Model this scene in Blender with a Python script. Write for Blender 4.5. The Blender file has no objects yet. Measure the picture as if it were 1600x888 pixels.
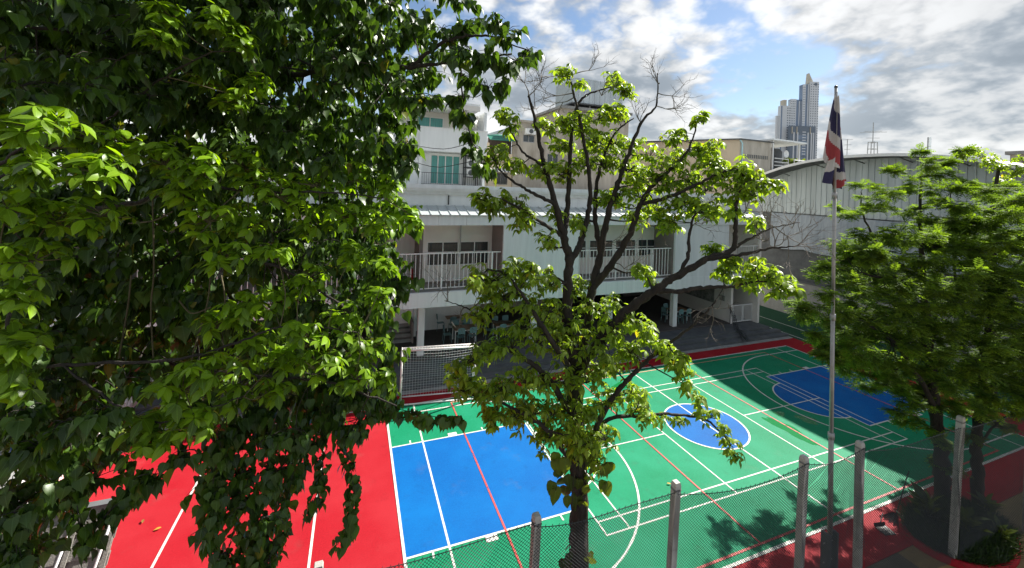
import bpy, math, random
import numpy as np
from mathutils import Vector, Matrix
R = math.radians
random.seed(11); rng = np.random.default_rng(11)
scene = bpy.context.scene
COL = scene.collection

# ------------------------------------------------------------------ camera
# ultra-wide phone lens held level at a third-floor window; the frame is cropped low (lens shift)
yaw, roll = 0.3647, 0.0339
cr = Vector((math.cos(yaw), -math.sin(yaw), 0)); cu = Vector((0, 0, 1)); cf = Vector((math.sin(yaw), math.cos(yaw), 0))
ax = math.cos(roll) * cr + math.sin(roll) * cu
au = -math.sin(roll) * cr + math.cos(roll) * cu
cam_d = bpy.data.cameras.new('camera'); cam = bpy.data.objects.new('camera', cam_d); COL.objects.link(cam)
m = Matrix.Identity(4)
for i in range(3):
    m[i][0] = ax[i]; m[i][1] = au[i]; m[i][2] = -cf[i]
m[2][3] = 9.0
cam.matrix_world = m
cam_d.sensor_width = 36; cam_d.lens = 636 / 1600 * 36
cam_d.shift_y = -(444 - 291.9) / 1600
cam_d.clip_start = 0.05; cam_d.clip_end = 4000
scene.camera = cam

# ------------------------------------------------------------------ sun, sky, exposure
SUN_EL, SUN_AZ = R(40), R(74)          # azimuth measured from +Y towards +X
sdir = Vector((math.sin(SUN_AZ) * math.cos(SUN_EL), math.cos(SUN_AZ) * math.cos(SUN_EL), math.sin(SUN_EL)))
sun_d = bpy.data.lights.new('sun', 'SUN'); sun_d.energy = 5.0; sun_d.angle = R(0.53); sun_d.color = (1, 0.955, 0.88)
sun = bpy.data.objects.new('sun', sun_d); COL.objects.link(sun)
sun.rotation_euler = sdir.to_track_quat('Z', 'Y').to_euler(); sun.location = (40, 0, 60)

world = bpy.data.worlds.new('World'); scene.world = world; world.use_nodes = True
nt = world.node_tree; nt.nodes.clear()
def N(t, **k):
    n = nt.nodes.new(t)
    for a, b in k.items():
        setattr(n, a, b)
    return n
def L(a, b): nt.links.new(a, b)
sky = N('ShaderNodeTexSky', sky_type='NISHITA', sun_disc=False, sun_elevation=SUN_EL, sun_rotation=SUN_AZ, altitude=0, air_density=1.0, dust_density=0.25, ozone_density=1.6)
bg1 = N('ShaderNodeBackground'); bg1.inputs[1].default_value = 0.055; L(sky.outputs[0], bg1.inputs[0])
tc = N('ShaderNodeTexCoord'); sp = N('ShaderNodeSeparateXYZ'); L(tc.outputs['Generated'], sp.inputs[0])
def M(op, a, b=None, c=None, clamp=False):
    n = N('ShaderNodeMath', operation=op, use_clamp=clamp)
    for i, v in enumerate((a, b, c)):
        if v is None: continue
        if isinstance(v, (int, float)): n.inputs[i].default_value = v
        else: L(v, n.inputs[i])
    return n.outputs[0]
den = M('ADD', M('MAXIMUM', sp.outputs[2], 0.0), 0.42)
px = M('DIVIDE', sp.outputs[0], den); py = M('DIVIDE', sp.outputs[1], den); pz = M('DIVIDE', M('MULTIPLY', sp.outputs[2], 1.5), den)
def noise_at(dx, dz, scale, detail, rough, seed, dist=0.0):
    c = N('ShaderNodeCombineXYZ'); L(M('ADD', px, dx + seed), c.inputs[0]); L(M('ADD', py, seed * .7), c.inputs[1]); L(M('ADD', pz, dz), c.inputs[2])
    n = N('ShaderNodeTexNoise'); n.inputs['Scale'].default_value = scale; n.inputs['Detail'].default_value = detail
    n.inputs['Roughness'].default_value = rough; n.inputs['Distortion'].default_value = dist
    L(c.outputs[0], n.inputs['Vector']); return n.outputs[0]
def MR(v, a, b, c=0.0, d=1.0, smooth=True):
    n = N('ShaderNodeMapRange', interpolation_type='SMOOTHSTEP' if smooth else 'LINEAR')
    for i, q in enumerate((v, a, b, c, d)):
        if isinstance(q, (int, float)): n.inputs[i].default_value = q
        else: L(q, n.inputs[i])
    return n.outputs[0]
CLOUD_SEED = 12.2; CS = 1.25
def cloud_density(dx, dz):
    """broad fbm banks plus billows (folded noise gives rounded heads with sharp creases)"""
    a = noise_at(dx, dz, CS, 9, 0.57, CLOUD_SEED, 0.0)
    b = noise_at(dx, dz, CS * 4.2, 4, 0.5, CLOUD_SEED + 3.0, 0.0)
    b = M('ABSOLUTE', M('MULTIPLY_ADD', b, 2.0, -1.0))
    return M('ADD', a, M('MULTIPLY_ADD', b, 0.26, -0.03))
n_big = cloud_density(0.0, 0.0)
n_off = cloud_density(0.05, 0.075)
n_low = noise_at(0.0, 0.07, CS, 2, 0.5, CLOUD_SEED, 0.0)
low = MR(sp.outputs[2], 0.0, 0.22, 0.11, 0.0)          # cumulus stack up towards the horizon
cov = MR(M('ADD', n_big, low), 0.425, 0.53)
edge = MR(M('SUBTRACT', n_big, n_off), -0.13, 0.12, 0.0, 1.0)
core = MR(n_low, 0.46, 0.66, 0.0, 1.0)
bri = M('MULTIPLY', MR(edge, 0, 1, 0.235, 0.45), M('SUBTRACT', 1.0, M('MULTIPLY', core, 0.26)))
ccol = N('ShaderNodeMix', data_type='RGBA'); L(MR(bri, 0.14, 0.36), ccol.inputs[0])
ccol.inputs[6].default_value = (0.76, 0.88, 1.0, 1); ccol.inputs[7].default_value = (0.99, 1.0, 1.0, 1)
bg2 = N('ShaderNodeBackground'); L(ccol.outputs[2], bg2.inputs[0]); L(bri, bg2.inputs[1])
mx = N('ShaderNodeMixShader'); L(M('MULTIPLY', cov, 0.95), mx.inputs[0]); L(bg1.outputs[0], mx.inputs[1]); L(bg2.outputs[0], mx.inputs[2])
world.cycles.sampling_method = 'MANUAL'; world.cycles.sample_map_resolution = 256
ow = N('ShaderNodeOutputWorld'); L(mx.outputs[0], ow.inputs[0])

vs = scene.view_settings
vs.view_transform = 'Standard'; vs.look = 'None'; vs.exposure = 1.3; vs.gamma = 1; vs.use_curve_mapping = False
scene.cycles.max_bounces = 6; scene.cycles.transparent_max_bounces = 12

# ------------------------------------------------------------------ materials
MATS = {}
def mat(name, col, rough=0.6, var=0.12, scale=3.0, bump=0.0, bscale=40.0, metal=0.0, col2=None, spec=0.5, coord='Object', detail=5, streak=None):
    if name in MATS: return MATS[name]
    m = bpy.data.materials.new(name); m.use_nodes = True; t = m.node_tree; b = t.nodes['Principled BSDF']
    tcn = t.nodes.new('ShaderNodeTexCoord')
    mp = t.nodes.new('ShaderNodeMapping'); t.links.new(tcn.outputs[coord], mp.inputs[0])
    if streak: mp.inputs['Scale'].default_value = streak
    n = t.nodes.new('ShaderNodeTexNoise'); n.inputs['Scale'].default_value = scale; n.inputs['Detail'].default_value = detail; n.inputs['Roughness'].default_value = 0.65
    t.links.new(mp.outputs[0], n.inputs['Vector'])
    mix = t.nodes.new('ShaderNodeMix'); mix.data_type = 'RGBA'
    mr = t.nodes.new('ShaderNodeMapRange'); mr.inputs[1].default_value = 0.3; mr.inputs[2].default_value = 0.7
    t.links.new(n.outputs[0], mr.inputs[0]); t.links.new(mr.outputs[0], mix.inputs[0])
    c2 = col2 if col2 else tuple(c * (1 - var) for c in col)
    c1 = col if col2 else tuple(min(1, c * (1 + var)) for c in col)
    mix.inputs[6].default_value = (*c2, 1); mix.inputs[7].default_value = (*c1, 1)
    t.links.new(mix.outputs[2], b.inputs['Base Color'])
    b.inputs['Roughness'].default_value = rough; b.inputs['Metallic'].default_value = metal
    b.inputs['Specular IOR Level'].default_value = spec
    if bump:
        n2 = t.nodes.new('ShaderNodeTexNoise'); n2.inputs['Scale'].default_value = bscale; n2.inputs['Detail'].default_value = 4
        t.links.new(tcn.outputs[coord], n2.inputs['Vector'])
        bp = t.nodes.new('ShaderNodeBump'); bp.inputs['Strength'].default_value = bump; bp.inputs['Distance'].default_value = 0.02
        t.links.new(n2.outputs[0], bp.inputs['Height']); t.links.new(bp.outputs[0], b.inputs['Normal'])
    MATS[name] = m; return m
def per_piece(m, k):
    """slight tone difference from sheet to sheet"""
    t = m.node_tree; b = t.nodes['Principled BSDF']; src = b.inputs['Base Color'].links[0].from_socket
    oi = t.nodes.new('ShaderNodeObjectInfo'); r = t.nodes.new('ShaderNodeMapRange'); r.inputs[3].default_value = 1 - k; r.inputs[4].default_value = 1 + k * .4; t.links.new(oi.outputs['Random'], r.inputs[0])
    v = t.nodes.new('ShaderNodeVectorMath'); v.operation = 'SCALE'; t.links.new(src, v.inputs[0]); t.links.new(r.outputs[0], v.inputs['Scale']); t.links.new(v.outputs[0], b.inputs['Base Color']); return m
def court_paint(name, col, fade, stain=0.4):
    """acrylic court paint: fine grain, large faded patches, scuffs and dusty stains"""
    m = mat(name, col, rough=0.62, var=0.15, scale=24, bump=0.25, bscale=220, spec=0.12)
    t = m.node_tree; b = t.nodes['Principled BSDF']; src = b.inputs['Base Color'].links[0].from_socket
    tcn = [n for n in t.nodes if n.type == 'TEX_COORD'][0]
    def nz(sc, d, lo, hi, mp=None):
        n = t.nodes.new('ShaderNodeTexNoise'); n.inputs['Scale'].default_value = sc; n.inputs['Detail'].default_value = d; n.inputs['Roughness'].default_value = 0.6
        if mp:
            g = t.nodes.new('ShaderNodeMapping'); g.inputs['Scale'].default_value = mp; g.inputs['Rotation'].default_value = (0, 0, 0.6)
            t.links.new(tcn.outputs['Object'], g.inputs[0]); t.links.new(g.outputs[0], n.inputs['Vector'])
        else: t.links.new(tcn.outputs['Object'], n.inputs['Vector'])
        r = t.nodes.new('ShaderNodeMapRange'); r.inputs[1].default_value = lo; r.inputs[2].default_value = hi
        t.links.new(n.outputs[0], r.inputs[0]); return r.outputs[0]
    def blend(fac, k, c):
        nonlocal src
        mu = t.nodes.new('ShaderNodeMath'); mu.operation = 'MULTIPLY'; mu.inputs[1].default_value = k; t.links.new(fac, mu.inputs[0])
        x = t.nodes.new('ShaderNodeMix'); x.data_type = 'RGBA'; t.links.new(mu.outputs[0], x.inputs[0]); t.links.new(src, x.inputs[6]); x.inputs[7].default_value = (*c, 1)
        src = x.outputs[2]
    blend(nz(0.5, 7, 0.40, 0.70), 0.7, fade)
    blend(nz(2.2, 8, 0.58, 0.75), stain, tuple(c * 0.55 for c in col))
    blend(nz(9, 3, 0.68, 0.74, (1, 9, 1)), 0.10, (0.40, 0.40, 0.40))
    blend(nz(26, 2, 0.74, 0.78), 0.5, tuple(c * 0.35 for c in col))
    blend(nz(1.1, 9, 0.60, 0.80), 0.10, (0.30, 0.27, 0.23))
    t.links.new(src, b.inputs['Base Color']); return m
C_RED = court_paint('red_court_paint', (0.31, 0.008, 0.015), (0.37, 0.024, 0.032))
C_GRN = court_paint('green_court_paint', (0.004, 0.180, 0.082), (0.016, 0.250, 0.135))
C_BLU = court_paint('blue_court_paint', (0.0005, 0.090, 0.31), (0.001, 0.135, 0.40))
C_DGR = court_paint('dark_green_paint', (0.012, 0.06, 0.03), (0.03, 0.08, 0.05))
C_WHT = mat('white_line_paint', (0.62, 0.62, 0.58), 0.6, 0.10, 14, 0.2, 200, col2=(0.48, 0.47, 0.42))
C_RLN = mat('red_line_paint', (0.42, 0.06, 0.05), 0.6, 0.15, 12)
def chip(m, lo, hi):
    t = m.node_tree; b = t.nodes['Principled BSDF']; o = t.nodes['Material Output']; tcn = [n for n in t.nodes if n.type == 'TEX_COORD'][0]
    n = t.nodes.new('ShaderNodeTexNoise'); n.inputs['Scale'].default_value = 7; n.inputs['Detail'].default_value = 9; n.inputs['Roughness'].default_value = .75; t.links.new(tcn.outputs['Object'], n.inputs['Vector'])
    r = t.nodes.new('ShaderNodeMapRange'); r.inputs[1].default_value = lo; r.inputs[2].default_value = hi; r.inputs[4].default_value = .85; t.links.new(n.outputs[0], r.inputs[0])
    tr = t.nodes.new('ShaderNodeBsdfTransparent'); x = t.nodes.new('ShaderNodeMixShader'); t.links.new(r.outputs[0], x.inputs[0]); t.links.new(b.outputs[0], x.inputs[1]); t.links.new(tr.outputs[0], x.inputs[2]); t.links.new(x.outputs[0], o.inputs[0])
chip(C_WHT, .58, .70); chip(C_RLN, .54, .66)
C_ORG = mat('faded_orange_line', (0.42, 0.26, 0.15), 0.6, 0.2, 12)
C_SAND = mat('sand', (0.30, 0.21, 0.09), 0.9, 0.2, 2.5, 0.6, 60, col2=(0.21, 0.145, 0.06))
C_EARTH = mat('earth', (0.11, 0.09, 0.065), 0.95, 0.3, 1.2, 0.6, 30)
C_CONC = mat('concrete', (0.33, 0.33, 0.31), 0.85, 0.15, 2.2, 0.3, 80, col2=(0.22, 0.22, 0.21))
C_DCON = mat('dark_concrete', (0.12, 0.127, 0.13), 0.8, 0.2, 2.0, 0.3, 60, col2=(0.075, 0.08, 0.084))
C_POST = mat('post_concrete', (0.54, 0.52, 0.48), 0.85, 0.2, 5.0, 0.5, 60, col2=(0.35, 0.33, 0.30))
C_DIM = mat('shade_darkened_brown', (0.085, 0.075, 0.07), .9)  # the open hall's deep shade is darkened into this colour
C_WALL = mat('white_plaster', (0.86, 0.88, 0.87), 0.8, 0.05, 1.3, 0.1, 60, col2=(0.74, 0.76, 0.75), streak=(2.2, 2.2, .22), detail=8)
C_FASC = mat('pale_grey_panel', (0.78, 0.81, 0.81), 0.55, 0.04, 1.6, col2=(0.64, 0.67, 0.67), streak=(2.5, 2.5, .18), detail=8)
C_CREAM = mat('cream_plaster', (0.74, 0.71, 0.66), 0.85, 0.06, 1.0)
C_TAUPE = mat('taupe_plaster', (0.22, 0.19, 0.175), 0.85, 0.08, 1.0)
C_BEIGE = mat('weathered_beige_render', (0.70, 0.58, 0.42), 0.9, 0.2, 0.7, 0.2, 30, col2=(0.54, 0.45, 0.33), streak=(1, 1, 0.35))
C_OLD = mat('stained_old_render', (0.60, 0.55, 0.47), 0.9, 0.3, 0.6, 0.3, 30, col2=(0.27, 0.23, 0.18), streak=(1.4, 1.4, 0.3))
C_METAL = mat('pale_sheet_metal', (0.56, 0.60, 0.60), 0.42, 0.07, 1.4, metal=0.35)
C_CLAD = mat('grey_green_cladding', (0.47, 0.53, 0.535), 0.5, 0.10, 1.4, metal=0.2, col2=(0.37, 0.42, 0.425), streak=(1, 1, 0.15))
per_piece(C_CLAD, .12); per_piece(C_FASC, .05); per_piece(C_METAL, .12); per_piece(C_POST, .25)
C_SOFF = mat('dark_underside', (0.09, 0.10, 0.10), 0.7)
C_WHITE = mat('white_enamel', (0.75, 0.75, 0.73), 0.4, 0.05, 4)
C_RUSTY = mat('chipped_white_paint', (0.82, 0.81, 0.79), 0.5, 0.2, 5, col2=(0.66, 0.56, 0.50))
C_GALV = mat('galvanised_steel', (0.40, 0.40, 0.39), 0.45, 0.15, 3, metal=0.5, col2=(0.27, 0.26, 0.25))
C_BLACK = mat('black_paint', (0.02, 0.02, 0.022), 0.5)
C_WIRE = mat('dark_wire', (0.022, 0.026, 0.028), 0.5)
C_NET = mat('white_net_cord', (0.80, 0.80, 0.78), 0.8)
C_GLASS = mat('dark_window_glass', (0.032, 0.04, 0.043), 0.08, 0.3, 0.8, spec=0.8)
C_TEAL = mat('teal_curtain_glass', (0.09, 0.34, 0.31), 0.25, 0.35, 9, streak=(6, 6, 0.15))
C_TABLE = mat('table_wood', (0.28, 0.17, 0.09), 0.5, 0.2, 4, streak=(1, 8, 1))
C_CHAIR = mat('pale_turquoise_plastic', (0.15, 0.28, 0.29), 0.45, 0.06, 3)
C_WOOD = mat('grey_weathered_wood', (0.24, 0.235, 0.21), 0.85, 0.3, 3, 0.4, 40, col2=(0.13, 0.125, 0.11), streak=(1, 1, 12))
C_PINK = mat('pink_plaster', (0.62, 0.40, 0.38), 0.85, 0.1, 1.2)
C_PURP = mat('purple_plastic', (0.28, 0.22, 0.52), 0.4, 0.08, 2)
C_BLUEP = mat('blue_enamel', (0.05, 0.12, 0.36), 0.4)
C_GREENP = mat('green_awning_sheet', (0.005, 0.13, 0.08), 0.5)
C_RUST = mat('rusty_dark_sheet', (0.09, 0.06, 0.045), 0.85, 0.5, 4, col2=(0.03, 0.025, 0.022), streak=(6, 6, 1))
C_REDP = mat('red_enamel', (0.42, 0.02, 0.02), 0.4)
C_NAVY = mat('navy_cloth', (0.028, 0.025, 0.075), 0.85, 0.1, 5)
C_FRED = mat('red_cloth', (0.32, 0.045, 0.05), 0.85, 0.1, 5)
C_FWHT = mat('white_cloth', (0.50, 0.47, 0.45), 0.85, 0.08, 5)
C_TARP = mat('blue_grey_tarpaulin', (0.33, 0.38, 0.42), 0.4, 0.2, 1.2, 0.9, 2.2, col2=(0.22, 0.26, 0.30), streak=(1, 5, 0.6))
C_TWR = mat('tower_hazed_concrete', (0.66, 0.70, 0.73), 0.7, 0.04, 0.05)  # lightened: distance haze is put into the colour
C_TWB = mat('tower_hazed_blue_glass', (0.20, 0.27, 0.38), 0.25, 0.15, 0.05)  # raised in tone too, in place of distance haze
C_TWD = mat('tower_dark_podium', (0.15, 0.19, 0.24), 0.4, 0.15, 0.05)
C_GOLD = mat('tower_warm_stone', (0.56, 0.52, 0.42), 0.7)

def leaf_mat(name, top, under_mix=0.45, gloss=0.35, var=0.35, hue=(1.25, 1.15, 0.6), veins=True, yellow=None):
    m = bpy.data.materials.new(name); m.use_nodes = True; t = m.node_tree; t.nodes.clear()
    def n(k): return t.nodes.new(k)
    at = n('ShaderNodeAttribute'); at.attribute_name = 'rnd'
    oi = n('ShaderNodeObjectInfo')
    ad = n('ShaderNodeMath'); ad.operation = 'ADD'; t.links.new(at.outputs['Fac'], ad.inputs[0]); t.links.new(oi.outputs['Random'], ad.inputs[1])
    fr = n('ShaderNodeMath'); fr.operation = 'FRACT'; t.links.new(ad.outputs[0], fr.inputs[0])
    cr_ = n('ShaderNodeValToRGB'); e = cr_.color_ramp.elements
    e[0].position = 0; e[0].color = (*[c * (1 - var) for c in top], 1)
    e[1].position = 0.85; e[1].color = (*[min(1, c * (1 + var) * h) for c, h in zip(top, hue)], 1)
    if yellow:
        k = cr_.color_ramp.elements.new(0.975); k.color = e[1].color; k2 = cr_.color_ramp.elements.new(1.0); k2.color = (*yellow, 1)
    t.links.new(fr.outputs[0], cr_.inputs[0]); col = cr_.outputs[0]
    if veins:
        uv = n('ShaderNodeUVMap'); s = n('ShaderNodeSeparateXYZ'); t.links.new(uv.outputs[0], s.inputs[0])
        ab = n('ShaderNodeMath'); ab.operation = 'SUBTRACT'; t.links.new(s.outputs[0], ab.inputs[0]); ab.inputs[1].default_value = 0.5
        a2 = n('ShaderNodeMath'); a2.operation = 'ABSOLUTE'; t.links.new(ab.outputs[0], a2.inputs[0])
        mid = n('ShaderNodeMapRange'); mid.inputs[1].default_value = 0.035; mid.inputs[2].default_value = 0.01; t.links.new(a2.outputs[0], mid.inputs[0])
        sv = n('ShaderNodeMath'); sv.operation = 'MULTIPLY_ADD'; t.links.new(a2.outputs[0], sv.inputs[0]); sv.inputs[1].default_value = -0.8; t.links.new(s.outputs[1], sv.inputs[2])
        sn = n('ShaderNodeMath'); sn.operation = 'MULTIPLY'; t.links.new(sv.outputs[0], sn.inputs[0]); sn.inputs[1].default_value = 44.0
        si = n('ShaderNodeMath'); si.operation = 'SINE'; t.links.new(sn.outputs[0], si.inputs[0])
        vr = n('ShaderNodeMapRange'); vr.inputs[1].default_value = 0.8; vr.inputs[2].default_value = 1.0; vr.inputs[4].default_value = 0.35; t.links.new(si.outputs[0], vr.inputs[0])
        mxm = n('ShaderNodeMath'); mxm.operation = 'MAXIMUM'; t.links.new(mid.outputs[0], mxm.inputs[0]); t.links.new(vr.outputs[0], mxm.inputs[1])
        mf = n('ShaderNodeMath'); mf.operation = 'MULTIPLY'; t.links.new(mxm.outputs[0], mf.inputs[0]); mf.inputs[1].default_value = 0.5
        mc = n('ShaderNodeMix'); mc.data_type = 'RGBA'; t.links.new(mf.outputs[0], mc.inputs[0]); t.links.new(col, mc.inputs[6]); mc.inputs[7].default_value = (*[min(1, c * 2.2 + 0.03) for c in top], 1)
        col = mc.outputs[2]
    p = n('ShaderNodeBsdfPrincipled'); t.links.new(col, p.inputs['Base Color']); p.inputs['Roughness'].default_value = gloss; p.inputs['Specular IOR Level'].default_value = 0.35
    tr = n('ShaderNodeBsdfTranslucent'); hm = n('ShaderNodeMix'); hm.data_type = 'RGBA'; hm.blend_type = 'MULTIPLY'; hm.inputs[0].default_value = 1
    t.links.new(col, hm.inputs[6]); hm.inputs[7].default_value = (2.0, 1.95, 0.6, 1); t.links.new(hm.outputs[2], tr.inputs[0])
    ms = n('ShaderNodeMixShader'); ms.inputs[0].default_value = under_mix; t.links.new(p.outputs[0], ms.inputs[1]); t.links.new(tr.outputs[0], ms.inputs[2])
    o = n('ShaderNodeOutputMaterial'); t.links.new(ms.outputs[0], o.inputs[0]); MATS[name] = m; return m
LF_BODHI = leaf_mat('heart_leaf', (0.036, 0.078, 0.018), 0.36, 0.36, 0.42, yellow=(0.20, 0.17, 0.02))
LF_OBL = leaf_mat('oblong_leaf', (0.105, 0.195, 0.016), 0.42, 0.36, 0.55)
LF_CT = leaf_mat('palmate_leaf', (0.140, 0.215, 0.026), 0.47, 0.42, 0.42, hue=(1.15, 1.1, .7), yellow=(0.30, 0.22, 0.02))
LF_AC = leaf_mat('feathery_leaf', (0.085, 0.150, 0.030), 0.42, 0.8, 0.40, veins=False)
LF_POT = leaf_mat('pothos_leaf', (0.045, 0.075, 0.018), 0.35, 0.36, 0.40, hue=(1.9, 1.5, 0.7))
LF_GRS = leaf_mat('mondo_grass_blade', (0.022, 0.045, 0.020), 0.2, 0.45, 0.35, veins=False)
BARK = mat('dark_bark', (0.048, 0.039, 0.031), 0.95, 0.5, 14, 1.0, 45, col2=(0.014, 0.012, 0.010), streak=(1, 1, 0.25))
TWIG = mat('grey_dead_twig', (0.23, 0.20, 0.17), 0.9, 0.3, 6, col2=(0.11, 0.095, 0.08))
GTWIG = mat('green_brown_twig', (0.10, 0.085, 0.045), 0.9, 0.3, 6)

# ------------------------------------------------------------------ mesh helpers
class MB:
    def __init__(s): s.v = []; s.f = []; s.mi = []; s.cur = 0
    def quad(s, a, b, c, d):
        k = len(s.v); s.v += [tuple(a), tuple(b), tuple(c), tuple(d)]; s.f.append((k, k + 1, k + 2, k + 3)); s.mi.append(s.cur); return s
    def poly(s, pts):
        k = len(s.v); s.v += [tuple(p) for p in pts]; s.f.append(tuple(range(k, k + len(pts)))); s.mi.append(s.cur); return s
    def box(s, x0, x1, y0, y1, z0, z1):
        k = len(s.v)
        s.v += [(x, y, z) for z in (z0, z1) for y in (y0, y1) for x in (x0, x1)]
        for q in ((0, 2, 3, 1), (4, 5, 7, 6), (0, 1, 5, 4), (2, 6, 7, 3), (0, 4, 6, 2), (1, 3, 7, 5)):
            s.f.append(tuple(k + i for i in q)); s.mi.append(s.cur)
        return s
    def prism(s, pts, z0, z1):
        """vertical prism on a ground polygon (counter-clockwise)"""
        k = len(s.v); n = len(pts)
        s.v += [(p[0], p[1], z0) for p in pts] + [(p[0], p[1], z1) for p in pts]
        for i in range(n):
            j = (i + 1) % n; s.f.append((k + i, k + j, k + n + j, k + n + i)); s.mi.append(s.cur)
        s.f.append(tuple(k + n + i for i in range(n))); s.mi.append(s.cur)
        s.f.append(tuple(k + n - 1 - i for i in range(n))); s.mi.append(s.cur); return s
    def extrude(s, pts, vec):
        """any planar polygon pushed along vec"""
        k = len(s.v); n = len(pts); v = Vector(vec)
        s.v += [tuple(p) for p in pts] + [tuple(Vector(p) + v) for p in pts]
        for i in range(n):
            j = (i + 1) % n; s.f.append((k + i, k + j, k + n + j, k + n + i)); s.mi.append(s.cur)
        s.f.append(tuple(k + n + i for i in range(n))); s.f.append(tuple(k + n - 1 - i for i in range(n))); s.mi += [s.cur] * 2; return s
    def tube(s, pts, rad, n=6, cap=True):
        P = [Vector(p) for p in pts]; rr = rad if hasattr(rad, '__len__') else [rad] * len(P)
        k = len(s.v); prev = None
        for i, p in enumerate(P):
            d = (P[min(i + 1, len(P) - 1)] - P[max(i - 1, 0)]); d = d.normalized() if d.length > 1e-9 else Vector((0, 0, 1))
            a = prev - d * prev.dot(d) if prev is not None else d.orthogonal()
            a = a.normalized() if a.length > 1e-6 else d.orthogonal().normalized(); prev = a; b = d.cross(a)
            for j in range(n):
                t = 2 * math.pi * j / n; s.v.append(tuple(p + (a * math.cos(t) + b * math.sin(t)) * rr[i]))
        for i in range(len(P) - 1):
            for j in range(n):
                q = (j + 1) % n; s.f.append((k + i * n + j, k + i * n + q, k + (i + 1) * n + q, k + (i + 1) * n + j)); s.mi.append(s.cur)
        if cap:
            s.f.append(tuple(k + n - 1 - j for j in range(n))); e = k + (len(P) - 1) * n; s.f.append(tuple(e + j for j in range(n))); s.mi += [s.cur] * 2
        return s
    def bar(s, p0, p1, r, n=4): return s.tube([p0, p1], r, n)
    def sheet(s, grid):
        """grid[i][j] -> point, as a connected surface"""
        k = len(s.v); a = len(grid); b = len(grid[0])
        for row in grid: s.v += [tuple(p) for p in row]
        for i in range(a - 1):
            for j in range(b - 1):
                s.f.append((k + i * b + j, k + i * b + j + 1, k + (i + 1) * b + j + 1, k + (i + 1) * b + j)); s.mi.append(s.cur)
        return s
    def mesh(s, name, mats, smooth=False):
        me = bpy.data.meshes.new(name); me.from_pydata(s.v, [], s.f)
        for q in (mats if isinstance(mats, (list, tuple)) else [mats]): me.materials.append(q)
        if len(me.materials) > 1: me.polygons.foreach_set('material_index', s.mi)
        if smooth: me.polygons.foreach_set('use_smooth', [True] * len(me.polygons))
        me.update(); return me
    def build(s, name, mats, parent=None, smooth=False): return put(name, s.mesh(name, mats, smooth), parent)
WL = {}                                     # world locations of parents (all parents are pure translations unless local)
def put(name, me, parent=None, loc=None, local=False):
    o = bpy.data.objects.new(name, me); COL.objects.link(o)
    if parent is not None:
        o.parent = parent
        if not local and parent.name in WL: o.matrix_parent_inverse = Matrix.Translation(-WL[parent.name])
    if loc is not None: o.location = loc
    WL[o.name] = Vector(loc) if loc is not None else Vector((0, 0, 0))
    return o
def tag(o, label=None, cat=None, group=None, kind=None):
    if label: o['label'] = label
    if cat: o['category'] = cat
    if group: o['group'] = group
    if kind: o['kind'] = kind
    return o
def thing(name, label, cat, loc=(0, 0, 0), group=None):
    o = bpy.data.objects.new(name, None); COL.objects.link(o); o.location = loc; o.empty_display_size = 0.2
    WL[o.name] = Vector(loc); return tag(o, label, cat, group)
def B(*a): return MB().box(*a)
def copy_tree(o, parent=None):
    c = o.copy(); COL.objects.link(c); c.parent = parent
    for ch in list(o.children): copy_tree(ch, c)
    return c
def bevel(o, w=0.01, seg=2):
    b = o.modifiers.new('bevel', 'BEVEL'); b.width = w; b.segments = seg; b.limit_method = 'ANGLE'; return o

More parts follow.
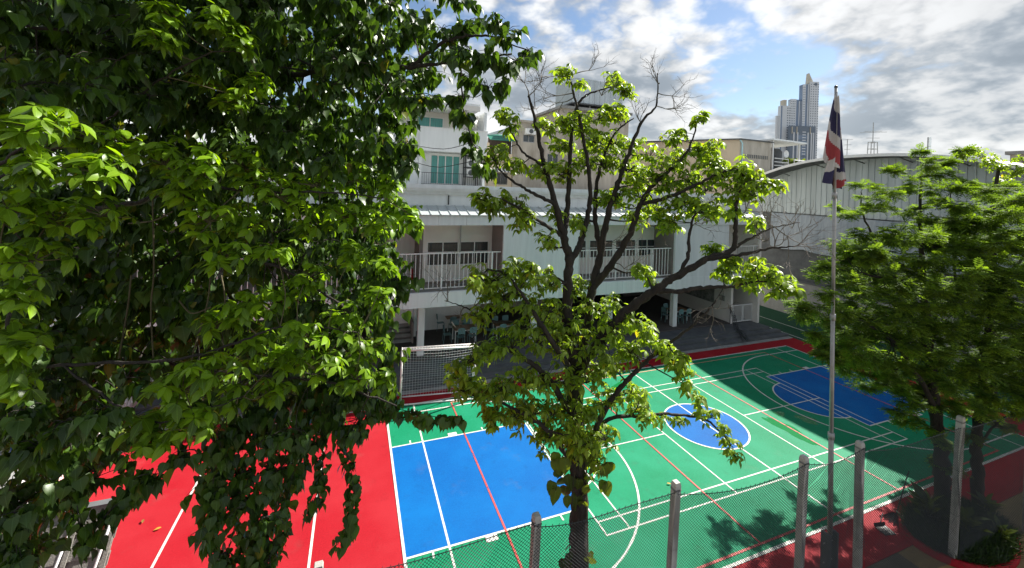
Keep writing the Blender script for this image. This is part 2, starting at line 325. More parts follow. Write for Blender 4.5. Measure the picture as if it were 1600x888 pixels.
# ---- surveyed limb and leaf-clump positions, plus an unseen shading crown, in metres (x, y, z[, radius])
CT_L=[([(4.25,6.35,0.64),(4.03,6.44,2.06),(4.0,6.45,2.86),(3.95,6.47,3.79),(3.87,6.5,4.73),(3.83,6.51,5.55)],0.185,0.14),([(3.83,6.51,5.55),(3.65,6.47,6.4),(3.56,6.4,7.12),(3.58,6.4,7.69),(3.47,6.44,8.14),(3.27,6.4,8.71),(3.08,6.48,9.38),(2.92,6.54,10.05),(2.73,6.5,10.58)],0.115,0.02),([(3.58,6.4,7.69),(3.84,6.51,7.95),(3.99,6.56,8.36),(4.05,6.53,8.83),(3.99,6.56,9.49),(3.86,6.61,10.13),(3.69,6.67,10.84),(3.6,6.71,11.17)],0.07,0.012),([(3.47,6.44,8.14),(3.71,6.77,8.58),(3.78,6.85,9.18),(3.84,6.94,9.93),(3.98,6.99,10.63),(4.29,6.98,10.91),(4.72,6.81,11.05)],0.06,0.01),([(3.83,6.51,5.55),(4.11,6.62,6.3),(4.25,6.67,7.13),(4.43,6.71,7.79),(4.55,6.67,8.53),(4.79,6.68,9.22),(4.97,6.61,9.79),(5.23,6.62,10.38),(5.48,6.52,10.7),(5.48,6.52,11.34)],0.1,0.008),([(4.43,6.71,7.79),(4.43,6.93,8.45),(4.49,7.01,9.08),(4.68,7.05,9.74),(4.96,7.04,10.21),(5.33,7.01,10.51)],0.055,0.012),([(4.25,6.67,7.13),(4.49,6.37,7.66),(4.71,6.18,8.22),(4.79,6.04,8.75),(4.99,5.96,9.11),(5.31,5.84,9.44),(5.64,5.82,9.78),(5.79,5.76,10.31)],0.075,0.01),([(4.79,6.04,8.75),(5.0,5.64,8.89),(5.31,5.31,9.12),(5.67,5.06,9.37),(6.06,4.91,9.45)],0.04,0.012),([(3.83,6.51,5.55),(4.1,6.09,6.38),(4.33,5.79,6.9),(4.64,5.45,7.35),(4.96,5.23,7.65),(5.31,4.99,7.94),(5.68,4.84,8.13),(5.72,4.83,8.52),(5.73,4.82,8.94),(5.84,4.78,9.2)],0.095,0.015),([(5.31,4.99,7.94),(5.65,4.64,8.06),(5.98,4.41,8.19),(6.19,4.22,8.24)],0.04,0.006),([(5.68,4.84,8.13),(6.06,4.8,8.3),(6.35,4.7,8.47),(6.89,4.6,8.57)],0.03,0.004),([(4.64,5.45,7.35),(4.89,5.14,7.41),(5.19,4.92,7.5),(5.53,4.69,7.56),(5.85,4.46,7.68),(6.27,4.3,7.59)],0.05,0.008),([(4.96,5.23,7.65),(5.17,5.25,7.95),(5.26,5.32,8.37),(5.37,5.28,8.7),(5.75,5.24,8.92)],0.04,0.01),([(3.95,6.47,3.79),(4.15,6.07,5.03),(4.37,5.77,5.7),(4.6,5.58,6.08),(4.82,5.38,6.4),(5.13,5.16,6.77),(5.4,4.95,7.19),(5.45,4.93,7.28)],0.055,0.008),([(3.95,6.47,3.79),(4.5,6.47,4.63),(5.18,6.32,4.72),(5.75,6.1,4.77),(6.32,5.88,4.7),(6.67,5.75,4.41),(6.85,5.68,4.17)],0.045,0.008),([(3.87,6.5,4.73),(3.3,6.18,5.55),(2.91,6.01,6.01),(2.53,5.94,6.29),(2.16,5.97,6.47),(1.81,6.0,6.35),(1.54,6.1,6.19)],0.06,0.01),([(3.83,6.51,5.55),(3.14,5.92,6.38),(2.75,5.86,6.9),(2.46,5.86,7.33),(2.22,5.95,7.62),(1.95,6.05,7.71)],0.055,0.01),([(3.95,6.47,3.79),(3.28,6.08,4.74),(2.84,5.93,5.23),(2.46,5.97,5.47),(2.09,6.0,5.67),(1.81,6.11,5.71)],0.05,0.01),([(3.27,6.4,8.71),(2.85,6.24,8.87),(2.49,6.17,9.02),(2.18,6.18,9.22),(2.03,6.24,9.47)],0.035,0.008),([(3.47,6.44,8.14),(2.97,6.2,8.39),(2.58,6.13,8.61),(2.25,6.15,8.76),(1.88,6.19,8.85)],0.035,0.008),([(3.08,6.48,9.38),(2.66,6.42,9.57),(2.42,6.41,9.88),(2.31,6.45,10.15)],0.025,0.006),([(2.9,6.22,6.56),(2.44,6.19,6.77),(2.02,6.24,6.84),(1.68,6.37,7.04),(1.38,6.48,7.13)],0.03,0.004)]
CT_C=[(3.55,6.62,11.14,0.21),(3.8,6.63,10.99,0.17),(4.72,6.81,11.12,0.23),(5.0,6.71,10.98,0.2),(4.82,6.67,10.97,0.15),(2.31,6.45,10.15,0.22),(2.45,6.51,10.0,0.15),(2.05,6.23,9.47,0.25),(1.86,6.19,9.43,0.16),(2.36,6.22,9.39,0.19),(1.83,6.2,8.85,0.22),(2.15,6.19,8.79,0.29),(2.5,6.16,8.73,0.27),(2.62,6.22,8.44,0.23),(1.98,6.15,8.7,0.18),(3.14,6.56,10.13,0.25),(3.54,6.73,10.3,0.28),(3.87,6.71,10.27,0.31),(4.42,6.93,10.47,0.33),(4.89,6.96,10.59,0.29),(3.59,6.92,9.85,0.29),(4.32,6.86,10.02,0.38),(4.85,6.98,10.0,0.39),(5.28,6.92,10.0,0.34),(5.32,6.48,9.74,0.3),(3.07,6.48,9.32,0.29),(3.67,6.9,9.3,0.34),(4.05,6.86,9.5,0.32),(4.57,6.87,9.53,0.38),(4.99,6.71,9.48,0.38),(4.89,6.11,9.28,0.3),(5.34,5.94,10.03,0.19),(5.54,5.97,10.1,0.17),(5.79,5.76,10.33,0.16),(5.9,5.72,10.45,0.12),(5.14,5.9,9.52,0.3),(5.51,5.87,9.62,0.26),(5.81,5.76,9.78,0.23),(5.83,5.43,9.84,0.2),(5.71,5.37,9.58,0.27),(5.43,5.58,9.29,0.31),(5.14,5.8,9.17,0.34),(5.75,5.14,9.36,0.28),(5.88,4.87,9.36,0.25),(6.06,4.7,9.26,0.23),(6.3,4.61,9.18,0.15),(5.7,4.83,9.09,0.27),(5.94,4.74,9.05,0.19),(5.59,5.31,9.13,0.31),(4.98,6.29,8.98,0.36),(4.76,6.69,8.97,0.35),(4.47,6.91,8.83,0.3),(5.04,5.83,8.77,0.34),(5.19,5.46,8.85,0.31),(5.37,5.28,8.75,0.28),(5.67,5.17,8.81,0.26),(4.82,6.35,8.56,0.31),(5.07,5.61,8.5,0.29),(5.8,4.9,8.73,0.23),(6.1,4.79,8.55,0.19),(3.44,6.66,8.58,0.23),(3.93,6.69,8.34,0.22),(3.07,6.27,8.17,0.2),(2.03,6.02,7.61,0.3),(2.34,6.01,7.75,0.26),(2.71,6.08,7.57,0.27),(1.82,6.0,7.43,0.24),(2.22,5.95,7.32,0.3),(1.79,6.01,7.04,0.18),(2.59,5.91,7.2,0.3),(3.14,6.24,7.4,0.28),(3.07,6.05,7.03,0.32),(3.52,6.31,6.69,0.27),(3.96,6.68,7.26,0.24),(4.15,6.39,6.85,0.3),(4.35,6.1,7.03,0.27),(4.63,5.78,7.66,0.22),(5.53,5.01,8.04,0.21),(5.56,4.67,7.94,0.22),(5.85,4.57,7.9,0.22),(5.94,4.42,7.78,0.22),(6.17,4.33,7.69,0.2),(6.36,4.26,7.55,0.16),(6.09,4.37,7.54,0.16),(5.71,4.62,7.65,0.18),(5.47,4.82,7.76,0.18),(1.54,6.1,6.19,0.2),(1.71,6.04,6.39,0.24),(1.99,5.93,6.5,0.28),(2.34,5.9,6.57,0.3),(2.75,5.96,6.66,0.33),(3.23,6.1,6.46,0.37),(3.64,6.05,6.33,0.37),(3.99,5.92,6.56,0.35),(4.29,5.8,6.74,0.31),(4.53,5.6,6.78,0.28),(4.67,5.44,6.61,0.25),(4.8,5.29,6.44,0.23),(4.95,5.23,6.24,0.21),(5.09,5.18,6.03,0.19),(5.19,5.14,5.83,0.16),(5.31,5.09,5.62,0.13),(1.64,6.06,5.9,0.2),(1.92,5.96,5.81,0.26),(2.22,5.95,5.92,0.3),(2.59,5.92,5.99,0.32),(2.96,5.99,5.95,0.33),(3.35,6.05,5.82,0.34),(3.76,6.01,5.79,0.33),(4.11,5.87,6.02,0.31),(4.39,5.66,6.34,0.28),(2.11,5.88,5.47,0.22),(2.46,5.96,5.42,0.28),(2.79,5.95,5.43,0.31),(3.17,6.02,5.33,0.32),(3.52,5.99,5.29,0.32),(3.87,5.96,5.24,0.31),(4.23,5.93,5.42,0.29),(4.61,5.9,5.5,0.25),(2.99,5.98,4.86,0.21),(3.38,6.04,4.85,0.28),(3.79,5.99,4.69,0.31),(4.15,5.96,4.75,0.29),(5.11,6.24,4.9,0.24),(5.52,6.19,4.73,0.19),(6.43,5.84,4.79,0.22),(6.66,5.75,4.53,0.19),(6.79,5.7,4.29,0.19),(6.88,5.67,4.08,0.16),(6.25,5.91,4.88,0.15),(4.06,6.0,4.31,0.22),(3.64,6.05,4.45,0.17),(5.86,6.06,4.69,0.15),(3.56,6.88,11.17,0.2),(4.99,7.3,11.41,0.22),(2.37,6.71,10.31,0.2),(2.25,6.53,9.6,0.23),(2.66,6.61,9.4,0.18),(2.35,6.44,8.83,0.27),(2.57,6.49,8.63,0.26),(2.89,6.75,8.43,0.23),(2.05,6.84,8.75,0.18),(3.3,7.05,10.18,0.24),(3.81,7.02,10.31,0.27),(4.24,7.33,10.27,0.31),(4.86,7.29,10.69,0.31),(4.91,7.2,10.63,0.26),(4.06,7.61,9.91,0.29),(4.72,7.36,10.07,0.36),(5.29,7.38,9.92,0.37),(5.53,7.53,10.01,0.33),(3.28,7.12,9.38,0.29),(3.78,7.15,9.41,0.32),(4.33,7.15,9.64,0.3),(4.99,7.26,9.7,0.36),(5.63,7.33,9.43,0.38),(5.4,6.79,9.35,0.3),(5.67,6.2,9.72,0.24),(5.99,5.9,9.87,0.22),(6.5,6.1,9.92,0.2),(6.26,5.88,9.6,0.26),(6.18,6.16,9.25,0.32),(5.3,6.03,9.21,0.32),(5.91,5.45,9.49,0.26),(6.01,5.04,9.48,0.23),(6.15,4.9,9.3,0.21),(6.06,5.1,9.19,0.25),(6.62,5.33,9.16,0.19),(5.15,6.51,9.11,0.34),(4.88,6.98,8.86,0.33),(4.8,7.11,8.82,0.28),(5.5,6.61,8.73,0.35),(5.59,5.79,8.9,0.29),(6.04,5.82,8.72,0.28),(6.32,5.87,8.7,0.26),(5.38,6.9,8.42,0.31),(5.23,5.78,8.53,0.27),(6.33,5.43,8.76,0.23),(3.99,7.38,8.39,0.24),(4.01,7.02,8.39,0.2),(3.46,6.96,7.96,0.2),(2.16,6.25,7.48,0.28),(2.73,6.64,7.54,0.26),(2.8,6.51,7.39,0.26),(2.09,6.41,7.34,0.23),(2.38,6.2,7.33,0.28),(1.98,6.26,6.87,0.17),(2.91,6.27,7.04,0.29),(3.42,7.08,7.34,0.29),(3.31,6.5,6.76,0.31),(3.8,6.61,6.66,0.26),(4.08,7.04,7.15,0.23),(4.28,6.82,6.59,0.29),(4.68,6.5,6.78,0.26),(5.0,6.24,7.54,0.22),(5.68,5.17,8.09,0.19),(6.09,5.23,7.83,0.22),(6.34,5.01,7.79,0.22),(6.19,4.73,7.68,0.21),(6.84,4.71,7.56,0.19),(6.4,5.03,7.53,0.18),(5.91,5.2,7.61,0.18),(1.7,6.78,5.77,0.2),(2.0,6.56,6.21,0.23),(2.17,6.17,6.48,0.26),(2.32,6.18,6.54,0.28),(2.96,6.21,6.45,0.31),(3.66,6.81,6.26,0.37),(4.43,6.33,6.4,0.34),(4.79,6.1,6.61,0.27),(5.06,6.05,6.4,0.25),(4.97,5.45,6.37,0.21),(5.17,5.41,6.13,0.2),(1.87,6.39,5.81,0.19),(2.08,6.21,5.72,0.24),(2.47,6.26,5.66,0.29),(2.99,6.5,5.65,0.32),(3.05,6.49,5.67,0.32),(3.86,6.67,5.43,0.34),(4.3,6.66,5.55,0.33),(4.56,6.61,5.64,0.31),(4.52,6.0,6.19,0.27),(2.13,6.24,5.39,0.21),(2.56,6.36,5.13,0.27),(2.79,6.18,5.35,0.29),(3.3,6.59,4.94,0.31),(3.65,6.23,5.02,0.3),(4.29,6.64,4.82,0.31),(4.77,6.68,4.92,0.29),(5.13,6.39,5.12,0.24),(3.08,6.26,4.79,0.2),(3.6,6.29,4.73,0.26),(4.27,6.53,4.18,0.3),(4.38,6.43,4.5,0.28),(5.67,6.96,4.5,0.24),(4.23,6.38,3.9,0.21),(1.85,6.12,7.64,0.24),(2.62,5.89,7.77,0.21),(1.64,5.55,7.68,0.17),(2.15,6.06,7.27,0.24),(3.72,6.41,7.16,0.18),(4.9,5.88,7.48,0.18),(6.24,4.86,7.83,0.19),(2.52,5.94,6.81,0.26),(3.46,6.22,6.38,0.3),(4.28,6.15,6.51,0.26),(4.72,4.87,6.49,0.16),(1.81,6.34,5.84,0.17),(2.26,6.2,5.8,0.25),(3.77,6.34,5.72,0.27),(3.87,5.5,6.36,0.23),(4.62,5.83,6.18,0.23),(2.12,5.89,5.48,0.17),(2.84,6.44,5.22,0.25),(3.42,6.52,4.91,0.28),(3.69,6.5,5.1,0.28),(3.95,6.01,5.33,0.25),(5.06,6.23,5.27,0.21),(3.3,5.57,5.15,0.21),(3.69,5.85,4.82,0.24),(4.33,6.35,4.57,0.24),(4.97,5.9,4.97,0.18)]
CT_D=[(2.87,6.56,10.38),(2.96,6.52,10.84),(2.66,6.53,10.8),(3.37,6.69,10.69),(4.06,6.75,11.26),(4.36,6.74,10.81),(5.19,6.63,10.37),(5.66,6.46,10.64),(5.49,6.52,11.15),(6.79,4.63,8.54),(6.4,4.46,8.36),(6.3,4.71,8.53),(6.02,4.39,8.22),(6.24,4.2,8.25),(6.02,4.61,8.29),(1.43,6.46,7.13),(1.63,6.39,6.83),(1.82,6.32,7.04),(5.4,4.95,7.17),(5.86,4.77,8.74),(5.33,5.3,8.48),(4.56,6.66,7.98),(4.98,6.07,8.4),(4.62,6.21,7.57),(3.62,6.91,10.64),(5.77,6.41,10.9),(3.16,6.55,10.98)]
CT_P=[(3.26,6.2,4.4),(3.45,6.23,4.01),(3.14,6.24,4.12),(3.52,6.1,4.58),(3.75,6.11,4.24),(3.88,6.07,4.52),(4.11,5.98,4.53),(4.31,5.9,4.65),(4.0,6.07,3.82),(3.69,6.19,3.81),(3.33,6.17,4.68),(4.27,5.92,4.2),(4.54,5.92,4.26),(4.65,5.88,4.09),(3.49,6.32,2.53),(4.23,6.14,2.41),(3.44,6.34,2.36),(3.64,6.05,4.69),(3.56,6.29,3.66),(4.39,5.98,3.86),(3.93,6.15,3.56),(3.2,6.33,3.83)]
SHADE_C=[(0.92,2.22,13.35,0.55),(-1.02,4.84,13.73,0.55),(-1.11,4.41,13.39,0.55),(0.93,5.42,12.62,0.55),(-1.92,4.63,13.27,0.55),(-3.01,4.27,12.96,0.55),(-2.39,3.91,13.4,0.55),(0.78,4.85,12.74,0.55),(-3.75,3.81,12.18,0.55),(-1.09,5.28,12.07,0.55),(1.26,3.92,13.5,0.55),(0.7,7.28,12.29,0.55),(-2.1,7.03,11.92,0.55),(-4.68,5.19,12.84,0.55),(1.26,6.3,12.92,0.55),(1.79,4.94,12.88,0.55),(-0.34,4.26,12.58,0.55),(-0.96,4.06,13.7,0.55),(-0.4,4.98,12.09,0.55),(-2.45,4.32,12.97,0.55),(-1.1,6.86,13.73,0.55),(-1.69,4.53,13.09,0.55),(1.77,4.02,12.91,0.55),(0.55,3.1,12.5,0.55),(1.65,6.58,12.87,0.55),(-4.25,6.94,13.21,0.55),(0.58,7.45,13.59,0.55),(-2.14,3.03,12.45,0.55),(-1.52,4.88,12.26,0.55),(-3.76,5.54,13.05,0.55),(-2.6,7.47,13.11,0.55),(-4.71,4.38,13.4,0.55),(-2.91,5.86,11.91,0.55),(-2.93,6.66,13.01,0.55),(-0.46,3.24,12.85,0.55),(-1.24,3.61,13.13,0.55),(-1.39,7.48,12.99,0.55),(-2.2,2.84,12.2,0.55),(0.16,2.77,12.09,0.55),(-3.84,4.97,13.46,0.55),(-0.83,6.47,12.02,0.55),(-4.92,6.28,12.51,0.55),(-0.13,4.08,12.22,0.55),(-3.19,2.73,13.62,0.55),(-1.04,4.05,12.75,0.55),(-2.38,2.49,13.59,0.55),(-1.04,7.29,12.74,0.55),(-0.78,3.52,11.98,0.55),(1.33,6.73,12.5,0.55),(1.11,6.52,12.48,0.55),(-0.9,7.29,12.84,0.55),(1.46,3.49,12.64,0.55),(-0.11,3.37,12.49,0.55),(0.95,4.77,13.41,0.55),(-3.34,3.12,12.58,0.55),(-3.73,7.35,12.45,0.55),(-1.18,2.81,12.91,0.55),(-2.38,4.34,12.02,0.55),(-4.16,6.58,12.57,0.55),(-3.33,3.21,12.44,0.55),(-3.39,2.39,13.16,0.55),(-2.68,3.03,13.24,0.55),(-4.37,3.63,13.49,0.55),(-4.13,4.55,13.49,0.55),(0.47,3.04,12.57,0.55),(-0.09,4.2,13.72,0.55),(-3.59,7.24,12.86,0.55),(-3.45,4.6,12.15,0.55),(-0.2,3.58,13.61,0.55),(-1.0,4.15,12.37,0.55),(-0.86,3.33,13.56,0.55),(-4.17,4.92,12.93,0.55),(-3.16,6.29,12.63,0.55),(-0.53,5.21,12.49,0.55),(-2.35,2.66,12.24,0.55),(0.79,3.9,13.16,0.55),(-4.26,5.18,12.59,0.55),(-1.6,3.77,12.03,0.55),(-2.88,3.4,12.14,0.55),(-0.13,3.7,12.67,0.55),(1.18,6.31,13.58,0.55),(0.86,2.9,12.43,0.55),(-4.8,5.8,13.16,0.55),(-2.61,4.39,13.15,0.55),(-0.25,3.52,13.51,0.55),(-2.61,5.53,12.25,0.55),(-4.22,7.04,13.29,0.55),(-0.15,2.41,11.98,0.55),(-3.9,3.25,12.48,0.55),(-2.41,2.41,12.49,0.55),(-0.66,3.15,13.49,0.55),(-1.12,6.0,12.38,0.55),(-2.04,5.83,12.56,0.55),(-4.99,6.62,13.38,0.55),(-3.05,2.43,13.52,0.55),(-0.87,2.45,12.36,0.55),(-4.24,6.39,12.3,0.55),(1.22,6.17,12.06,0.55),(-0.28,4.29,13.32,0.55),(0.64,3.69,12.07,0.55),(1.44,4.45,13.67,0.55),(-0.3,6.11,13.48,0.55),(-0.73,4.6,12.0,0.55),(-0.25,4.47,12.87,0.55),(1.31,2.88,13.35,0.55),(-4.7,5.92,13.43,0.55),(-3.22,5.1,13.74,0.55),(-0.66,5.08,12.37,0.55),(-4.6,4.1,12.68,0.55),(-3.63,3.85,12.16,0.55)]
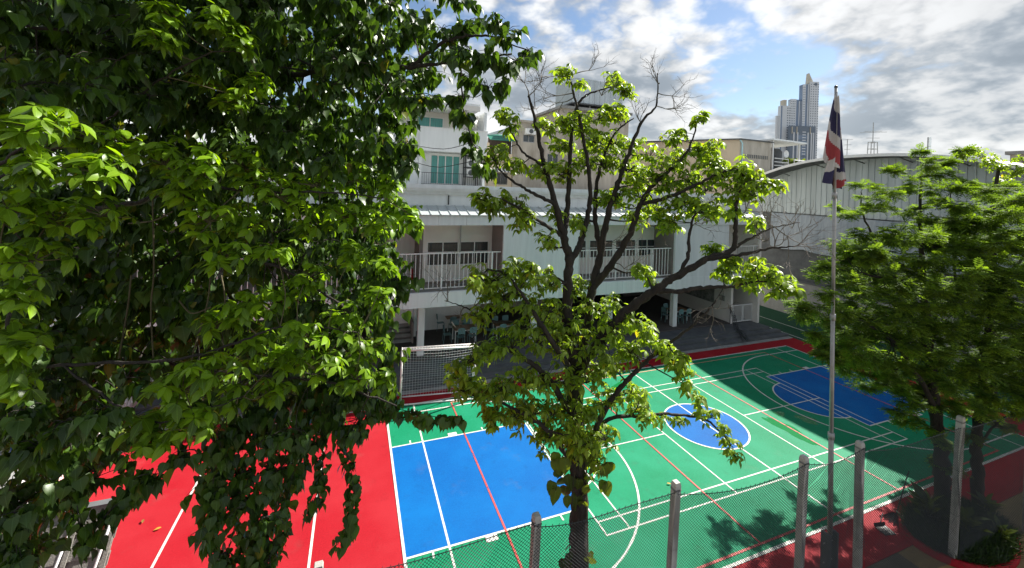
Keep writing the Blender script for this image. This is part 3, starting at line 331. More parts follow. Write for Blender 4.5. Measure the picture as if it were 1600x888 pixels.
BO_C=[(-3.2,4.84,11.18,0.18),(-3.13,5.25,11.43,0.2),(-2.23,6.41,12.54,0.28),(-1.08,4.88,11.79,0.22),(-0.99,5.67,12.38,0.26),(-0.72,6.31,12.78,0.3),(-0.46,6.62,13.12,0.32),(-0.16,5.2,12.29,0.26),(0.26,5.11,12.35,0.26),(-4.24,6.44,11.61,0.24),(-3.98,6.4,11.76,0.24),(-2.96,5.11,11.29,0.2),(-2.2,4.17,10.82,0.17),(-3.11,6.21,11.83,0.25),(-2.33,5.09,11.4,0.21),(-2.59,6.3,12.14,0.27),(-2.14,5.74,11.91,0.25),(-1.87,6.24,12.21,0.28),(-1.34,4.91,11.48,0.22),(-1.2,6.24,12.4,0.29),(-0.88,5.15,11.89,0.24),(-0.65,5.54,12.16,0.26),(-0.37,6.39,12.77,0.31),(0.07,6.37,12.77,0.32),(-3.06,4.61,10.75,0.17),(-2.93,4.62,10.84,0.17),(-2.97,4.96,10.86,0.19),(-2.91,5.16,11.06,0.2),(-2.53,4.96,10.98,0.2),(-2.14,4.45,10.9,0.18),(-2.1,4.82,11.09,0.2),(-2.28,5.94,11.51,0.25),(-2.06,6.36,11.81,0.28),(-1.41,4.62,11.22,0.2),(-1.32,5.76,11.67,0.26),(-1.14,6.18,12.01,0.29),(-0.71,4.81,11.42,0.23),(-0.32,6.37,12.23,0.31),(0.04,5.07,11.61,0.25),(0.26,5.95,12.36,0.3),(0.63,5.87,12.28,0.3),(-3.6,5.62,10.8,0.21),(-2.87,4.76,10.61,0.18),(-2.78,4.93,10.75,0.19),(-2.85,5.36,11.02,0.21),(-2.47,5.11,10.95,0.21),(-2.49,5.71,11.14,0.24),(-2.18,5.3,11.12,0.22),(-1.96,5.35,11.09,0.23),(-1.39,4.58,10.95,0.2),(-1.61,5.83,11.42,0.26),(-1.16,5.63,11.45,0.26),(-0.85,5.17,11.25,0.24),(-0.73,6.22,11.85,0.3),(-0.24,6.26,11.79,0.31),(0.19,5.69,11.64,0.29),(0.47,5.21,11.65,0.27),(-3.48,5.3,10.56,0.2),(-2.79,4.36,10.27,0.16),(-2.52,4.3,10.31,0.17),(-2.75,4.94,10.49,0.19),(-2.16,4.32,10.43,0.17),(-2.49,5.14,10.69,0.21),(-2.31,5.4,10.76,0.23),(-1.74,4.46,10.46,0.19),(-1.89,5.81,11.05,0.25),(-1.39,4.71,10.6,0.21),(-1.46,6.09,11.17,0.28),(-1.18,6.21,11.43,0.29),(-0.65,5.73,11.31,0.27),(-0.23,4.91,11.0,0.24),(-0.1,5.76,11.45,0.29),(0.32,5.55,11.33,0.28),(-4.15,6.42,10.65,0.24),(-2.58,4.34,10.16,0.17),(-3.49,6.0,10.64,0.23),(-3.35,6.29,10.58,0.25),(-2.77,5.79,10.54,0.24),(-2.61,6.05,10.61,0.25),(-1.94,4.75,10.42,0.2),(-2.22,6.51,10.88,0.28),(-1.78,5.51,10.63,0.24),(-1.71,6.52,11.07,0.29),(-1.37,6.46,11.17,0.3),(-0.86,5.02,10.7,0.23),(-0.62,6.26,11.0,0.3),(-0.32,6.53,11.14,0.32),(0.08,4.97,10.83,0.25),(0.61,5.5,10.99,0.29),(-3.59,5.85,10.27,0.22),(-2.59,4.38,9.86,0.17),(-3.39,6.03,10.31,0.24),(-2.36,4.72,10.01,0.19),(-2.87,5.97,10.46,0.24),(-1.99,4.57,9.99,0.19),(-2.1,5.44,10.26,0.23),(-2.03,6.4,10.65,0.28),(-1.44,4.96,10.17,0.22),(-1.17,5.15,10.42,0.23),(-0.96,5.68,10.6,0.27),(-0.7,5.35,10.61,0.25),(-0.25,4.87,10.33,0.24),(0.03,5.17,10.44,0.26),(0.22,5.15,10.64,0.26),(0.86,6.52,10.93,0.34),(-3.6,5.72,9.94,0.22),(-3.78,6.18,10.02,0.24),(-2.47,4.35,9.66,0.17),(-3.1,5.79,9.93,0.23),(-2.11,4.4,9.73,0.18),(-2.36,5.41,9.98,0.23),(-2.31,5.69,10.11,0.24),(-1.85,5.17,9.95,0.22),(-2.01,6.29,10.33,0.28),(-1.41,5.71,10.25,0.26),(-1.27,5.78,10.34,0.26),(-0.93,6.41,10.47,0.3),(-0.35,4.98,10.06,0.24),(-0.06,6.64,10.66,0.33),(0.08,5.98,10.56,0.3),(0.56,5.57,10.35,0.29),(1.04,6.27,10.72,0.33),(-1.89,4.93,9.76,0.21),(-1.87,6.56,10.02,0.29),(-1.21,5.78,9.92,0.27),(-0.99,5.37,9.8,0.25),(-0.68,6.19,9.91,0.3),(-0.42,5.6,9.98,0.27),(0.09,5.15,9.86,0.26),(0.54,6.18,10.32,0.32),(0.62,4.97,10.06,0.26),(-1.32,6.26,9.79,0.29),(-0.78,5.19,9.53,0.24),(-0.59,5.96,9.73,0.29),(-0.25,6.61,9.7,0.33),(0.23,5.89,9.87,0.3),(0.51,6.03,9.81,0.31),(-0.68,5.32,9.41,0.25),(-0.25,4.78,9.26,0.23),(0.12,4.89,9.42,0.25),(0.4,5.12,9.38,0.26),(0.74,5.15,11.09,0.19),(0.91,4.96,10.9,0.19),(1.13,4.93,11.0,0.16),(1.38,5.08,11.14,0.16),(1.47,4.56,11.0,0.12),(1.6,4.57,10.84,0.17),(1.95,4.71,10.72,0.1),(1.69,4.4,10.46,0.16),(1.39,4.5,10.52,0.21),(1.23,4.79,10.66,0.2),(1.03,4.7,10.53,0.18),(1.64,4.63,10.26,0.15),(1.42,4.63,10.16,0.14),(1.28,4.92,10.35,0.16),(1.16,4.97,10.1,0.12),(1.14,4.73,9.84,0.1),(1.29,4.94,9.67,0.1),(1.34,4.82,9.45,0.09),(1.36,4.6,9.26,0.08),(1.6,5.02,9.22,0.06),(0.52,4.99,9.47,0.09),(0.57,4.91,9.27,0.08),(0.49,4.91,9.18,0.07),(1.01,5.06,10.79,0.2),(0.82,5.28,10.46,0.18),(-1.74,6.91,9.4,0.35),(-1.12,6.05,9.34,0.31),(-0.64,7.38,9.3,0.4),(-2.14,6.01,9.02,0.29),(-1.75,5.87,8.89,0.29),(-1.41,6.06,9.05,0.31),(-0.82,7.41,9.12,0.4),(-0.18,6.5,8.68,0.36),(0.27,6.2,9.05,0.35),(-1.09,5.96,8.54,0.31),(-0.31,6.03,8.21,0.33),(0.25,7.01,8.49,0.4),(-1.49,6.92,7.78,0.35),(-1.04,7.03,7.74,0.37),(-0.42,7.09,7.65,0.39),(0.58,6.07,7.64,0.35),(-1.73,6.82,6.96,0.34),(-1.06,6.49,7.25,0.34),(-0.45,7.2,6.63,0.39),(0.06,7.19,6.63,0.4),(-1.31,7.32,6.14,0.38),(-0.77,6.02,6.55,0.32),(-0.24,7.27,6.3,0.4),(-1.66,7.35,5.56,0.37),(-1.02,7.4,5.57,0.39),(-0.31,6.1,6.03,0.33),(0.12,6.26,6.06,0.35),(0.27,5.23,6.56,0.2),(-1.63,5.51,6.49,0.19),(-1.41,5.52,6.43,0.19),(-1.35,5.74,6.35,0.2),(-0.98,5.55,6.31,0.2),(-0.75,5.73,6.2,0.21),(-0.44,5.96,6.15,0.22),(-0.05,5.65,6.27,0.22),(0.25,5.55,6.26,0.22),(0.43,6.11,5.95,0.24),(-1.53,5.06,6.47,0.17),(-1.38,5.69,6.03,0.2),(-1.11,5.38,6.22,0.19),(-0.9,5.85,5.85,0.21),(-0.55,5.16,6.16,0.19),(-0.34,6.13,5.74,0.23),(0.08,5.47,5.96,0.21),(-1.46,4.87,6.29,0.16),(-1.35,5.19,6.16,0.18),(-1.19,5.37,6.01,0.19),(-0.79,4.99,6.22,0.18),(-0.6,5.48,5.91,0.2),(-0.45,5.5,5.82,0.2),(-1.56,5.67,5.59,0.19),(-1.29,5.29,5.85,0.18),(-1.07,5.23,5.74,0.18),(-0.73,5.24,5.68,0.19),(-0.63,5.84,5.32,0.21),(-1.62,5.96,5.25,0.2),(-1.23,5.51,5.43,0.19),(-0.87,5.21,5.6,0.19),(-0.74,5.9,5.08,0.21),(-1.33,5.32,5.36,0.18),(-1.01,5.17,5.43,0.18),(-0.75,5.12,5.26,0.18),(-1.5,5.77,4.81,0.2),(-1.2,5.85,4.52,0.21),(-0.89,5.68,4.61,0.2),(-1.25,5.43,4.72,0.19),(-1.01,5.57,4.41,0.2),(-0.78,5.21,4.72,0.19),(-4.93,7.92,12.65,0.32),(-4.42,8.08,12.99,0.34),(-3.35,6.61,12.26,0.28),(-3.48,7.72,12.92,0.34),(-0.23,7.25,13.6,0.38),(0.2,7.56,13.81,0.4),(-4.1,6.42,11.79,0.26),(-3.75,6.31,11.69,0.26),(-4.97,8.62,12.93,0.36),(-4.17,8.31,12.73,0.36),(-3.55,7.43,12.56,0.32),(-3.31,7.66,12.71,0.34),(-2.52,7.01,12.5,0.32),(-2.68,8.17,12.94,0.38),(-1.83,7.42,12.99,0.36),(-1.55,8.5,13.53,0.42),(-1.0,8.11,13.42,0.41),(-0.42,8.18,13.56,0.42),(0.13,8.41,14.1,0.45),(0.58,7.03,13.26,0.38),(-4.26,6.52,11.37,0.26),(-4.33,6.86,11.62,0.28),(-3.96,6.68,11.54,0.27),(-3.5,6.35,11.48,0.27),(-3.2,6.36,11.55,0.27),(-3.38,7.62,12.15,0.33),(-3.18,8.37,12.79,0.38),(-2.44,7.46,12.31,0.35),(-2.41,8.53,12.8,0.4),(-1.8,8.43,13.01,0.41),(-1.13,6.67,12.05,0.33),(-0.94,7.76,12.76,0.39),(-0.21,7.34,12.94,0.38),(0.29,6.79,12.52,0.36),(-5.68,8.84,11.67,0.35),(-4.27,6.94,11.19,0.28),(-4.17,7.51,11.58,0.31),(-3.89,7.76,11.74,0.33),(-3.98,8.53,12.02,0.37),(-3.22,7.89,12.0,0.35),(-2.68,7.29,11.76,0.33),(-2.3,7.44,11.77,0.35),(-1.8,6.83,11.61,0.33),(-1.7,8.54,12.51,0.42),(-1.22,8.57,12.62,0.43),(-0.3,6.99,12.04,0.36),(0.12,6.63,12.09,0.35),(0.47,7.03,12.36,0.38),(-4.8,7.33,11.08,0.29),(-5.27,8.57,11.21,0.35),(-4.87,8.42,11.51,0.35),(-4.44,8.19,11.52,0.34),(-3.16,6.34,10.75,0.27),(-3.55,8.14,11.43,0.36),(-3.03,7.99,11.38,0.36),(-2.62,7.86,11.51,0.36),(-2.38,8.6,11.8,0.41),(-1.45,6.63,11.23,0.32),(-1.19,6.83,11.36,0.34),(-0.8,8.06,11.86,0.41),(-0.42,8.4,12.31,0.44),(0.14,7.85,11.94,0.42),(-4.5,7.11,10.54,0.29),(-4.7,7.75,10.8,0.31),(-4.46,7.98,10.91,0.33),(-3.31,6.45,10.5,0.27),(-3.17,7.05,10.89,0.31),(-2.86,6.94,10.91,0.31),(-2.51,6.67,10.64,0.3),(-2.29,7.5,10.89,0.35),(-1.74,6.85,11.07,0.33),(-1.38,7.01,10.99,0.34),(-0.74,6.83,10.9,0.35),(-0.5,7.89,11.48,0.41),(-0.08,6.57,11.04,0.35),(0.51,7.89,11.75,0.43),(0.9,6.89,11.54,0.38),(-4.27,6.52,10.18,0.26),(-5.21,8.59,10.63,0.35),(-3.78,6.69,10.29,0.28),(-4.6,8.4,10.44,0.35),(-4.09,8.28,10.47,0.36),(-3.75,8.36,10.78,0.37),(-2.52,6.7,10.29,0.3),(-2.37,7.42,10.48,0.34),(-1.96,6.66,10.39,0.31),(-1.79,8.45,10.92,0.41),(-1.15,8.24,11.04,0.41),(-0.56,7.79,10.81,0.4),(-0.38,7.43,11.02,0.39),(0.39,7.18,10.74,0.39),(0.79,8.06,11.23,0.44),(-4.74,7.55,9.9,0.3),(-4.79,7.86,9.99,0.32),(-3.29,6.54,9.97,0.28),(-2.5,6.89,10.05,0.31),(-1.93,6.57,9.88,0.31),(-1.89,8.0,10.26,0.38),(-1.51,7.66,10.43,0.37),(-0.7,6.82,10.13,0.35),(-0.36,8.24,10.57,0.43),(0.12,7.04,10.15,0.38),(0.75,7.29,10.4,0.4),(1.04,6.8,10.41,0.38),(-1.59,7.06,9.6,0.34),(-1.16,8.23,9.82,0.41),(-0.51,7.19,9.88,0.37),(-0.29,6.86,9.78,0.36),(0.49,7.45,10.06,0.4),(-0.37,7.15,9.4,0.37),(0.13,8.26,9.61,0.44),(-0.88,6.75,8.9,0.3),(-0.74,6.71,9.09,0.3),(-0.13,6.19,9.17,0.29),(0.19,5.86,9.11,0.28),(-1.1,6.72,8.7,0.3),(-0.85,6.28,8.82,0.28),(-0.34,6.67,8.66,0.31),(-0.13,6.94,8.68,0.32),(0.43,5.81,8.8,0.28),(-1.09,6.93,8.2,0.31),(-0.58,6.96,8.37,0.32),(-0.31,6.11,8.47,0.28),(0.21,6.76,8.29,0.32),(-0.77,7.28,7.82,0.33),(-0.48,6.46,8.1,0.3),(0.05,6.3,8.01,0.3),(0.46,6.68,8.05,0.32),(-0.88,6.79,7.46,0.3),(-0.58,6.51,7.75,0.3),(-0.09,7.02,7.49,0.33),(0.31,6.66,7.61,0.32),(0.48,6.03,7.57,0.29),(-0.76,6.38,7.28,0.29),(-0.5,6.4,7.28,0.29),(-0.01,6.34,7.26,0.3),(0.32,6.92,7.02,0.33),(-1.06,7.22,6.65,0.32),(-0.64,7.2,6.61,0.33),(-0.31,6.94,6.62,0.32),(0.36,6.73,6.75,0.32),(-0.56,6.06,6.8,0.27),(-0.45,6.62,6.61,0.3),(-0.04,7.02,6.19,0.33),(0.31,6.86,6.45,0.33),(-0.49,6.29,6.28,0.29),(-0.1,6.36,6.31,0.3),(-3.0,7.23,10.09,0.32),(-2.11,6.71,10.01,0.31),(-2.24,8.31,10.34,0.39),(-1.64,7.25,10.13,0.35),(-3.35,7.18,9.78,0.31),(-3.37,7.81,9.69,0.35),(-3.02,7.78,9.91,0.35),(-2.89,8.3,9.94,0.38),(-1.96,6.74,9.84,0.32),(-1.83,6.91,9.78,0.33),(-1.87,8.34,9.99,0.4),(-1.11,7.63,9.98,0.38),(-0.75,6.37,9.85,0.32),(-3.87,7.91,9.53,0.34),(-3.62,7.84,9.55,0.34),(-3.51,8.42,9.53,0.37),(-3.06,8.13,9.59,0.37),(-2.88,8.52,9.54,0.39),(-2.21,8.21,9.54,0.39),(-1.72,7.43,9.5,0.36),(-1.52,7.78,9.52,0.38),(-1.03,7.61,9.59,0.38),(-4.11,8.81,9.12,0.38),(-3.5,8.03,9.18,0.35),(-3.41,8.6,9.13,0.39),(-2.58,8.13,9.2,0.38),(-2.04,8.32,9.28,0.4),(-1.35,6.54,9.17,0.32)]
BO_S=[[(-0.05,5.58,6.25),(0.43,5.58,6.05),(0.82,5.37,6.01),(1.16,5.37,5.89),(1.44,5.51,5.79)],[(-0.19,5.42,6.19),(-0.03,5.69,5.52),(0.08,5.38,5.22),(0.06,5.34,4.85),(-0.08,5.64,4.32)],[(-0.52,5.22,6.35),(-0.58,5.44,5.63),(-0.66,5.29,5.15),(-0.8,5.54,4.39)],[(-0.33,5.47,6.19),(-0.29,5.58,5.64),(-0.29,5.25,5.39),(-0.44,5.5,4.94)],[(-0.94,5.42,6.31),(-1.06,5.31,5.82),(-1.16,5.47,5.14),(-1.28,5.47,4.55)],[(-0.71,5.18,6.41),(-0.83,5.25,5.81),(-0.91,5.27,5.23),(-0.91,5.17,4.81)],[(-1.24,5.03,6.23),(-1.33,5.14,5.71),(-1.35,5.07,5.3)],[(-1.93,5.25,5.94),(-1.98,5.05,5.86),(-2.03,4.77,5.89),(-2.21,4.83,5.6)],[(-2.37,4.89,6.53),(-2.3,4.83,6.15),(-2.2,4.71,5.87)],[(-1.7,4.89,6.09),(-1.83,4.79,6.16),(-2.18,5.37,5.65)],[(0.41,5.63,6.67),(0.47,5.28,6.48),(0.6,5.61,6.05)],[(-0.5,5.7,6.42),(-0.48,5.46,6.07),(-0.5,5.2,5.92)],[(-1.17,5.32,6.34),(-1.26,5.26,5.89),(-1.27,5.09,5.52),(-1.36,5.28,4.98)],[(0.29,5.24,7.47),(0.41,5.72,6.97),(0.45,5.57,6.68)],[(-0.06,5.54,6.76),(-0.13,5.7,6.29),(-0.15,5.54,5.96)],[(-0.8,5.22,5.1),(-0.94,5.19,4.88),(-0.98,5.11,4.68)]]
DK_C=[(-4.67,7.68,7.69,0.35),(-4.04,6.94,7.74,0.32),(-3.08,5.69,7.9,0.27),(-3.54,5.67,7.63,0.25),(-3.47,5.82,7.69,0.26),(-4.21,7.43,7.37,0.34),(-3.74,6.07,7.42,0.27),(-3.9,6.84,7.25,0.31),(-3.22,6.14,7.2,0.29),(-4.26,7.23,6.59,0.33),(-3.43,6.33,7.02,0.29),(-3.01,5.8,7.1,0.27),(-4.64,7.74,6.03,0.35),(-3.81,6.77,6.35,0.31),(-3.68,7.1,6.28,0.33),(-3.57,7.43,6.28,0.36),(-3.42,7.79,5.93,0.38),(-2.3,5.68,6.75,0.28),(-4.0,6.47,6.34,0.29),(-3.47,5.9,6.59,0.27),(-3.7,6.66,6.09,0.31),(-3.95,7.53,5.88,0.35),(-3.42,7.43,5.77,0.36),(-2.47,5.68,6.46,0.28),(-3.7,6.05,6.21,0.27),(-4.26,7.48,5.53,0.34),(-3.81,7.05,5.76,0.33),(-3.06,6.45,5.86,0.31),(-3.03,6.67,5.64,0.32),(-2.43,6.0,6.11,0.3),(-4.88,7.77,5.16,0.35),(-3.84,6.5,5.66,0.3),(-4.22,7.57,5.05,0.35),(-3.58,6.89,5.37,0.32),(-2.64,5.72,6.02,0.28),(-2.68,6.37,5.64,0.31),(-3.71,6.11,5.56,0.28),(-4.29,7.64,4.79,0.35),(-3.51,6.85,4.99,0.32),(-2.76,5.57,5.69,0.27),(-2.64,5.96,5.55,0.29),(-4.03,6.52,5.18,0.29),(-3.86,6.66,5.06,0.3),(-3.79,6.84,4.82,0.32),(-3.88,6.51,4.74,0.3),(-3.49,6.29,4.73,0.29),(-2.88,5.39,5.34,0.25),(-4.36,7.06,3.98,0.32),(-3.66,6.32,4.65,0.29),(-2.95,5.45,5.18,0.25),(-2.59,4.63,6.14,0.14),(-2.56,4.62,5.88,0.14),(-2.63,4.64,5.71,0.14),(-2.41,4.56,6.69,0.14),(-2.22,4.49,6.91,0.14),(-1.97,4.39,7.02,0.14),(-2.52,4.6,7.0,0.14)]
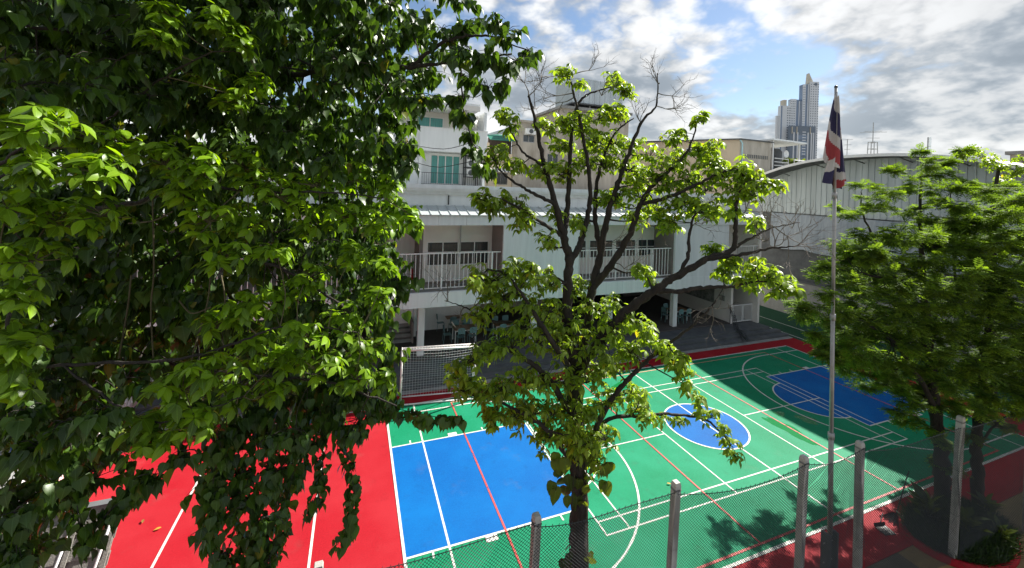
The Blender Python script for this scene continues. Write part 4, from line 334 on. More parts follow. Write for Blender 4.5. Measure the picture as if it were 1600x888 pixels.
BK_C=[(-6.03,10.68,13.02,0.74),(-5.73,10.88,13.16,0.77),(-4.78,9.98,12.78,0.72),(-4.41,11.16,13.51,0.84),(-3.12,9.16,12.81,0.7),(-3.28,10.85,13.67,0.85),(-1.77,8.97,12.98,0.73),(-1.13,8.11,12.77,0.68),(-1.02,9.38,13.4,0.79),(-0.27,7.85,12.9,0.68),(-7.68,11.9,12.79,0.79),(-7.84,12.59,13.1,0.85),(-6.76,11.67,12.63,0.8),(-5.92,10.99,12.75,0.77),(-4.76,9.4,12.32,0.67),(-4.99,10.77,12.94,0.78),(-4.0,9.28,12.2,0.68),(-4.04,10.77,13.02,0.81),(-2.92,8.96,12.49,0.69),(-2.98,10.18,13.13,0.8),(-2.22,9.29,12.78,0.74),(-1.57,9.09,12.74,0.75),(-1.07,9.68,13.19,0.82),(-0.44,8.1,12.51,0.7),(-0.25,8.04,12.67,0.7),(0.51,9.82,13.29,0.88),(-6.94,11.03,11.9,0.74),(-7.64,12.66,12.56,0.86),(-6.77,12.42,12.71,0.87),(-5.76,10.98,12.43,0.77),(-4.73,9.7,12.01,0.7),(-4.0,9.27,11.99,0.68),(-4.62,11.61,12.83,0.87),(-3.11,8.99,11.82,0.69),(-2.98,9.96,12.48,0.78),(-2.43,9.86,12.23,0.79),(-1.71,8.46,12.15,0.69),(-1.3,9.24,12.24,0.77),(-0.87,8.26,12.21,0.7),(-0.49,9.11,12.47,0.79),(0.31,8.73,12.43,0.78),(-7.09,11.18,11.7,0.75),(-6.43,10.48,11.37,0.71),(-6.24,10.96,11.69,0.76),(-5.35,10.08,11.57,0.71),(-4.95,9.72,11.49,0.69),(-4.65,9.91,11.52,0.72),(-4.91,11.7,12.13,0.87),(-3.78,10.28,11.93,0.78),(-3.69,11.29,12.4,0.87),(-2.21,8.38,11.43,0.66),(-2.32,10.9,12.49,0.88),(-1.63,9.42,11.81,0.78),(-1.33,10.12,12.36,0.85),(-0.77,9.31,12.15,0.79),(0.01,9.33,12.31,0.82),(-7.14,10.83,10.98,0.71),(-7.79,12.47,11.31,0.84),(-5.99,10.19,11.06,0.7),(-5.67,10.37,11.18,0.72),(-4.79,9.4,10.86,0.67),(-4.87,10.4,11.29,0.75),(-4.52,10.6,11.13,0.78),(-3.83,9.74,11.26,0.73),(-3.94,11.38,11.43,0.87),(-2.75,8.77,11.23,0.68),(-2.53,10.01,11.38,0.8),(-1.69,8.76,11.26,0.72),(-1.26,9.57,11.61,0.8),(-0.85,9.91,11.83,0.85),(-0.55,9.6,11.77,0.83),(0.03,7.65,11.15,0.68),(-6.92,10.79,10.69,0.72),(-7.02,11.78,10.84,0.8),(-7.55,13.0,11.14,0.89),(-5.01,9.52,10.37,0.67),(-5.71,11.33,11.03,0.81),(-5.03,11.26,11.02,0.82),(-4.53,11.4,11.0,0.85),(-3.56,9.77,10.81,0.74),(-3.44,10.97,11.06,0.85),(-2.75,9.78,10.69,0.77),(-2.63,10.96,11.03,0.88),(-1.54,8.11,10.58,0.66),(-1.31,10.51,11.03,0.88),(-0.73,8.87,10.87,0.76),(-0.08,8.61,10.75,0.76),(0.57,7.51,10.71,0.68),(-6.76,10.73,10.14,0.72),(-7.29,12.24,10.45,0.83),(-6.4,11.75,10.27,0.82),(-5.1,9.84,9.96,0.7),(-4.96,10.31,10.2,0.74),(-4.18,9.46,10.04,0.69),(-3.54,9.38,10.3,0.71),(-3.12,9.27,10.12,0.71),(-2.9,9.48,10.36,0.74),(-2.79,11.17,10.41,0.89),(-2.33,11.05,10.53,0.9),(-1.45,10.17,10.58,0.85),(-0.8,9.08,10.29,0.77),(-0.41,8.98,10.31,0.78),(0.19,9.5,10.49,0.84),(-8.26,13.08,9.95,0.87),(-7.33,12.3,9.58,0.84),(-6.77,11.78,9.98,0.81),(-5.47,10.12,9.52,0.71),(-5.74,11.36,9.64,0.81),(-5.46,11.84,9.78,0.86),(-4.83,11.44,10.04,0.85),(-3.23,8.97,9.89,0.68),(-3.49,10.75,9.74,0.83),(-2.48,9.38,9.7,0.74),(-1.78,8.61,9.99,0.7),(-1.96,10.83,9.92,0.89),(-1.08,9.7,10.19,0.82),(-0.6,9.72,10.15,0.84),(-0.05,7.87,10.01,0.69),(0.37,9.57,9.88,0.86),(-8.32,13.18,9.25,0.88),(-7.64,12.83,9.3,0.87),(-6.72,12.05,9.2,0.84),(-6.31,12.13,9.2,0.86),(-5.54,11.75,9.5,0.85),(-4.72,10.87,9.33,0.8),(-3.77,10.1,9.4,0.76),(-3.92,11.2,9.19,0.85),(-3.03,10.75,9.32,0.85),(-2.77,10.88,9.58,0.87),(-1.85,9.0,9.55,0.73),(-1.72,10.72,9.49,0.89),(-0.85,9.24,9.44,0.79),(-0.38,10.17,9.76,0.88),(0.29,7.69,9.39,0.69),(-8.49,13.33,8.66,0.89),(-7.44,12.44,8.51,0.85),(-5.77,10.37,8.7,0.72),(-6.5,12.22,8.83,0.86),(-4.91,9.99,8.64,0.72),(-4.39,9.7,8.87,0.71),(-4.24,10.34,8.98,0.77),(-3.26,9.37,9.05,0.72),(-3.14,10.01,8.71,0.78),(-3.09,11.1,8.83,0.87),(-2.29,10.2,9.01,0.82),(-1.82,10.09,9.09,0.83),(-0.9,8.88,8.85,0.75),(-0.41,9.75,9.17,0.85),(0.09,9.58,9.07,0.85),(0.63,9.08,8.99,0.82),(-8.34,13.2,8.01,0.88),(-7.15,12.43,8.18,0.86),(-5.89,10.83,8.1,0.76),(-4.96,9.62,8.33,0.68),(-5.18,11.22,8.33,0.81),(-4.88,11.59,8.31,0.86),(-3.77,9.84,8.34,0.74),(-3.47,10.41,8.42,0.8),(-3.15,10.93,8.31,0.86),(-2.7,10.64,8.3,0.85),(-1.63,8.13,8.37,0.66),(-1.31,9.3,8.36,0.78),(-0.65,7.79,8.55,0.66),(-0.31,7.91,8.67,0.69),(0.49,9.48,8.45,0.85),(-7.23,11.37,7.75,0.76),(-6.99,11.78,7.82,0.8),(-6.39,11.16,7.65,0.77),(-5.54,10.51,7.79,0.74),(-4.71,9.86,7.77,0.71),(-4.42,10.13,8.05,0.74),(-4.71,11.55,7.57,0.86),(-3.71,10.56,7.98,0.81),(-3.08,9.45,8.04,0.73),(-2.43,8.66,8.08,0.68),(-1.84,8.92,7.99,0.72),(-1.68,10.01,8.05,0.83),(-1.04,9.07,7.78,0.76),(-0.44,9.43,7.95,0.82),(0.04,9.64,7.77,0.85),(0.59,7.59,8.26,0.69),(-8.03,12.39,7.18,0.82),(-6.14,9.95,7.57,0.67),(-7.31,12.48,7.16,0.85),(-5.54,10.1,7.62,0.7),(-5.26,10.23,7.39,0.72),(-5.89,12.31,7.22,0.89),(-4.21,10.07,7.49,0.75),(-3.67,9.5,7.59,0.71),(-3.68,11.28,7.37,0.87),(-2.91,10.24,7.19,0.8),(-2.75,10.93,7.25,0.87),(-1.64,9.18,7.44,0.75),(-1.33,9.34,7.63,0.78),(-0.87,10.38,7.32,0.89),(-0.13,8.9,7.57,0.78),(0.33,10.01,7.22,0.89),(-6.59,10.52,7.0,0.71),(-7.59,12.61,6.49,0.86),(-5.54,10.04,7.12,0.7),(-5.66,11.06,6.69,0.78),(-4.5,9.21,7.08,0.66),(-4.32,9.61,7.2,0.7),(-4.65,11.8,6.62,0.88),(-3.6,10.08,6.9,0.77),(-3.25,10.9,6.58,0.85),(-2.56,9.14,7.03,0.72),(-1.98,9.19,7.03,0.74),(-1.23,8.23,7.23,0.68),(-1.02,9.36,6.77,0.79),(-0.54,10.01,6.77,0.86),(0.08,8.84,6.87,0.78),(0.65,8.25,7.01,0.75),(-7.95,13.01,5.87,0.88),(-7.24,12.65,5.82,0.87),(-6.5,11.76,6.26,0.82),(-4.93,9.58,6.54,0.68),(-5.32,11.19,6.39,0.81),(-4.27,10.31,6.37,0.77),(-4.64,11.83,5.91,0.89),(-3.16,9.67,6.5,0.75),(-3.15,10.47,6.19,0.82),(-2.43,10.11,6.28,0.81),(-1.53,9.08,6.42,0.75),(-1.12,9.32,6.59,0.78),(-0.82,9.61,6.33,0.82),(-0.4,10.07,5.96,0.87),(0.27,8.72,6.61,0.78),(-7.12,11.19,5.97,0.75),(-7.66,13.03,5.27,0.89),(-5.44,9.72,6.24,0.67),(-6.53,12.22,5.55,0.86),(-5.37,11.37,5.52,0.82),(-4.64,10.76,5.89,0.79),(-4.21,10.3,6.08,0.77),(-3.89,10.99,5.69,0.84),(-3.48,11.2,5.53,0.87),(-2.71,10.48,5.76,0.83),(-2.07,10.29,5.84,0.84),(-1.15,8.03,6.37,0.67),(-1.07,8.77,6.2,0.74),(-0.37,8.0,6.36,0.69),(0.14,9.99,5.68,0.89),(0.62,9.64,5.54,0.87),(-6.21,10.25,5.63,0.69),(-6.73,11.63,5.0,0.8),(-6.17,11.39,5.05,0.8),(-4.87,9.48,5.84,0.67),(-4.74,10.35,5.63,0.75),(-4.6,11.25,5.27,0.84),(-4.01,10.74,5.35,0.81),(-2.98,9.38,5.61,0.73),(-2.92,10.65,5.13,0.84),(-2.07,9.06,5.59,0.73),(-1.85,9.66,5.51,0.79),(-1.07,9.03,5.69,0.76),(-0.61,10.34,5.12,0.89),(-0.32,9.35,5.51,0.81),(0.54,9.44,5.01,0.85),(-7.75,12.26,4.45,0.82),(-6.63,11.04,4.76,0.75),(-7.06,12.77,4.36,0.89),(-6.26,11.78,4.45,0.83),(-5.67,11.51,4.44,0.82),(-4.42,9.92,5.22,0.73),(-3.68,9.33,5.35,0.7),(-2.98,10.17,4.89,0.8),(-2.65,10.71,4.68,0.86),(-2.05,10.4,4.38,0.85),(-1.44,8.97,5.32,0.74),(-0.87,8.2,5.37,0.69),(-0.5,9.07,4.96,0.78),(-0.02,9.85,4.57,0.87),(-6.75,10.5,4.87,0.7),(-7.43,12.3,4.09,0.83),(-5.23,9.95,4.77,0.7),(-5.21,10.32,4.64,0.73),(-4.17,9.23,4.97,0.67),(-1.49,8.86,4.84,0.73),(-0.99,8.9,4.82,0.75),(-5.66,8.8,8.87,0.45),(-2.64,7.45,8.99,0.44),(-2.07,7.1,9.03,0.43),(-5.97,9.45,8.47,0.48),(-5.32,8.85,8.73,0.46),(-4.62,8.46,8.65,0.45),(-3.98,7.83,8.62,0.43),(-3.94,8.63,8.73,0.48),(-3.17,7.52,8.57,0.43),(-2.74,7.47,8.78,0.43),(-2.43,7.82,8.8,0.47),(-1.98,7.88,8.89,0.48),(-6.46,10.02,8.04,0.51),(-5.82,9.42,7.96,0.49),(-5.61,9.66,8.2,0.51),(-5.13,9.43,8.1,0.5),(-4.18,8.75,8.12,0.48),(-3.8,8.6,8.08,0.48),(-2.92,7.21,8.39,0.41),(-2.42,7.25,8.17,0.43),(-1.9,6.74,8.31,0.41),(-6.07,9.7,7.66,0.5),(-5.33,9.19,7.59,0.48),(-4.94,8.89,7.76,0.47),(-3.94,7.92,7.9,0.43),(-3.77,8.01,7.71,0.44),(-3.07,7.43,7.9,0.42),(-2.91,8.12,7.65,0.47),(-2.83,8.67,7.77,0.51),(-1.99,7.25,7.94,0.44),(-5.26,8.07,7.36,0.41),(-4.96,8.17,7.41,0.42),(-4.82,8.41,7.35,0.44),(-5.0,9.34,7.04,0.5),(-4.21,8.89,7.11,0.49),(-3.64,8.11,7.32,0.45),(-2.73,7.2,7.54,0.42),(-2.26,7.03,7.43,0.42),(-1.91,6.97,7.45,0.42),(-5.96,9.52,6.58,0.49),(-5.26,8.76,6.81,0.46),(-5.19,9.56,6.61,0.51),(-4.75,9.27,6.87,0.5),(-4.01,8.8,6.66,0.49),(-3.37,8.05,7.05,0.46),(-3.17,8.52,6.95,0.49),(-2.12,7.01,7.01,0.42),(-5.27,8.18,6.79,0.42),(-5.37,8.95,6.46,0.47),(-5.1,8.76,6.39,0.46),(-4.27,7.96,6.71,0.43),(-3.9,7.89,6.64,0.43),(-3.12,7.22,6.69,0.41),(-3.53,8.8,6.15,0.5),(-2.87,8.23,6.51,0.48),(-2.32,8.4,6.36,0.51),(-6.32,9.98,5.62,0.51),(-5.16,8.67,5.95,0.45),(-5.04,9.09,5.73,0.48),(-4.01,8.14,6.11,0.45),(-4.19,8.9,5.73,0.49),(-3.72,8.77,5.83,0.5),(-2.61,7.2,6.48,0.42),(-5.16,7.99,5.92,0.41),(-4.0,7.87,5.89,0.43),(-3.9,8.42,5.71,0.47),(-3.42,7.91,5.85,0.45)]
OB_C=[(-2.08,3.83,9.34,0.21),(-2.25,4.58,9.35,0.24),(-1.99,4.69,9.32,0.24),(-1.63,4.6,9.17,0.26),(-1.28,4.42,9.08,0.24),(-1.13,5.06,9.17,0.26),(-0.97,4.86,8.96,0.24),(-1.89,4.1,9.04,0.21),(-2.2,4.06,9.06,0.22),(-2.5,4.32,8.73,0.23),(-2.35,4.53,8.64,0.24),(-1.98,4.41,8.71,0.23),(-2.32,4.28,8.36,0.2),(-2.27,3.99,8.11,0.18),(-2.3,4.02,7.69,0.18),(-2.44,4.46,7.71,0.18),(-1.47,4.59,8.85,0.24),(-1.24,4.47,8.65,0.22),(-1.04,4.87,8.56,0.25),(-1.14,4.52,8.29,0.22),(-0.71,4.7,8.87,0.25),(-0.41,4.92,9.01,0.27),(-0.02,5.05,9.1,0.27),(0.35,5.11,8.93,0.25),(0.61,5.16,8.65,0.14),(-0.11,4.94,8.66,0.26),(0.23,4.77,8.57,0.24),(-0.47,5.07,8.54,0.27),(-0.73,4.59,8.3,0.23),(0.01,4.97,8.19,0.23),(-1.02,4.73,7.77,0.23),(-1.26,4.85,7.57,0.21),(-0.78,4.99,7.72,0.26),(-0.44,4.75,7.43,0.24),(-0.1,5.05,7.4,0.25),(0.19,5.1,7.06,0.21),(0.05,4.95,6.8,0.23),(-0.3,4.71,7.06,0.24),(-0.69,5.12,7.04,0.26),(-0.92,4.88,7.29,0.24),(-1.19,4.43,7.25,0.23),(-1.41,4.47,7.12,0.21),(-1.15,5.08,6.7,0.25),(-1.33,4.48,6.78,0.2),(-1.59,4.49,6.62,0.17),(-0.79,5.02,6.71,0.22),(0.28,5.19,7.64,0.19),(0.37,5.09,8.04,0.17),(0.38,5.14,6.63,0.16),(-1.24,4.47,10.44,0.16),(-1.06,4.57,10.33,0.16),(-1.44,5.06,10.03,0.17),(-1.2,5.0,9.85,0.17),(-1.59,4.3,10.16,0.14),(-1.53,4.35,10.4,0.14),(-0.96,4.68,9.94,0.14),(-2.64,4.55,8.3,0.21),(-2.26,3.99,7.46,0.14),(-0.48,5.02,7.94,0.2),(0.44,5.28,8.73,0.19),(-1.72,4.63,6.74,0.14),(-1.62,4.9,6.7,0.18),(0.67,4.91,8.56,0.09)]
BO_L=[([(-5.98,7.85,0.47),(-6.0,7.86,3.74),(-6.0,7.86,6.19),(-5.92,7.83,8.24),(-5.83,7.79,10.29)],0.3,0.16),([(-5.92,7.83,8.24),(-5.81,9.07,9.13),(-4.53,9.22,9.98),(-2.62,8.28,10.44),(-1.17,6.87,10.5),(-0.18,5.85,10.47),(0.57,5.24,10.45),(1.15,4.91,10.53),(1.73,4.69,10.63)],0.07,0.012),([(-5.83,7.79,10.29),(-4.46,7.05,11.23),(-3.08,6.53,11.75),(-1.82,6.26,11.75),(-1.06,5.97,11.77),(-0.07,5.38,11.86)],0.06,0.02),([(-5.83,7.79,10.29),(-4.49,6.64,10.46),(-3.36,5.78,10.49),(-2.8,5.99,10.52)],0.035,0.012),([(-5.92,7.83,8.24),(-5.4,8.7,7.67),(-3.91,8.56,7.65),(-2.04,7.41,7.89),(-0.89,6.12,7.81),(-0.22,5.33,7.56),(0.22,5.06,7.22)],0.045,0.01),([(-6.0,7.86,6.19),(-4.83,8.27,6.22),(-3.17,7.85,6.19),(-1.7,6.64,6.33),(-0.82,5.45,6.66),(-0.18,5.1,6.65),(0.5,4.73,6.48)],0.035,0.008),([(-5.92,7.83,8.24),(-4.37,6.38,8.52),(-3.21,5.29,8.67),(-2.77,5.12,8.62)],0.03,0.01),([(1.15,4.91,10.53),(1.18,4.9,10.02),(1.29,4.86,9.59),(1.5,4.78,9.22)],0.012,0.004),([(0.57,5.24,10.45),(0.99,4.97,10.76),(1.43,4.81,10.85),(1.95,4.61,10.67)],0.03,0.006),([(-5.83,7.79,10.29),(-5.74,7.97,12.9),(-5.29,8.02,15.71),(-4.52,7.93,17.81)],0.2,0.08)]
OB_L=[([(-5.36,6.22,1.34),(-5.3,6.2,5.03),(-5.13,6.13,6.87),(-4.6,5.93,8.0),(-3.77,5.51,8.59),(-2.89,5.17,9.04),(-2.24,5.14,9.57)],0.08,0.008),([(-3.77,5.51,8.59),(-2.84,5.26,8.61),(-2.09,5.08,8.7),(-1.51,4.86,8.91),(-0.94,4.75,8.86),(-0.36,4.74,8.88),(0.3,4.92,8.82)],0.028,0.007),([(-5.13,6.13,6.87),(-3.99,6.02,6.9),(-2.83,5.68,6.96),(-1.57,4.88,7.2),(-1.11,4.7,7.35),(-0.61,4.73,7.48),(0.07,4.9,7.29)],0.024,0.007),([(-2.83,5.68,6.96),(-2.15,5.1,6.74),(-1.6,4.57,6.75),(-1.26,4.55,6.82),(-0.97,4.65,6.85)],0.012,0.005),([(-4.6,5.93,8.0),(-3.35,5.13,8.22),(-2.58,4.52,8.2),(-2.53,4.39,7.72)],0.04,0.01),([(-2.24,5.14,9.57),(-1.69,4.71,9.92),(-1.25,4.55,10.17),(-1.02,4.67,10.18)],0.012,0.004),([(-3.77,5.51,8.59),(-2.97,4.88,8.97),(-2.52,4.49,9.19)],0.03,0.01)]
BO_V=[[(-2.48,6.62,8.77),(-2.43,6.6,7.77),(-2.45,6.61,7.27),(-2.4,6.59,6.61)],[(-1.74,6.34,7.97),(-1.76,6.34,7.38),(-1.93,6.41,6.63),(-1.95,6.42,6.12)],[(-2.22,6.52,8.53),(-2.45,6.61,8.4),(-2.76,6.73,8.35)],[(-2.7,6.7,7.68),(-2.73,6.71,7.26),(-2.82,6.75,6.59)],[(-1.61,6.29,7.72),(-1.56,6.27,7.31),(-1.78,6.35,6.88)],[(-1.72,6.33,7.3),(-1.95,6.42,7.21),(-2.11,6.48,7.37)]]
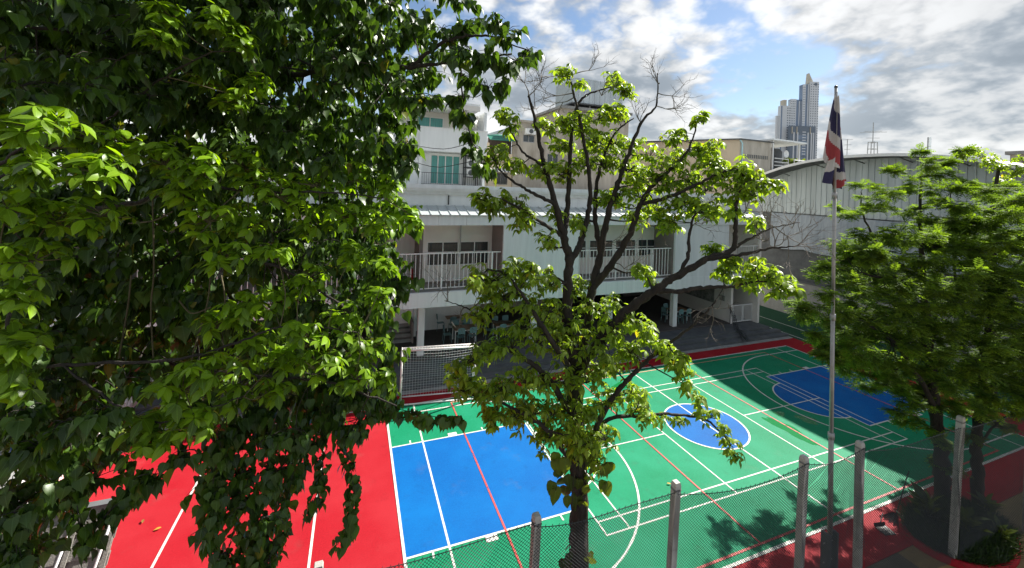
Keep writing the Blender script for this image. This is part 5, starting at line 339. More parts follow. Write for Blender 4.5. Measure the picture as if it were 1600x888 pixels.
AC_C=[(16.88,4.5,9.41,0.39),(14.83,5.85,8.86,0.41),(16.05,5.76,9.18,0.42),(17.63,5.81,9.04,0.44),(14.63,4.58,9.09,0.36),(18.49,5.48,9.07,0.44),(16.44,4.54,8.98,0.38),(17.25,4.47,9.03,0.39),(15.68,6.27,8.52,0.43),(16.37,6.18,8.49,0.44),(16.46,5.88,8.44,0.43),(18.26,6.18,8.68,0.46),(15.21,4.95,8.71,0.38),(16.09,4.99,8.77,0.39),(18.59,5.23,8.53,0.43),(16.77,4.55,8.64,0.39),(12.43,5.85,8.17,0.37),(13.13,5.82,8.08,0.38),(15.83,6.66,7.94,0.45),(16.67,6.53,7.93,0.45),(16.45,6.24,8.24,0.44),(18.13,6.42,7.94,0.47),(17.75,6.0,8.24,0.45),(16.09,4.98,8.13,0.39),(16.38,4.89,8.31,0.39),(19.08,5.25,8.16,0.44),(16.02,4.14,8.31,0.36),(12.77,7.27,7.56,0.43),(11.19,6.09,7.78,0.37),(11.44,5.86,7.8,0.36),(13.57,6.64,7.84,0.42),(12.48,5.81,7.99,0.37),(16.25,7.05,7.71,0.47),(16.44,6.79,7.61,0.46),(15.37,5.78,7.72,0.41),(14.39,5.25,7.8,0.38),(14.4,4.97,8.05,0.37),(16.72,5.41,7.84,0.42),(17.37,5.22,7.84,0.42),(17.01,4.81,8.03,0.4),(19.39,5.11,7.85,0.44),(12.23,7.2,7.1,0.42),(13.52,7.56,7.18,0.45),(11.3,6.11,7.54,0.37),(11.81,5.79,7.59,0.36),(13.42,6.26,7.31,0.4),(14.25,6.28,7.42,0.41),(13.56,5.75,7.56,0.39),(16.08,6.21,7.3,0.44),(14.41,5.32,7.46,0.38),(15.15,5.37,7.59,0.39),(16.28,5.48,7.27,0.41),(17.92,5.66,7.13,0.44),(18.77,5.53,7.21,0.45),(17.12,4.8,7.39,0.4),(17.98,4.73,7.51,0.41),(13.87,7.94,6.64,0.47),(14.2,7.84,6.65,0.47),(13.57,7.0,6.81,0.43),(12.09,5.81,7.11,0.37),(13.99,6.28,7.05,0.41),(15.15,6.46,6.69,0.43),(13.92,5.7,7.19,0.39),(13.32,5.1,7.31,0.36),(18.08,6.52,6.57,0.47),(18.12,6.26,6.85,0.46),(14.96,4.79,7.29,0.37),(16.97,5.18,7.02,0.41),(18.16,5.25,7.08,0.43),(17.04,4.59,7.14,0.39),(10.6,6.25,6.69,0.36),(13.54,7.47,6.04,0.45),(14.08,7.33,6.35,0.45),(13.29,6.49,6.47,0.41),(12.11,5.73,6.85,0.37),(13.97,6.08,6.64,0.4),(12.89,5.46,6.84,0.37),(17.41,6.72,6.17,0.47),(13.67,5.02,6.96,0.36),(15.1,5.28,6.73,0.39),(17.76,5.91,6.29,0.45),(15.17,4.73,6.93,0.37),(15.6,4.47,6.86,0.37),(15.59,4.35,7.03,0.36),(16.62,4.28,6.84,0.37),(18.85,4.69,6.61,0.42),(12.56,8.12,5.62,0.46),(10.61,6.59,6.24,0.38),(11.15,6.4,6.21,0.38),(13.6,7.49,5.63,0.45),(13.04,6.54,5.99,0.41),(13.1,6.22,6.2,0.4),(12.66,5.65,6.46,0.37),(13.37,5.79,6.23,0.38),(17.19,6.83,5.83,0.47),(13.64,5.25,6.54,0.37),(14.76,5.31,6.41,0.39),(17.39,5.96,5.82,0.44),(18.75,5.96,5.64,0.46),(19.25,5.81,5.74,0.46),(17.42,5.03,6.03,0.41),(20.47,5.52,5.81,0.47),(19.18,4.81,5.95,0.43),(11.36,6.71,5.84,0.39),(12.5,6.88,5.69,0.41),(13.96,7.19,5.37,0.44),(14.25,7.13,5.18,0.44),(12.33,5.8,5.99,0.37),(13.01,5.76,5.86,0.38),(16.58,7.01,5.23,0.47),(13.4,5.31,5.93,0.37),(16.94,6.38,5.32,0.45),(15.31,5.38,5.85,0.4),(15.39,5.03,5.87,0.38),(15.72,4.93,6.03,0.39),(17.22,5.09,5.6,0.41),(20.38,5.68,5.42,0.47),(16.52,4.26,6.07,0.37),(13.11,7.98,4.72,0.46),(11.64,6.72,5.2,0.39),(11.6,6.23,5.4,0.38),(14.31,7.15,4.97,0.44),(13.17,6.2,5.38,0.4),(12.71,5.85,5.4,0.38),(14.1,6.11,5.45,0.41),(16.35,6.63,4.94,0.45),(17.27,6.42,4.71,0.46),(16.25,5.83,5.16,0.42),(14.14,4.7,5.71,0.36),(18.17,5.74,5.0,0.45),(17.69,5.39,5.27,0.43),(19.85,5.56,4.86,0.46),(20.69,5.42,4.7,0.47),(17.84,4.37,5.64,0.39),(13.34,7.87,4.38,0.46),(13.77,7.61,4.4,0.45),(12.04,6.38,5.06,0.39),(12.94,6.38,4.85,0.4),(13.27,6.28,4.83,0.4),(13.78,6.01,4.97,0.4),(14.34,5.88,4.84,0.4),(13.39,5.33,5.29,0.37),(14.52,5.3,5.09,0.38),(18.14,6.25,4.47,0.46),(16.33,5.23,4.88,0.4),(17.65,5.5,4.73,0.43),(19.65,5.6,4.54,0.46),(19.28,5.29,4.43,0.45),(17.17,4.34,5.31,0.38),(14.18,7.8,3.85,0.47),(14.38,7.33,3.93,0.45),(15.49,7.54,3.62,0.47),(15.23,6.74,4.01,0.44),(15.63,6.68,3.94,0.45),(16.39,6.59,4.08,0.45),(14.38,5.44,4.88,0.39),(16.73,5.92,4.32,0.43),(15.8,5.33,4.43,0.4),(18.62,5.83,3.87,0.46),(15.5,4.6,4.9,0.37),(18.03,5.02,4.27,0.42),(17.26,4.63,4.62,0.4),(20.33,5.11,4.18,0.45),(12.94,6.31,4.21,0.4),(15.17,7.16,3.59,0.46),(15.73,6.96,3.34,0.46),(16.29,6.85,3.49,0.46),(13.62,5.34,4.43,0.37),(17.91,6.44,3.53,0.47),(17.22,6.04,3.48,0.44),(17.65,5.64,3.89,0.44),(17.8,5.5,3.8,0.43),(15.19,4.43,4.72,0.36),(19.93,5.43,3.62,0.46),(18.56,4.85,4.15,0.42),(18.55,4.54,4.29,0.41),(13.56,6.05,3.8,0.4),(15.9,6.67,3.17,0.45),(16.42,6.47,2.98,0.45),(17.06,6.53,2.93,0.46),(14.56,5.24,3.95,0.38),(15.76,5.21,3.75,0.4),(15.57,4.97,4.12,0.38),(15.37,4.54,4.23,0.37),(16.78,4.78,4.0,0.39),(15.74,4.14,4.5,0.36),(20.35,5.02,3.3,0.45),(22.31,5.76,9.59,0.63),(17.18,6.26,8.78,0.56),(20.68,7.17,9.07,0.66),(19.94,6.27,8.8,0.61),(19.36,5.8,8.79,0.58),(23.57,6.27,9.05,0.67),(19.77,5.03,8.92,0.55),(18.71,8.15,7.85,0.67),(18.55,7.66,8.02,0.65),(16.56,6.46,8.11,0.56),(20.02,7.11,8.09,0.65),(20.05,6.5,8.37,0.62),(22.35,6.69,8.43,0.67),(21.1,6.14,8.33,0.63),(21.44,5.5,8.19,0.6),(16.08,9.17,7.29,0.67),(13.51,7.43,7.57,0.55),(16.95,8.33,7.47,0.65),(15.0,6.91,7.79,0.56),(16.17,7.02,7.68,0.58),(16.26,6.47,7.74,0.56),(19.9,7.51,7.77,0.67),(18.89,6.52,7.55,0.6),(21.07,6.6,7.75,0.65),(19.33,5.76,7.76,0.58),(22.25,6.16,7.59,0.65),(14.7,8.78,6.64,0.63),(13.49,7.47,7.15,0.56),(15.61,7.94,6.66,0.61),(16.76,8.23,6.54,0.64),(15.69,7.01,7.25,0.57),(17.94,7.56,6.71,0.64),(17.35,6.58,7.25,0.58),(18.32,6.51,6.98,0.59),(21.74,6.96,6.93,0.67),(22.48,6.76,6.99,0.68),(23.2,6.66,7.04,0.68),(21.24,5.57,7.06,0.6),(14.55,8.59,6.36,0.62),(16.05,8.78,6.12,0.66),(16.77,8.34,6.25,0.65),(16.33,7.54,6.33,0.61),(18.89,7.87,6.08,0.66),(17.69,6.85,6.4,0.6),(20.34,7.59,6.01,0.68),(18.96,6.59,6.55,0.61),(18.01,5.82,6.52,0.56),(22.06,6.29,6.33,0.65),(19.51,5.33,6.68,0.56),(22.85,5.77,6.26,0.64),(12.83,7.58,5.87,0.55),(16.23,9.29,4.97,0.68),(15.76,8.03,5.64,0.62),(17.16,8.14,5.2,0.65),(15.4,6.85,5.96,0.56),(18.02,7.48,5.53,0.63),(17.81,6.72,5.67,0.6),(18.04,6.22,6.08,0.58),(20.99,6.91,5.31,0.66),(18.25,5.45,6.08,0.55),(20.97,5.84,5.89,0.61),(19.81,5.02,6.1,0.55),(14.87,9.37,4.73,0.66),(15.61,9.22,4.31,0.67),(13.67,7.2,5.6,0.55),(15.65,7.83,5.0,0.61),(16.43,7.54,5.09,0.61),(18.31,7.63,4.9,0.64),(18.9,7.44,4.6,0.65),(18.0,6.54,5.22,0.59),(21.14,7.23,4.76,0.67),(18.59,5.81,5.26,0.57),(18.83,5.56,5.52,0.56),(22.85,6.2,4.96,0.66),(13.06,7.71,4.84,0.56),(13.86,7.62,4.86,0.57),(15.39,8.04,4.53,0.61),(15.75,7.38,4.69,0.59),(15.48,6.93,4.93,0.57),(19.23,7.95,3.79,0.67),(18.29,6.85,4.23,0.61),(20.46,7.02,4.11,0.65),(18.72,5.97,4.93,0.58),(22.51,6.65,4.1,0.67),(19.55,5.56,4.67,0.57),(23.95,6.08,4.19,0.67),(15.04,8.54,3.45,0.63),(17.12,8.89,3.35,0.68),(16.67,8.42,3.55,0.65),(16.86,7.9,3.43,0.63),(17.47,7.35,3.9,0.62),(19.26,7.7,3.5,0.66),(18.47,6.68,3.76,0.61),(17.75,5.85,4.36,0.56),(22.19,6.77,3.39,0.67),(22.12,6.45,3.63,0.66),(22.18,6.03,3.41,0.64),(15.85,8.65,2.91,0.65),(14.64,7.47,3.31,0.58),(15.91,7.72,3.13,0.61),(18.37,7.94,2.6,0.66),(19.51,7.95,2.26,0.68),(20.17,7.57,2.65,0.67),(17.49,6.15,3.4,0.57),(20.73,6.59,2.72,0.64),(20.67,6.2,3.32,0.62),(20.46,5.8,3.41,0.6),(20.17,5.15,3.93,0.57),(15.34,6.89,3.03,0.56),(18.09,6.91,2.47,0.61),(18.58,6.8,2.57,0.61),(18.24,6.2,2.67,0.58),(19.6,6.01,2.61,0.59),(21.18,6.0,2.25,0.62),(22.83,6.04,2.32,0.65),(22.71,5.53,2.63,0.63),(13.67,6.08,9.92,0.33),(15.48,7.1,9.54,0.42),(13.47,6.64,9.21,0.38),(14.43,7.67,9.01,0.35),(14.39,7.74,9.4,0.27),(14.15,5.85,9.66,0.36),(15.97,6.19,9.65,0.4),(15.86,7.14,10.46,0.19),(13.58,6.64,9.73,0.24),(12.88,7.29,8.64,0.29),(12.94,6.72,8.68,0.34),(10.46,6.99,6.21,0.23),(10.94,7.22,5.94,0.23),(11.08,6.98,5.51,0.23),(11.95,7.02,4.73,0.24),(12.97,7.45,4.16,0.26),(14.35,6.76,3.11,0.32),(15.79,7.12,2.3,0.31),(15.48,6.62,2.54,0.29),(15.12,6.0,2.52,0.28),(16.73,6.77,1.17,0.27),(16.14,6.25,1.26,0.26),(15.99,6.09,2.48,0.32),(17.68,6.2,2.48,0.34),(17.75,5.72,2.55,0.37),(16.86,5.33,3.45,0.35),(11.66,7.89,6.04,0.18),(11.75,7.14,4.79,0.2),(17.13,6.66,10.57,0.19),(14.53,5.95,10.01,0.2),(14.59,5.49,8.02,0.36),(14.84,5.14,8.21,0.35),(10.99,6.77,7.24,0.35),(13.3,7.44,7.27,0.4),(13.47,6.95,7.44,0.39),(13.48,5.89,7.52,0.36),(15.44,6.15,7.76,0.39),(14.29,5.37,7.81,0.35),(16.68,5.42,7.79,0.38),(11.35,7.09,6.86,0.37),(11.55,6.51,6.84,0.35),(13.5,7.14,6.32,0.4),(14.29,6.78,6.52,0.4),(14.37,6.31,6.56,0.38),(14.66,5.47,7.15,0.36),(16.75,5.74,6.89,0.39),(16.5,5.33,6.94,0.38),(12.32,7.41,5.58,0.39),(11.97,6.33,5.94,0.35),(14.49,7.11,5.69,0.41),(12.76,5.84,6.17,0.35),(14.25,5.74,6.28,0.36),(15.67,5.57,6.28,0.37),(15.43,5.24,6.45,0.36),(11.51,6.5,5.7,0.35),(13.51,7.02,5.09,0.39),(15.11,7.06,5.01,0.41),(14.19,6.0,5.7,0.37),(14.5,5.74,5.54,0.36),(16.52,5.83,5.1,0.39),(15.96,5.09,5.4,0.36),(12.46,6.81,4.67,0.37),(13.85,6.89,4.24,0.39),(13.92,6.31,4.54,0.38),(14.25,5.6,4.92,0.36),(14.57,5.29,4.75,0.35),(16.75,5.47,4.82,0.38),(15.01,7.09,3.38,0.41),(16.03,6.55,3.65,0.41),(14.13,5.52,4.37,0.35),(16.13,5.62,3.69,0.38),(17.06,5.24,4.02,0.38),(14.32,6.85,9.2,0.34),(15.17,6.53,9.33,0.34),(15.38,6.18,9.33,0.34),(16.99,6.35,9.42,0.36),(15.58,5.35,9.33,0.32),(17.3,5.81,9.52,0.35),(12.4,6.86,8.53,0.32),(14.66,7.58,8.81,0.37),(15.14,7.19,8.58,0.36),(15.71,7.21,8.74,0.37),(15.5,6.45,8.95,0.35),(14.72,5.88,8.82,0.32),(18.52,6.6,8.52,0.38),(17.07,5.83,8.62,0.34),(13.06,6.92,8.01,0.33),(13.23,6.59,8.01,0.32),(14.73,6.37,8.34,0.33),(16.53,6.67,8.18,0.36),(17.52,6.64,8.22,0.37)]
AC_L=[([(16.41,6.47,-0.73),(16.3,6.52,0.67),(16.19,6.56,1.79),(16.02,6.62,2.91),(15.99,6.74,3.99),(15.95,6.86,5.46),(15.76,6.93,6.98),(15.68,6.97,8.5),(15.67,6.97,9.83)],0.21,0.02),([(16.02,6.62,2.91),(14.77,6.56,4.22),(13.71,6.65,5.2),(12.64,6.84,5.75),(11.67,7.21,6.06)],0.08,0.012),([(15.99,6.74,3.99),(15.95,7.29,5.72),(15.53,7.77,7.22),(15.05,8.06,8.4),(14.93,8.11,9.21)],0.07,0.012),([(15.95,6.86,5.46),(14.24,6.66,6.56),(13.04,6.8,6.94),(11.96,7.1,7.1)],0.06,0.012)]
AC_L2=[([(17.8,6.26,-0.74),(17.67,6.31,0.5),(17.6,6.34,1.65),(17.78,6.38,2.75),(18.06,6.38,4.26),(18.33,6.38,6.2),(18.36,6.37,7.97),(18.41,6.35,9.35)],0.17,0.02),([(17.78,6.38,2.75),(18.94,6.15,4.25),(20.32,5.84,5.42)],0.07,0.02),([(18.06,6.38,4.26),(17.97,6.95,5.87),(18.14,7.2,7.45),(17.99,7.26,9.31)],0.06,0.012),([(18.33,6.38,6.2),(19.51,6.14,7.38),(20.55,5.96,8.2)],0.05,0.02),([(17.6,6.34,1.65),(17.14,5.76,2.81),(17.5,5.42,3.3)],0.04,0.01)]
FT_C=[(26.62,10.14,11.39,0.36),(27.75,10.24,11.34,0.43),(26.77,9.5,10.95,0.41),(26.12,10.26,11.25,0.3),(27.67,9.47,10.64,0.41),(28.06,9.21,10.57,0.47),(28.62,9.11,11.03,0.41),(29.58,9.59,10.03,0.55),(28.66,9.9,10.0,0.49),(28.72,8.75,10.44,0.58)]

# ================================================================== SETTING
tag(B(-400, 900, -300, 900, -0.5, -0.012).build('ground', C_EARTH), kind='structure')
def slab(name, x0, x1, y0, y1, z0, z1, m, parent=None):
    o = B(x0, x1, y0, y1, z0, z1).build(name, m, parent)
    return tag(o, kind='structure') if parent is None else o
red = slab('red_paving', -7.2, 26.2, 6.1, 17.66, -0.2, 0.0, C_RED)
slab('sand_yard', 13.2, 40, 0.5, 6.08, -0.2, -0.004, C_SAND)
slab('garden_bed', -12, 13.18, 0.5, 6.08, -0.2, -0.006, C_EARTH)
lane = slab('side_lane', 26.22, 31.5, 3, 40, -0.2, -0.004, C_DGR)
slab('lane_line', 26.6, 26.66, 6, 30, -0.1, 0.0, C_WHT, lane)
slab('lane_line', 28.3, 28.36, 10, 30, -0.1, 0.0, C_WHT, lane)
slab('west_yard', -22, -7.22, 6.1, 26, -0.2, -0.004, C_CONC)

# ---- the court: green field, blue keys, lines as thin sheets of paint
X0, X12, Y0, Y9 = 1.36, 24.39, 7.20, 16.84
YC = 12.05
court = tag(MB().box(X0, X12, Y0, Y9, -0.1, 0.004).build('court', C_GRN), kind='structure')
def flat(name, pts, z, m): return MB().poly([(x, y, z) for x, y in pts]).build(name, m, court)
def arc(cx, cy, r, a0, a1, n=40): return [(cx + r * math.cos(R(a0 + (a1 - a0) * i / n)), cy + r * math.sin(R(a0 + (a1 - a0) * i / n))) for i in range(n + 1)]
flat('key_area', [(X0, 9.9), (6.29, 9.9), (6.29, 14.26), (X0, 14.26)], 0.008, C_BLU)
flat('key_area', [(19.29, 9.9), (X12, 9.9), (X12, 14.26), (19.29, 14.26)] + arc(19.29, YC, 1.5, 90, 270)[:], 0.008, C_BLU)
flat('center_circle', arc(12.95, 12.0, 1.5, 0, 360)[:-1], 0.008, C_BLU)
def line(x0, x1, y0, y1, m=C_WHT, z=0.012, name='line_marking'):
    return flat(name, [(x0, y0), (x1, y0), (x1, y1), (x0, y1)], z, m)
def lx(x, y0, y1, w=0.05, m=C_WHT, z=0.012): return line(x - w / 2, x + w / 2, y0, y1, m, z)
def ly(y, x0, x1, w=0.05, m=C_WHT, z=0.012): return line(x0, x1, y - w / 2, y + w / 2, m, z)
def larc(cx, cy, r, a0, a1, w=0.06, m=C_WHT, z=0.0135):
    o = arc(cx, cy, r + w / 2, a0, a1, 56); i = arc(cx, cy, r - w / 2, a0, a1, 56); b = MB()
    b.sheet([[(x, y, z) for x, y in i], [(x, y, z) for x, y in o]]); return b.build('curved_line', m, court)
for y in (Y0, Y9): ly(y, X0, X12, 0.08)
for x in (X0, X12): lx(x, Y0 + .04, Y9 - .04, 0.07)
# basketball
lx(13.02, Y0 + .04, Y9 - .04, 0.055); larc(12.95, 12.0, 1.5, 0, 360)
for y in (9.9, 14.26): ly(y, X0 + .035, 6.29, 0.055); ly(y, 19.29, X12 - .035, 0.055)
lx(6.29, 9.93, 14.23, 0.055); lx(19.29, 9.93, 14.23, 0.055)
larc(19.29, YC, 1.5, 90, 270); larc(6.29, YC, 1.5, -90, 90)
larc(21.55, 12.0, 4.2, 90, 270); larc(4.49, 12.0, 4.2, -90, 90)
for y in (7.8, 16.2): ly(y, X0 + .035, 4.49, 0.06, z=0.0135); ly(y, 21.55, X12 - .035, 0.06, z=0.0135)
for x, s in ((3.35, .32), (4.6, .05), (5.5, .05), (22.2, .32), (21.2, .05), (20.4, .05), (2.0, .05)):
    line(x, x + s, 9.70, 9.87, name='key_mark'); line(x, x + s, 14.29, 14.46, name='key_mark')
# badminton
for y in (8.91, 9.35, 14.70, 15.12): ly(y, 6.36, 19.70, 0.045, z=0.0105)
for x in (6.38, 7.10, 10.99, 15.01, 18.94, 19.68): lx(x, 8.935, 15.095, 0.045, z=0.0112)
ly(12.01, 6.40, 10.97, 0.045, z=0.0118); ly(12.01, 15.03, 19.66, 0.045, z=0.0118)
# long white cross lines and volleyball
lx(2.44, Y0 + .04, Y9 - .04, 0.055, z=0.0098); lx(23.37, Y0 + .04, Y9 - .04, 0.055, z=0.0098)
for x in (3.93, 10.03, 16.0, 22.1): lx(x, 7.44, 16.46, 0.055, C_RLN, 0.0155)
ly(7.41, 3.90, 22.13, 0.06, C_RLN, 0.0145); ly(16.49, 3.90, 22.13, 0.06, C_ORG, 0.0145)
# wet patches on the green paint
C_WET = mat('wet_green_paint', (0.010, 0.16, 0.045), 0.15, 0.08, 8)
def blob(cx, cy, rx, ry, a, k):
    pts = []
    for i in range(40):
        t = 2 * math.pi * i / 40; r = 1 + .16 * math.sin(3 * t + k) + .1 * math.sin(5 * t + 2 * k) + .06 * math.sin(9 * t + k) + .03 * math.sin(17 * t)
        x, y = rx * r * math.cos(t), ry * r * math.sin(t); pts.append((cx + x * math.cos(a) - y * math.sin(a), cy + x * math.sin(a) + y * math.cos(a)))
    return pts
flat('wet_patch', blob(15.85, 10.75, .28, .95, .05, 1.0), 0.0062, C_WET)
flat('wet_patch', blob(16.6, 11.65, .22, .18, .3, 2.2), 0.0062, C_WET)
flat('wet_patch', blob(17.3, 11.0, .3, .35, .6, 3.1), 0.0062, C_WET)
flat('wet_patch', blob(11.2, 13.7, .5, .3, .6, .4), 0.0062, C_WET)
flat('wet_patch', blob(11.6, 15.6, .5, .25, .2, 4.4), 0.0062, C_WET)
for x, ya, yb in ((-4.1, 7, 16.9), (-0.76, 7, 16.9)):
    MB().poly([(x - .03, ya, .006), (x + .03, ya, .006), (x + .03, yb, .006), (x - .03, yb, .006)]).build('line_marking', C_WHT, red)
MB().poly([(-4.1, 16.9, .0072), (X0, 16.9, .0072), (X0, 16.96, .0072), (-4.1, 16.96, .0072)]).build('line_marking', C_WHT, red)

# ---- steps and terrace in front of the school
ter = tag(B(-14, 25.45, 18.72, 27.4, -0.2, 0.44).build('terrace', C_DCON), kind='structure')
bevel(B(-14, 26.0, 18.32, 18.718, -0.2, 0.30).build('step', C_DCON, ter), .012)
bevel(B(-14, 26.2, 17.95, 18.318, -0.2, 0.15).build('step', C_DCON, ter), .012)
B(-14, 26.2, 17.665, 17.948, -0.2, 0.02).build('kerb_strip', C_CONC, ter)
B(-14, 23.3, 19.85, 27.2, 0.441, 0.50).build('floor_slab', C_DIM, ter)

# ================================================================== SCHOOL BUILDING
sch = thing('school_building', 'two-storey pale grey school building with balconies and a sloping metal canopy behind the court', 'building', (8, 22, 0))
def part(name, m, parent, *boxes):
    b = MB()
    for q in boxes: b.box(*q)
    return b.build(name, m, parent)
def wall_open(name, m, parent, x0, x1, z0, z1, y0, y1, holes):
    """wall in the XZ plane with rectangular openings (x0,x1,z0,z1), left to right"""
    b = MB(); x = x0
    for a, c, d, e in sorted(holes):
        if a > x: b.box(x, a, y0, y1, z0, z1)
        b.box(a, c, y0, y1, z0, d); b.box(a, c, y0, y1, e, z1); x = c
    b.box(x, x1, y0, y1, z0, z1); return b.build(name, m, parent)
def window(parent, x0, x1, z0, z1, y, cols=2, rows=2, m=C_GLASS, fr=C_WHITE, w=0.05, split=None, name='window'):
    """framed window filling an opening whose outer wall face is at y (camera side is -y)"""
    f = MB(); f.box(x0, x0 + w, y - .03, y + .08, z0, z1); f.box(x1 - w, x1, y - .03, y + .08, z0, z1)
    f.box(x0 + w, x1 - w, y - .03, y + .08, z0, z0 + w); f.box(x0 + w, x1 - w, y - .03, y + .08, z1 - w, z1)
    xs = [x0 + (x1 - x0) * i / cols for i in range(cols + 1)]
    zs = [z0 + (z1 - z0) * i / rows for i in range(rows + 1)] if split is None else [z0] + [z0 + (z1 - z0) * s for s in split] + [z1]
    for i in range(1, cols): f.box(xs[i] - w * .5, xs[i] + w * .5, y - .025, y + .07, z0 + w, z1 - w)
    for j in range(1, len(zs) - 1):
        for i in range(cols): f.box(xs[i] + w * (1 if i == 0 else .5), xs[i + 1] - w * (1 if i == cols - 1 else .5), y - .02, y + .06, zs[j] - w * .4, zs[j] + w * .4)
    fo = f.build(name, fr, parent)
    for i in range(cols):
        for j in range(len(zs) - 1):
            B(xs[i] + w * .4, xs[i + 1] - w * .4, y + .02 + .004 * (i % 2), y + .03 + .004 * (i % 2), zs[j] + w * .3, zs[j + 1] - w * .3).build('pane', m, fo)
    return fo
# ground floor shell

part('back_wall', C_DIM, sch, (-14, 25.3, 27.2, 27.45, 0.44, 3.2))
part('end_wall', C_CREAM, sch, (25.32, 25.5, 19.5, 27.2, 0.44, 8.4))
part('partition_wall', C_CREAM, sch, (23.32, 23.5, 19.86, 27.19, 0.441, 3.2))
part('end_wall', C_TAUPE, sch, (-14.2, -14, 19.5, 27.2, 0.44, 8.4))
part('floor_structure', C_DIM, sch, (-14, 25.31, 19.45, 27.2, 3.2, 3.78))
for x in (-8.5, -2.5, 3.2, 9.3, 14.2, 19.05):
    bevel(part('column', C_WALL, sch, (x - .16, x + .16, 20.25, 20.57, 0.505, 3.198)), .015)
# balcony fascia panels, one by one
x = -14.0; k = 0
while x < 25.4:
    w = min(2.02, 25.5 - x); part('fascia_panel', C_FASC, sch, (x + .006, x + w - .006, 19.28, 19.445, 3.16, 3.86)); x += w
# second storey
part('balcony_floor', C_CONC, sch, (-14, 25.31, 19.46, 27, 3.781, 3.80))
wall_open('classroom_wall', C_CREAM, sch, 3.3, 25.3, 3.801, 7.2, 21.2, 21.38, [(3.50, 5.17, 4.73, 6.0), (5.24, 6.86, 4.73, 6.0), (11.6, 13.0, 4.85, 5.95), (13.2, 14.9, 4.85, 5.95), (15.05, 16.6, 4.85, 5.95), (16.75, 18.2, 4.85, 5.95)])
for a, c, d, e in ((3.50, 5.17, 4.73, 6.0), (5.24, 6.86, 4.73, 6.0), (11.6, 13.0, 4.85, 5.95), (13.2, 14.9, 4.85, 5.95), (15.05, 16.6, 4.85, 5.95), (16.75, 18.2, 4.85, 5.95)):
    window(sch, a, c, d, e, 21.22, 2, 2, split=[.56])
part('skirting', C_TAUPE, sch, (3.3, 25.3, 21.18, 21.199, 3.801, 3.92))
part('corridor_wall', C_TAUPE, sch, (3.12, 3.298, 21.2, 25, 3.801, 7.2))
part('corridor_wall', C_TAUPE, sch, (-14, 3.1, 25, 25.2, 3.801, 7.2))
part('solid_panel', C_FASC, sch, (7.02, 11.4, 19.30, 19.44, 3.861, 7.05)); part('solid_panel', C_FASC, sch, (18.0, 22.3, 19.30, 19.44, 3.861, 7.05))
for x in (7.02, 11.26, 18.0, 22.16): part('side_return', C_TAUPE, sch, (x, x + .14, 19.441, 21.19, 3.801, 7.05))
part('drain_pipe', C_GALV, sch, (5.16, 5.22, 20.9, 20.96, 5.2, 7.04))
part('ceiling', C_CREAM, sch, (-14, 25.3, 19.46, 27, 7.06, 7.12))
x = -14.0
while x < 25.4:
    w = min(1.36, 25.5 - x); part('fascia_panel', C_FASC, sch, (x + .005, x + w - .005, 19.22, 19.455, 7.05, 7.52)); x += w
# canopy of standing-seam sheets
x = -14.0
sheet_me = None
while x < 25.2:
    b = MB(); b.extrude([(0, 19.10, 7.535), (0, 20.44, 7.90), (0, 20.44, 7.925), (0, 19.10, 7.56)], (0.44, 0, 0))
    b.extrude([(.44, 19.09, 7.538), (.44, 20.43, 7.903), (.44, 20.43, 7.965), (.44, 19.09, 7.60)], (0.028, 0, 0))
    if sheet_me is None: sheet_me = b.mesh('roof_sheet', C_METAL)
    put('roof_sheet', sheet_me, sch, (x, 0, 0)); x += 0.468
part('upper_wall', C_WALL, sch, (-14, 25.3, 20.45, 20.7, 7.13, 8.50))
part('cornice', C_FASC, sch, (-14.2, 25.6, 20.30, 20.75, 8.50, 8.66), (-14.25, 25.65, 20.12, 20.78, 8.661, 8.78), (-14.3, 25.7, 20.02, 20.8, 8.781, 8.98))
part('roof_slab', C_CONC, sch, (-14.2, 25.6, 20.81, 27.4, 8.5, 8.86))
for x in (4.35, 8.05, 12.9, 17.5): part('drain_spout', C_BLACK, sch, (x, x + .05, 20.38, 20.449, 7.98, 8.45))
# railings
def railing(parent, x0, x1, y, z0, z1, step=0.212):
    r = MB(); r.box(x0, x1, y - .03, y + .03, z1 - .05, z1); r.box(x0, x1, y - .02, y + .02, z0 + .10, z0 + .14)
    ro = r.build('railing', C_WHITE, parent)
    b = MB(); n = int((x1 - x0) / step)
    for i in range(1, n):
        x = x0 + (x1 - x0) * i / n; b.box(x - .014, x + .014, y - .012, y + .012, z0 + .141, z1 - .051)
    tag(b.build('railing_bars', C_WHITE, ro), kind='stuff')
    q = x0 + .03; 
    while q <= x1:
        B(q - .028, q + .028, y - .028, y + .028, z0 + .005, z1 - .052).build('railing_post', C_WHITE, ro); q += 2.55
    return ro
railing(sch, -13.9, 7.0, 19.62, 3.86, 5.68); railing(sch, 11.42, 17.98, 19.62, 3.86, 5.62); railing(sch, 22.32, 25.3, 19.62, 3.86, 5.62)
# stair flight in the open ground floor
st = MB()
for i in range(14): st.box(1.5, 3.0, 22.2 + i * .27, 22.47 + i * .27, .505 + i * .185, .505 + (i + 1) * .185)
st.build('stair_flight', C_CONC, sch)
part('stair_string', C_TAUPE, sch, (3.001, 3.08, 22.0, 25.9, .505, 1.6))
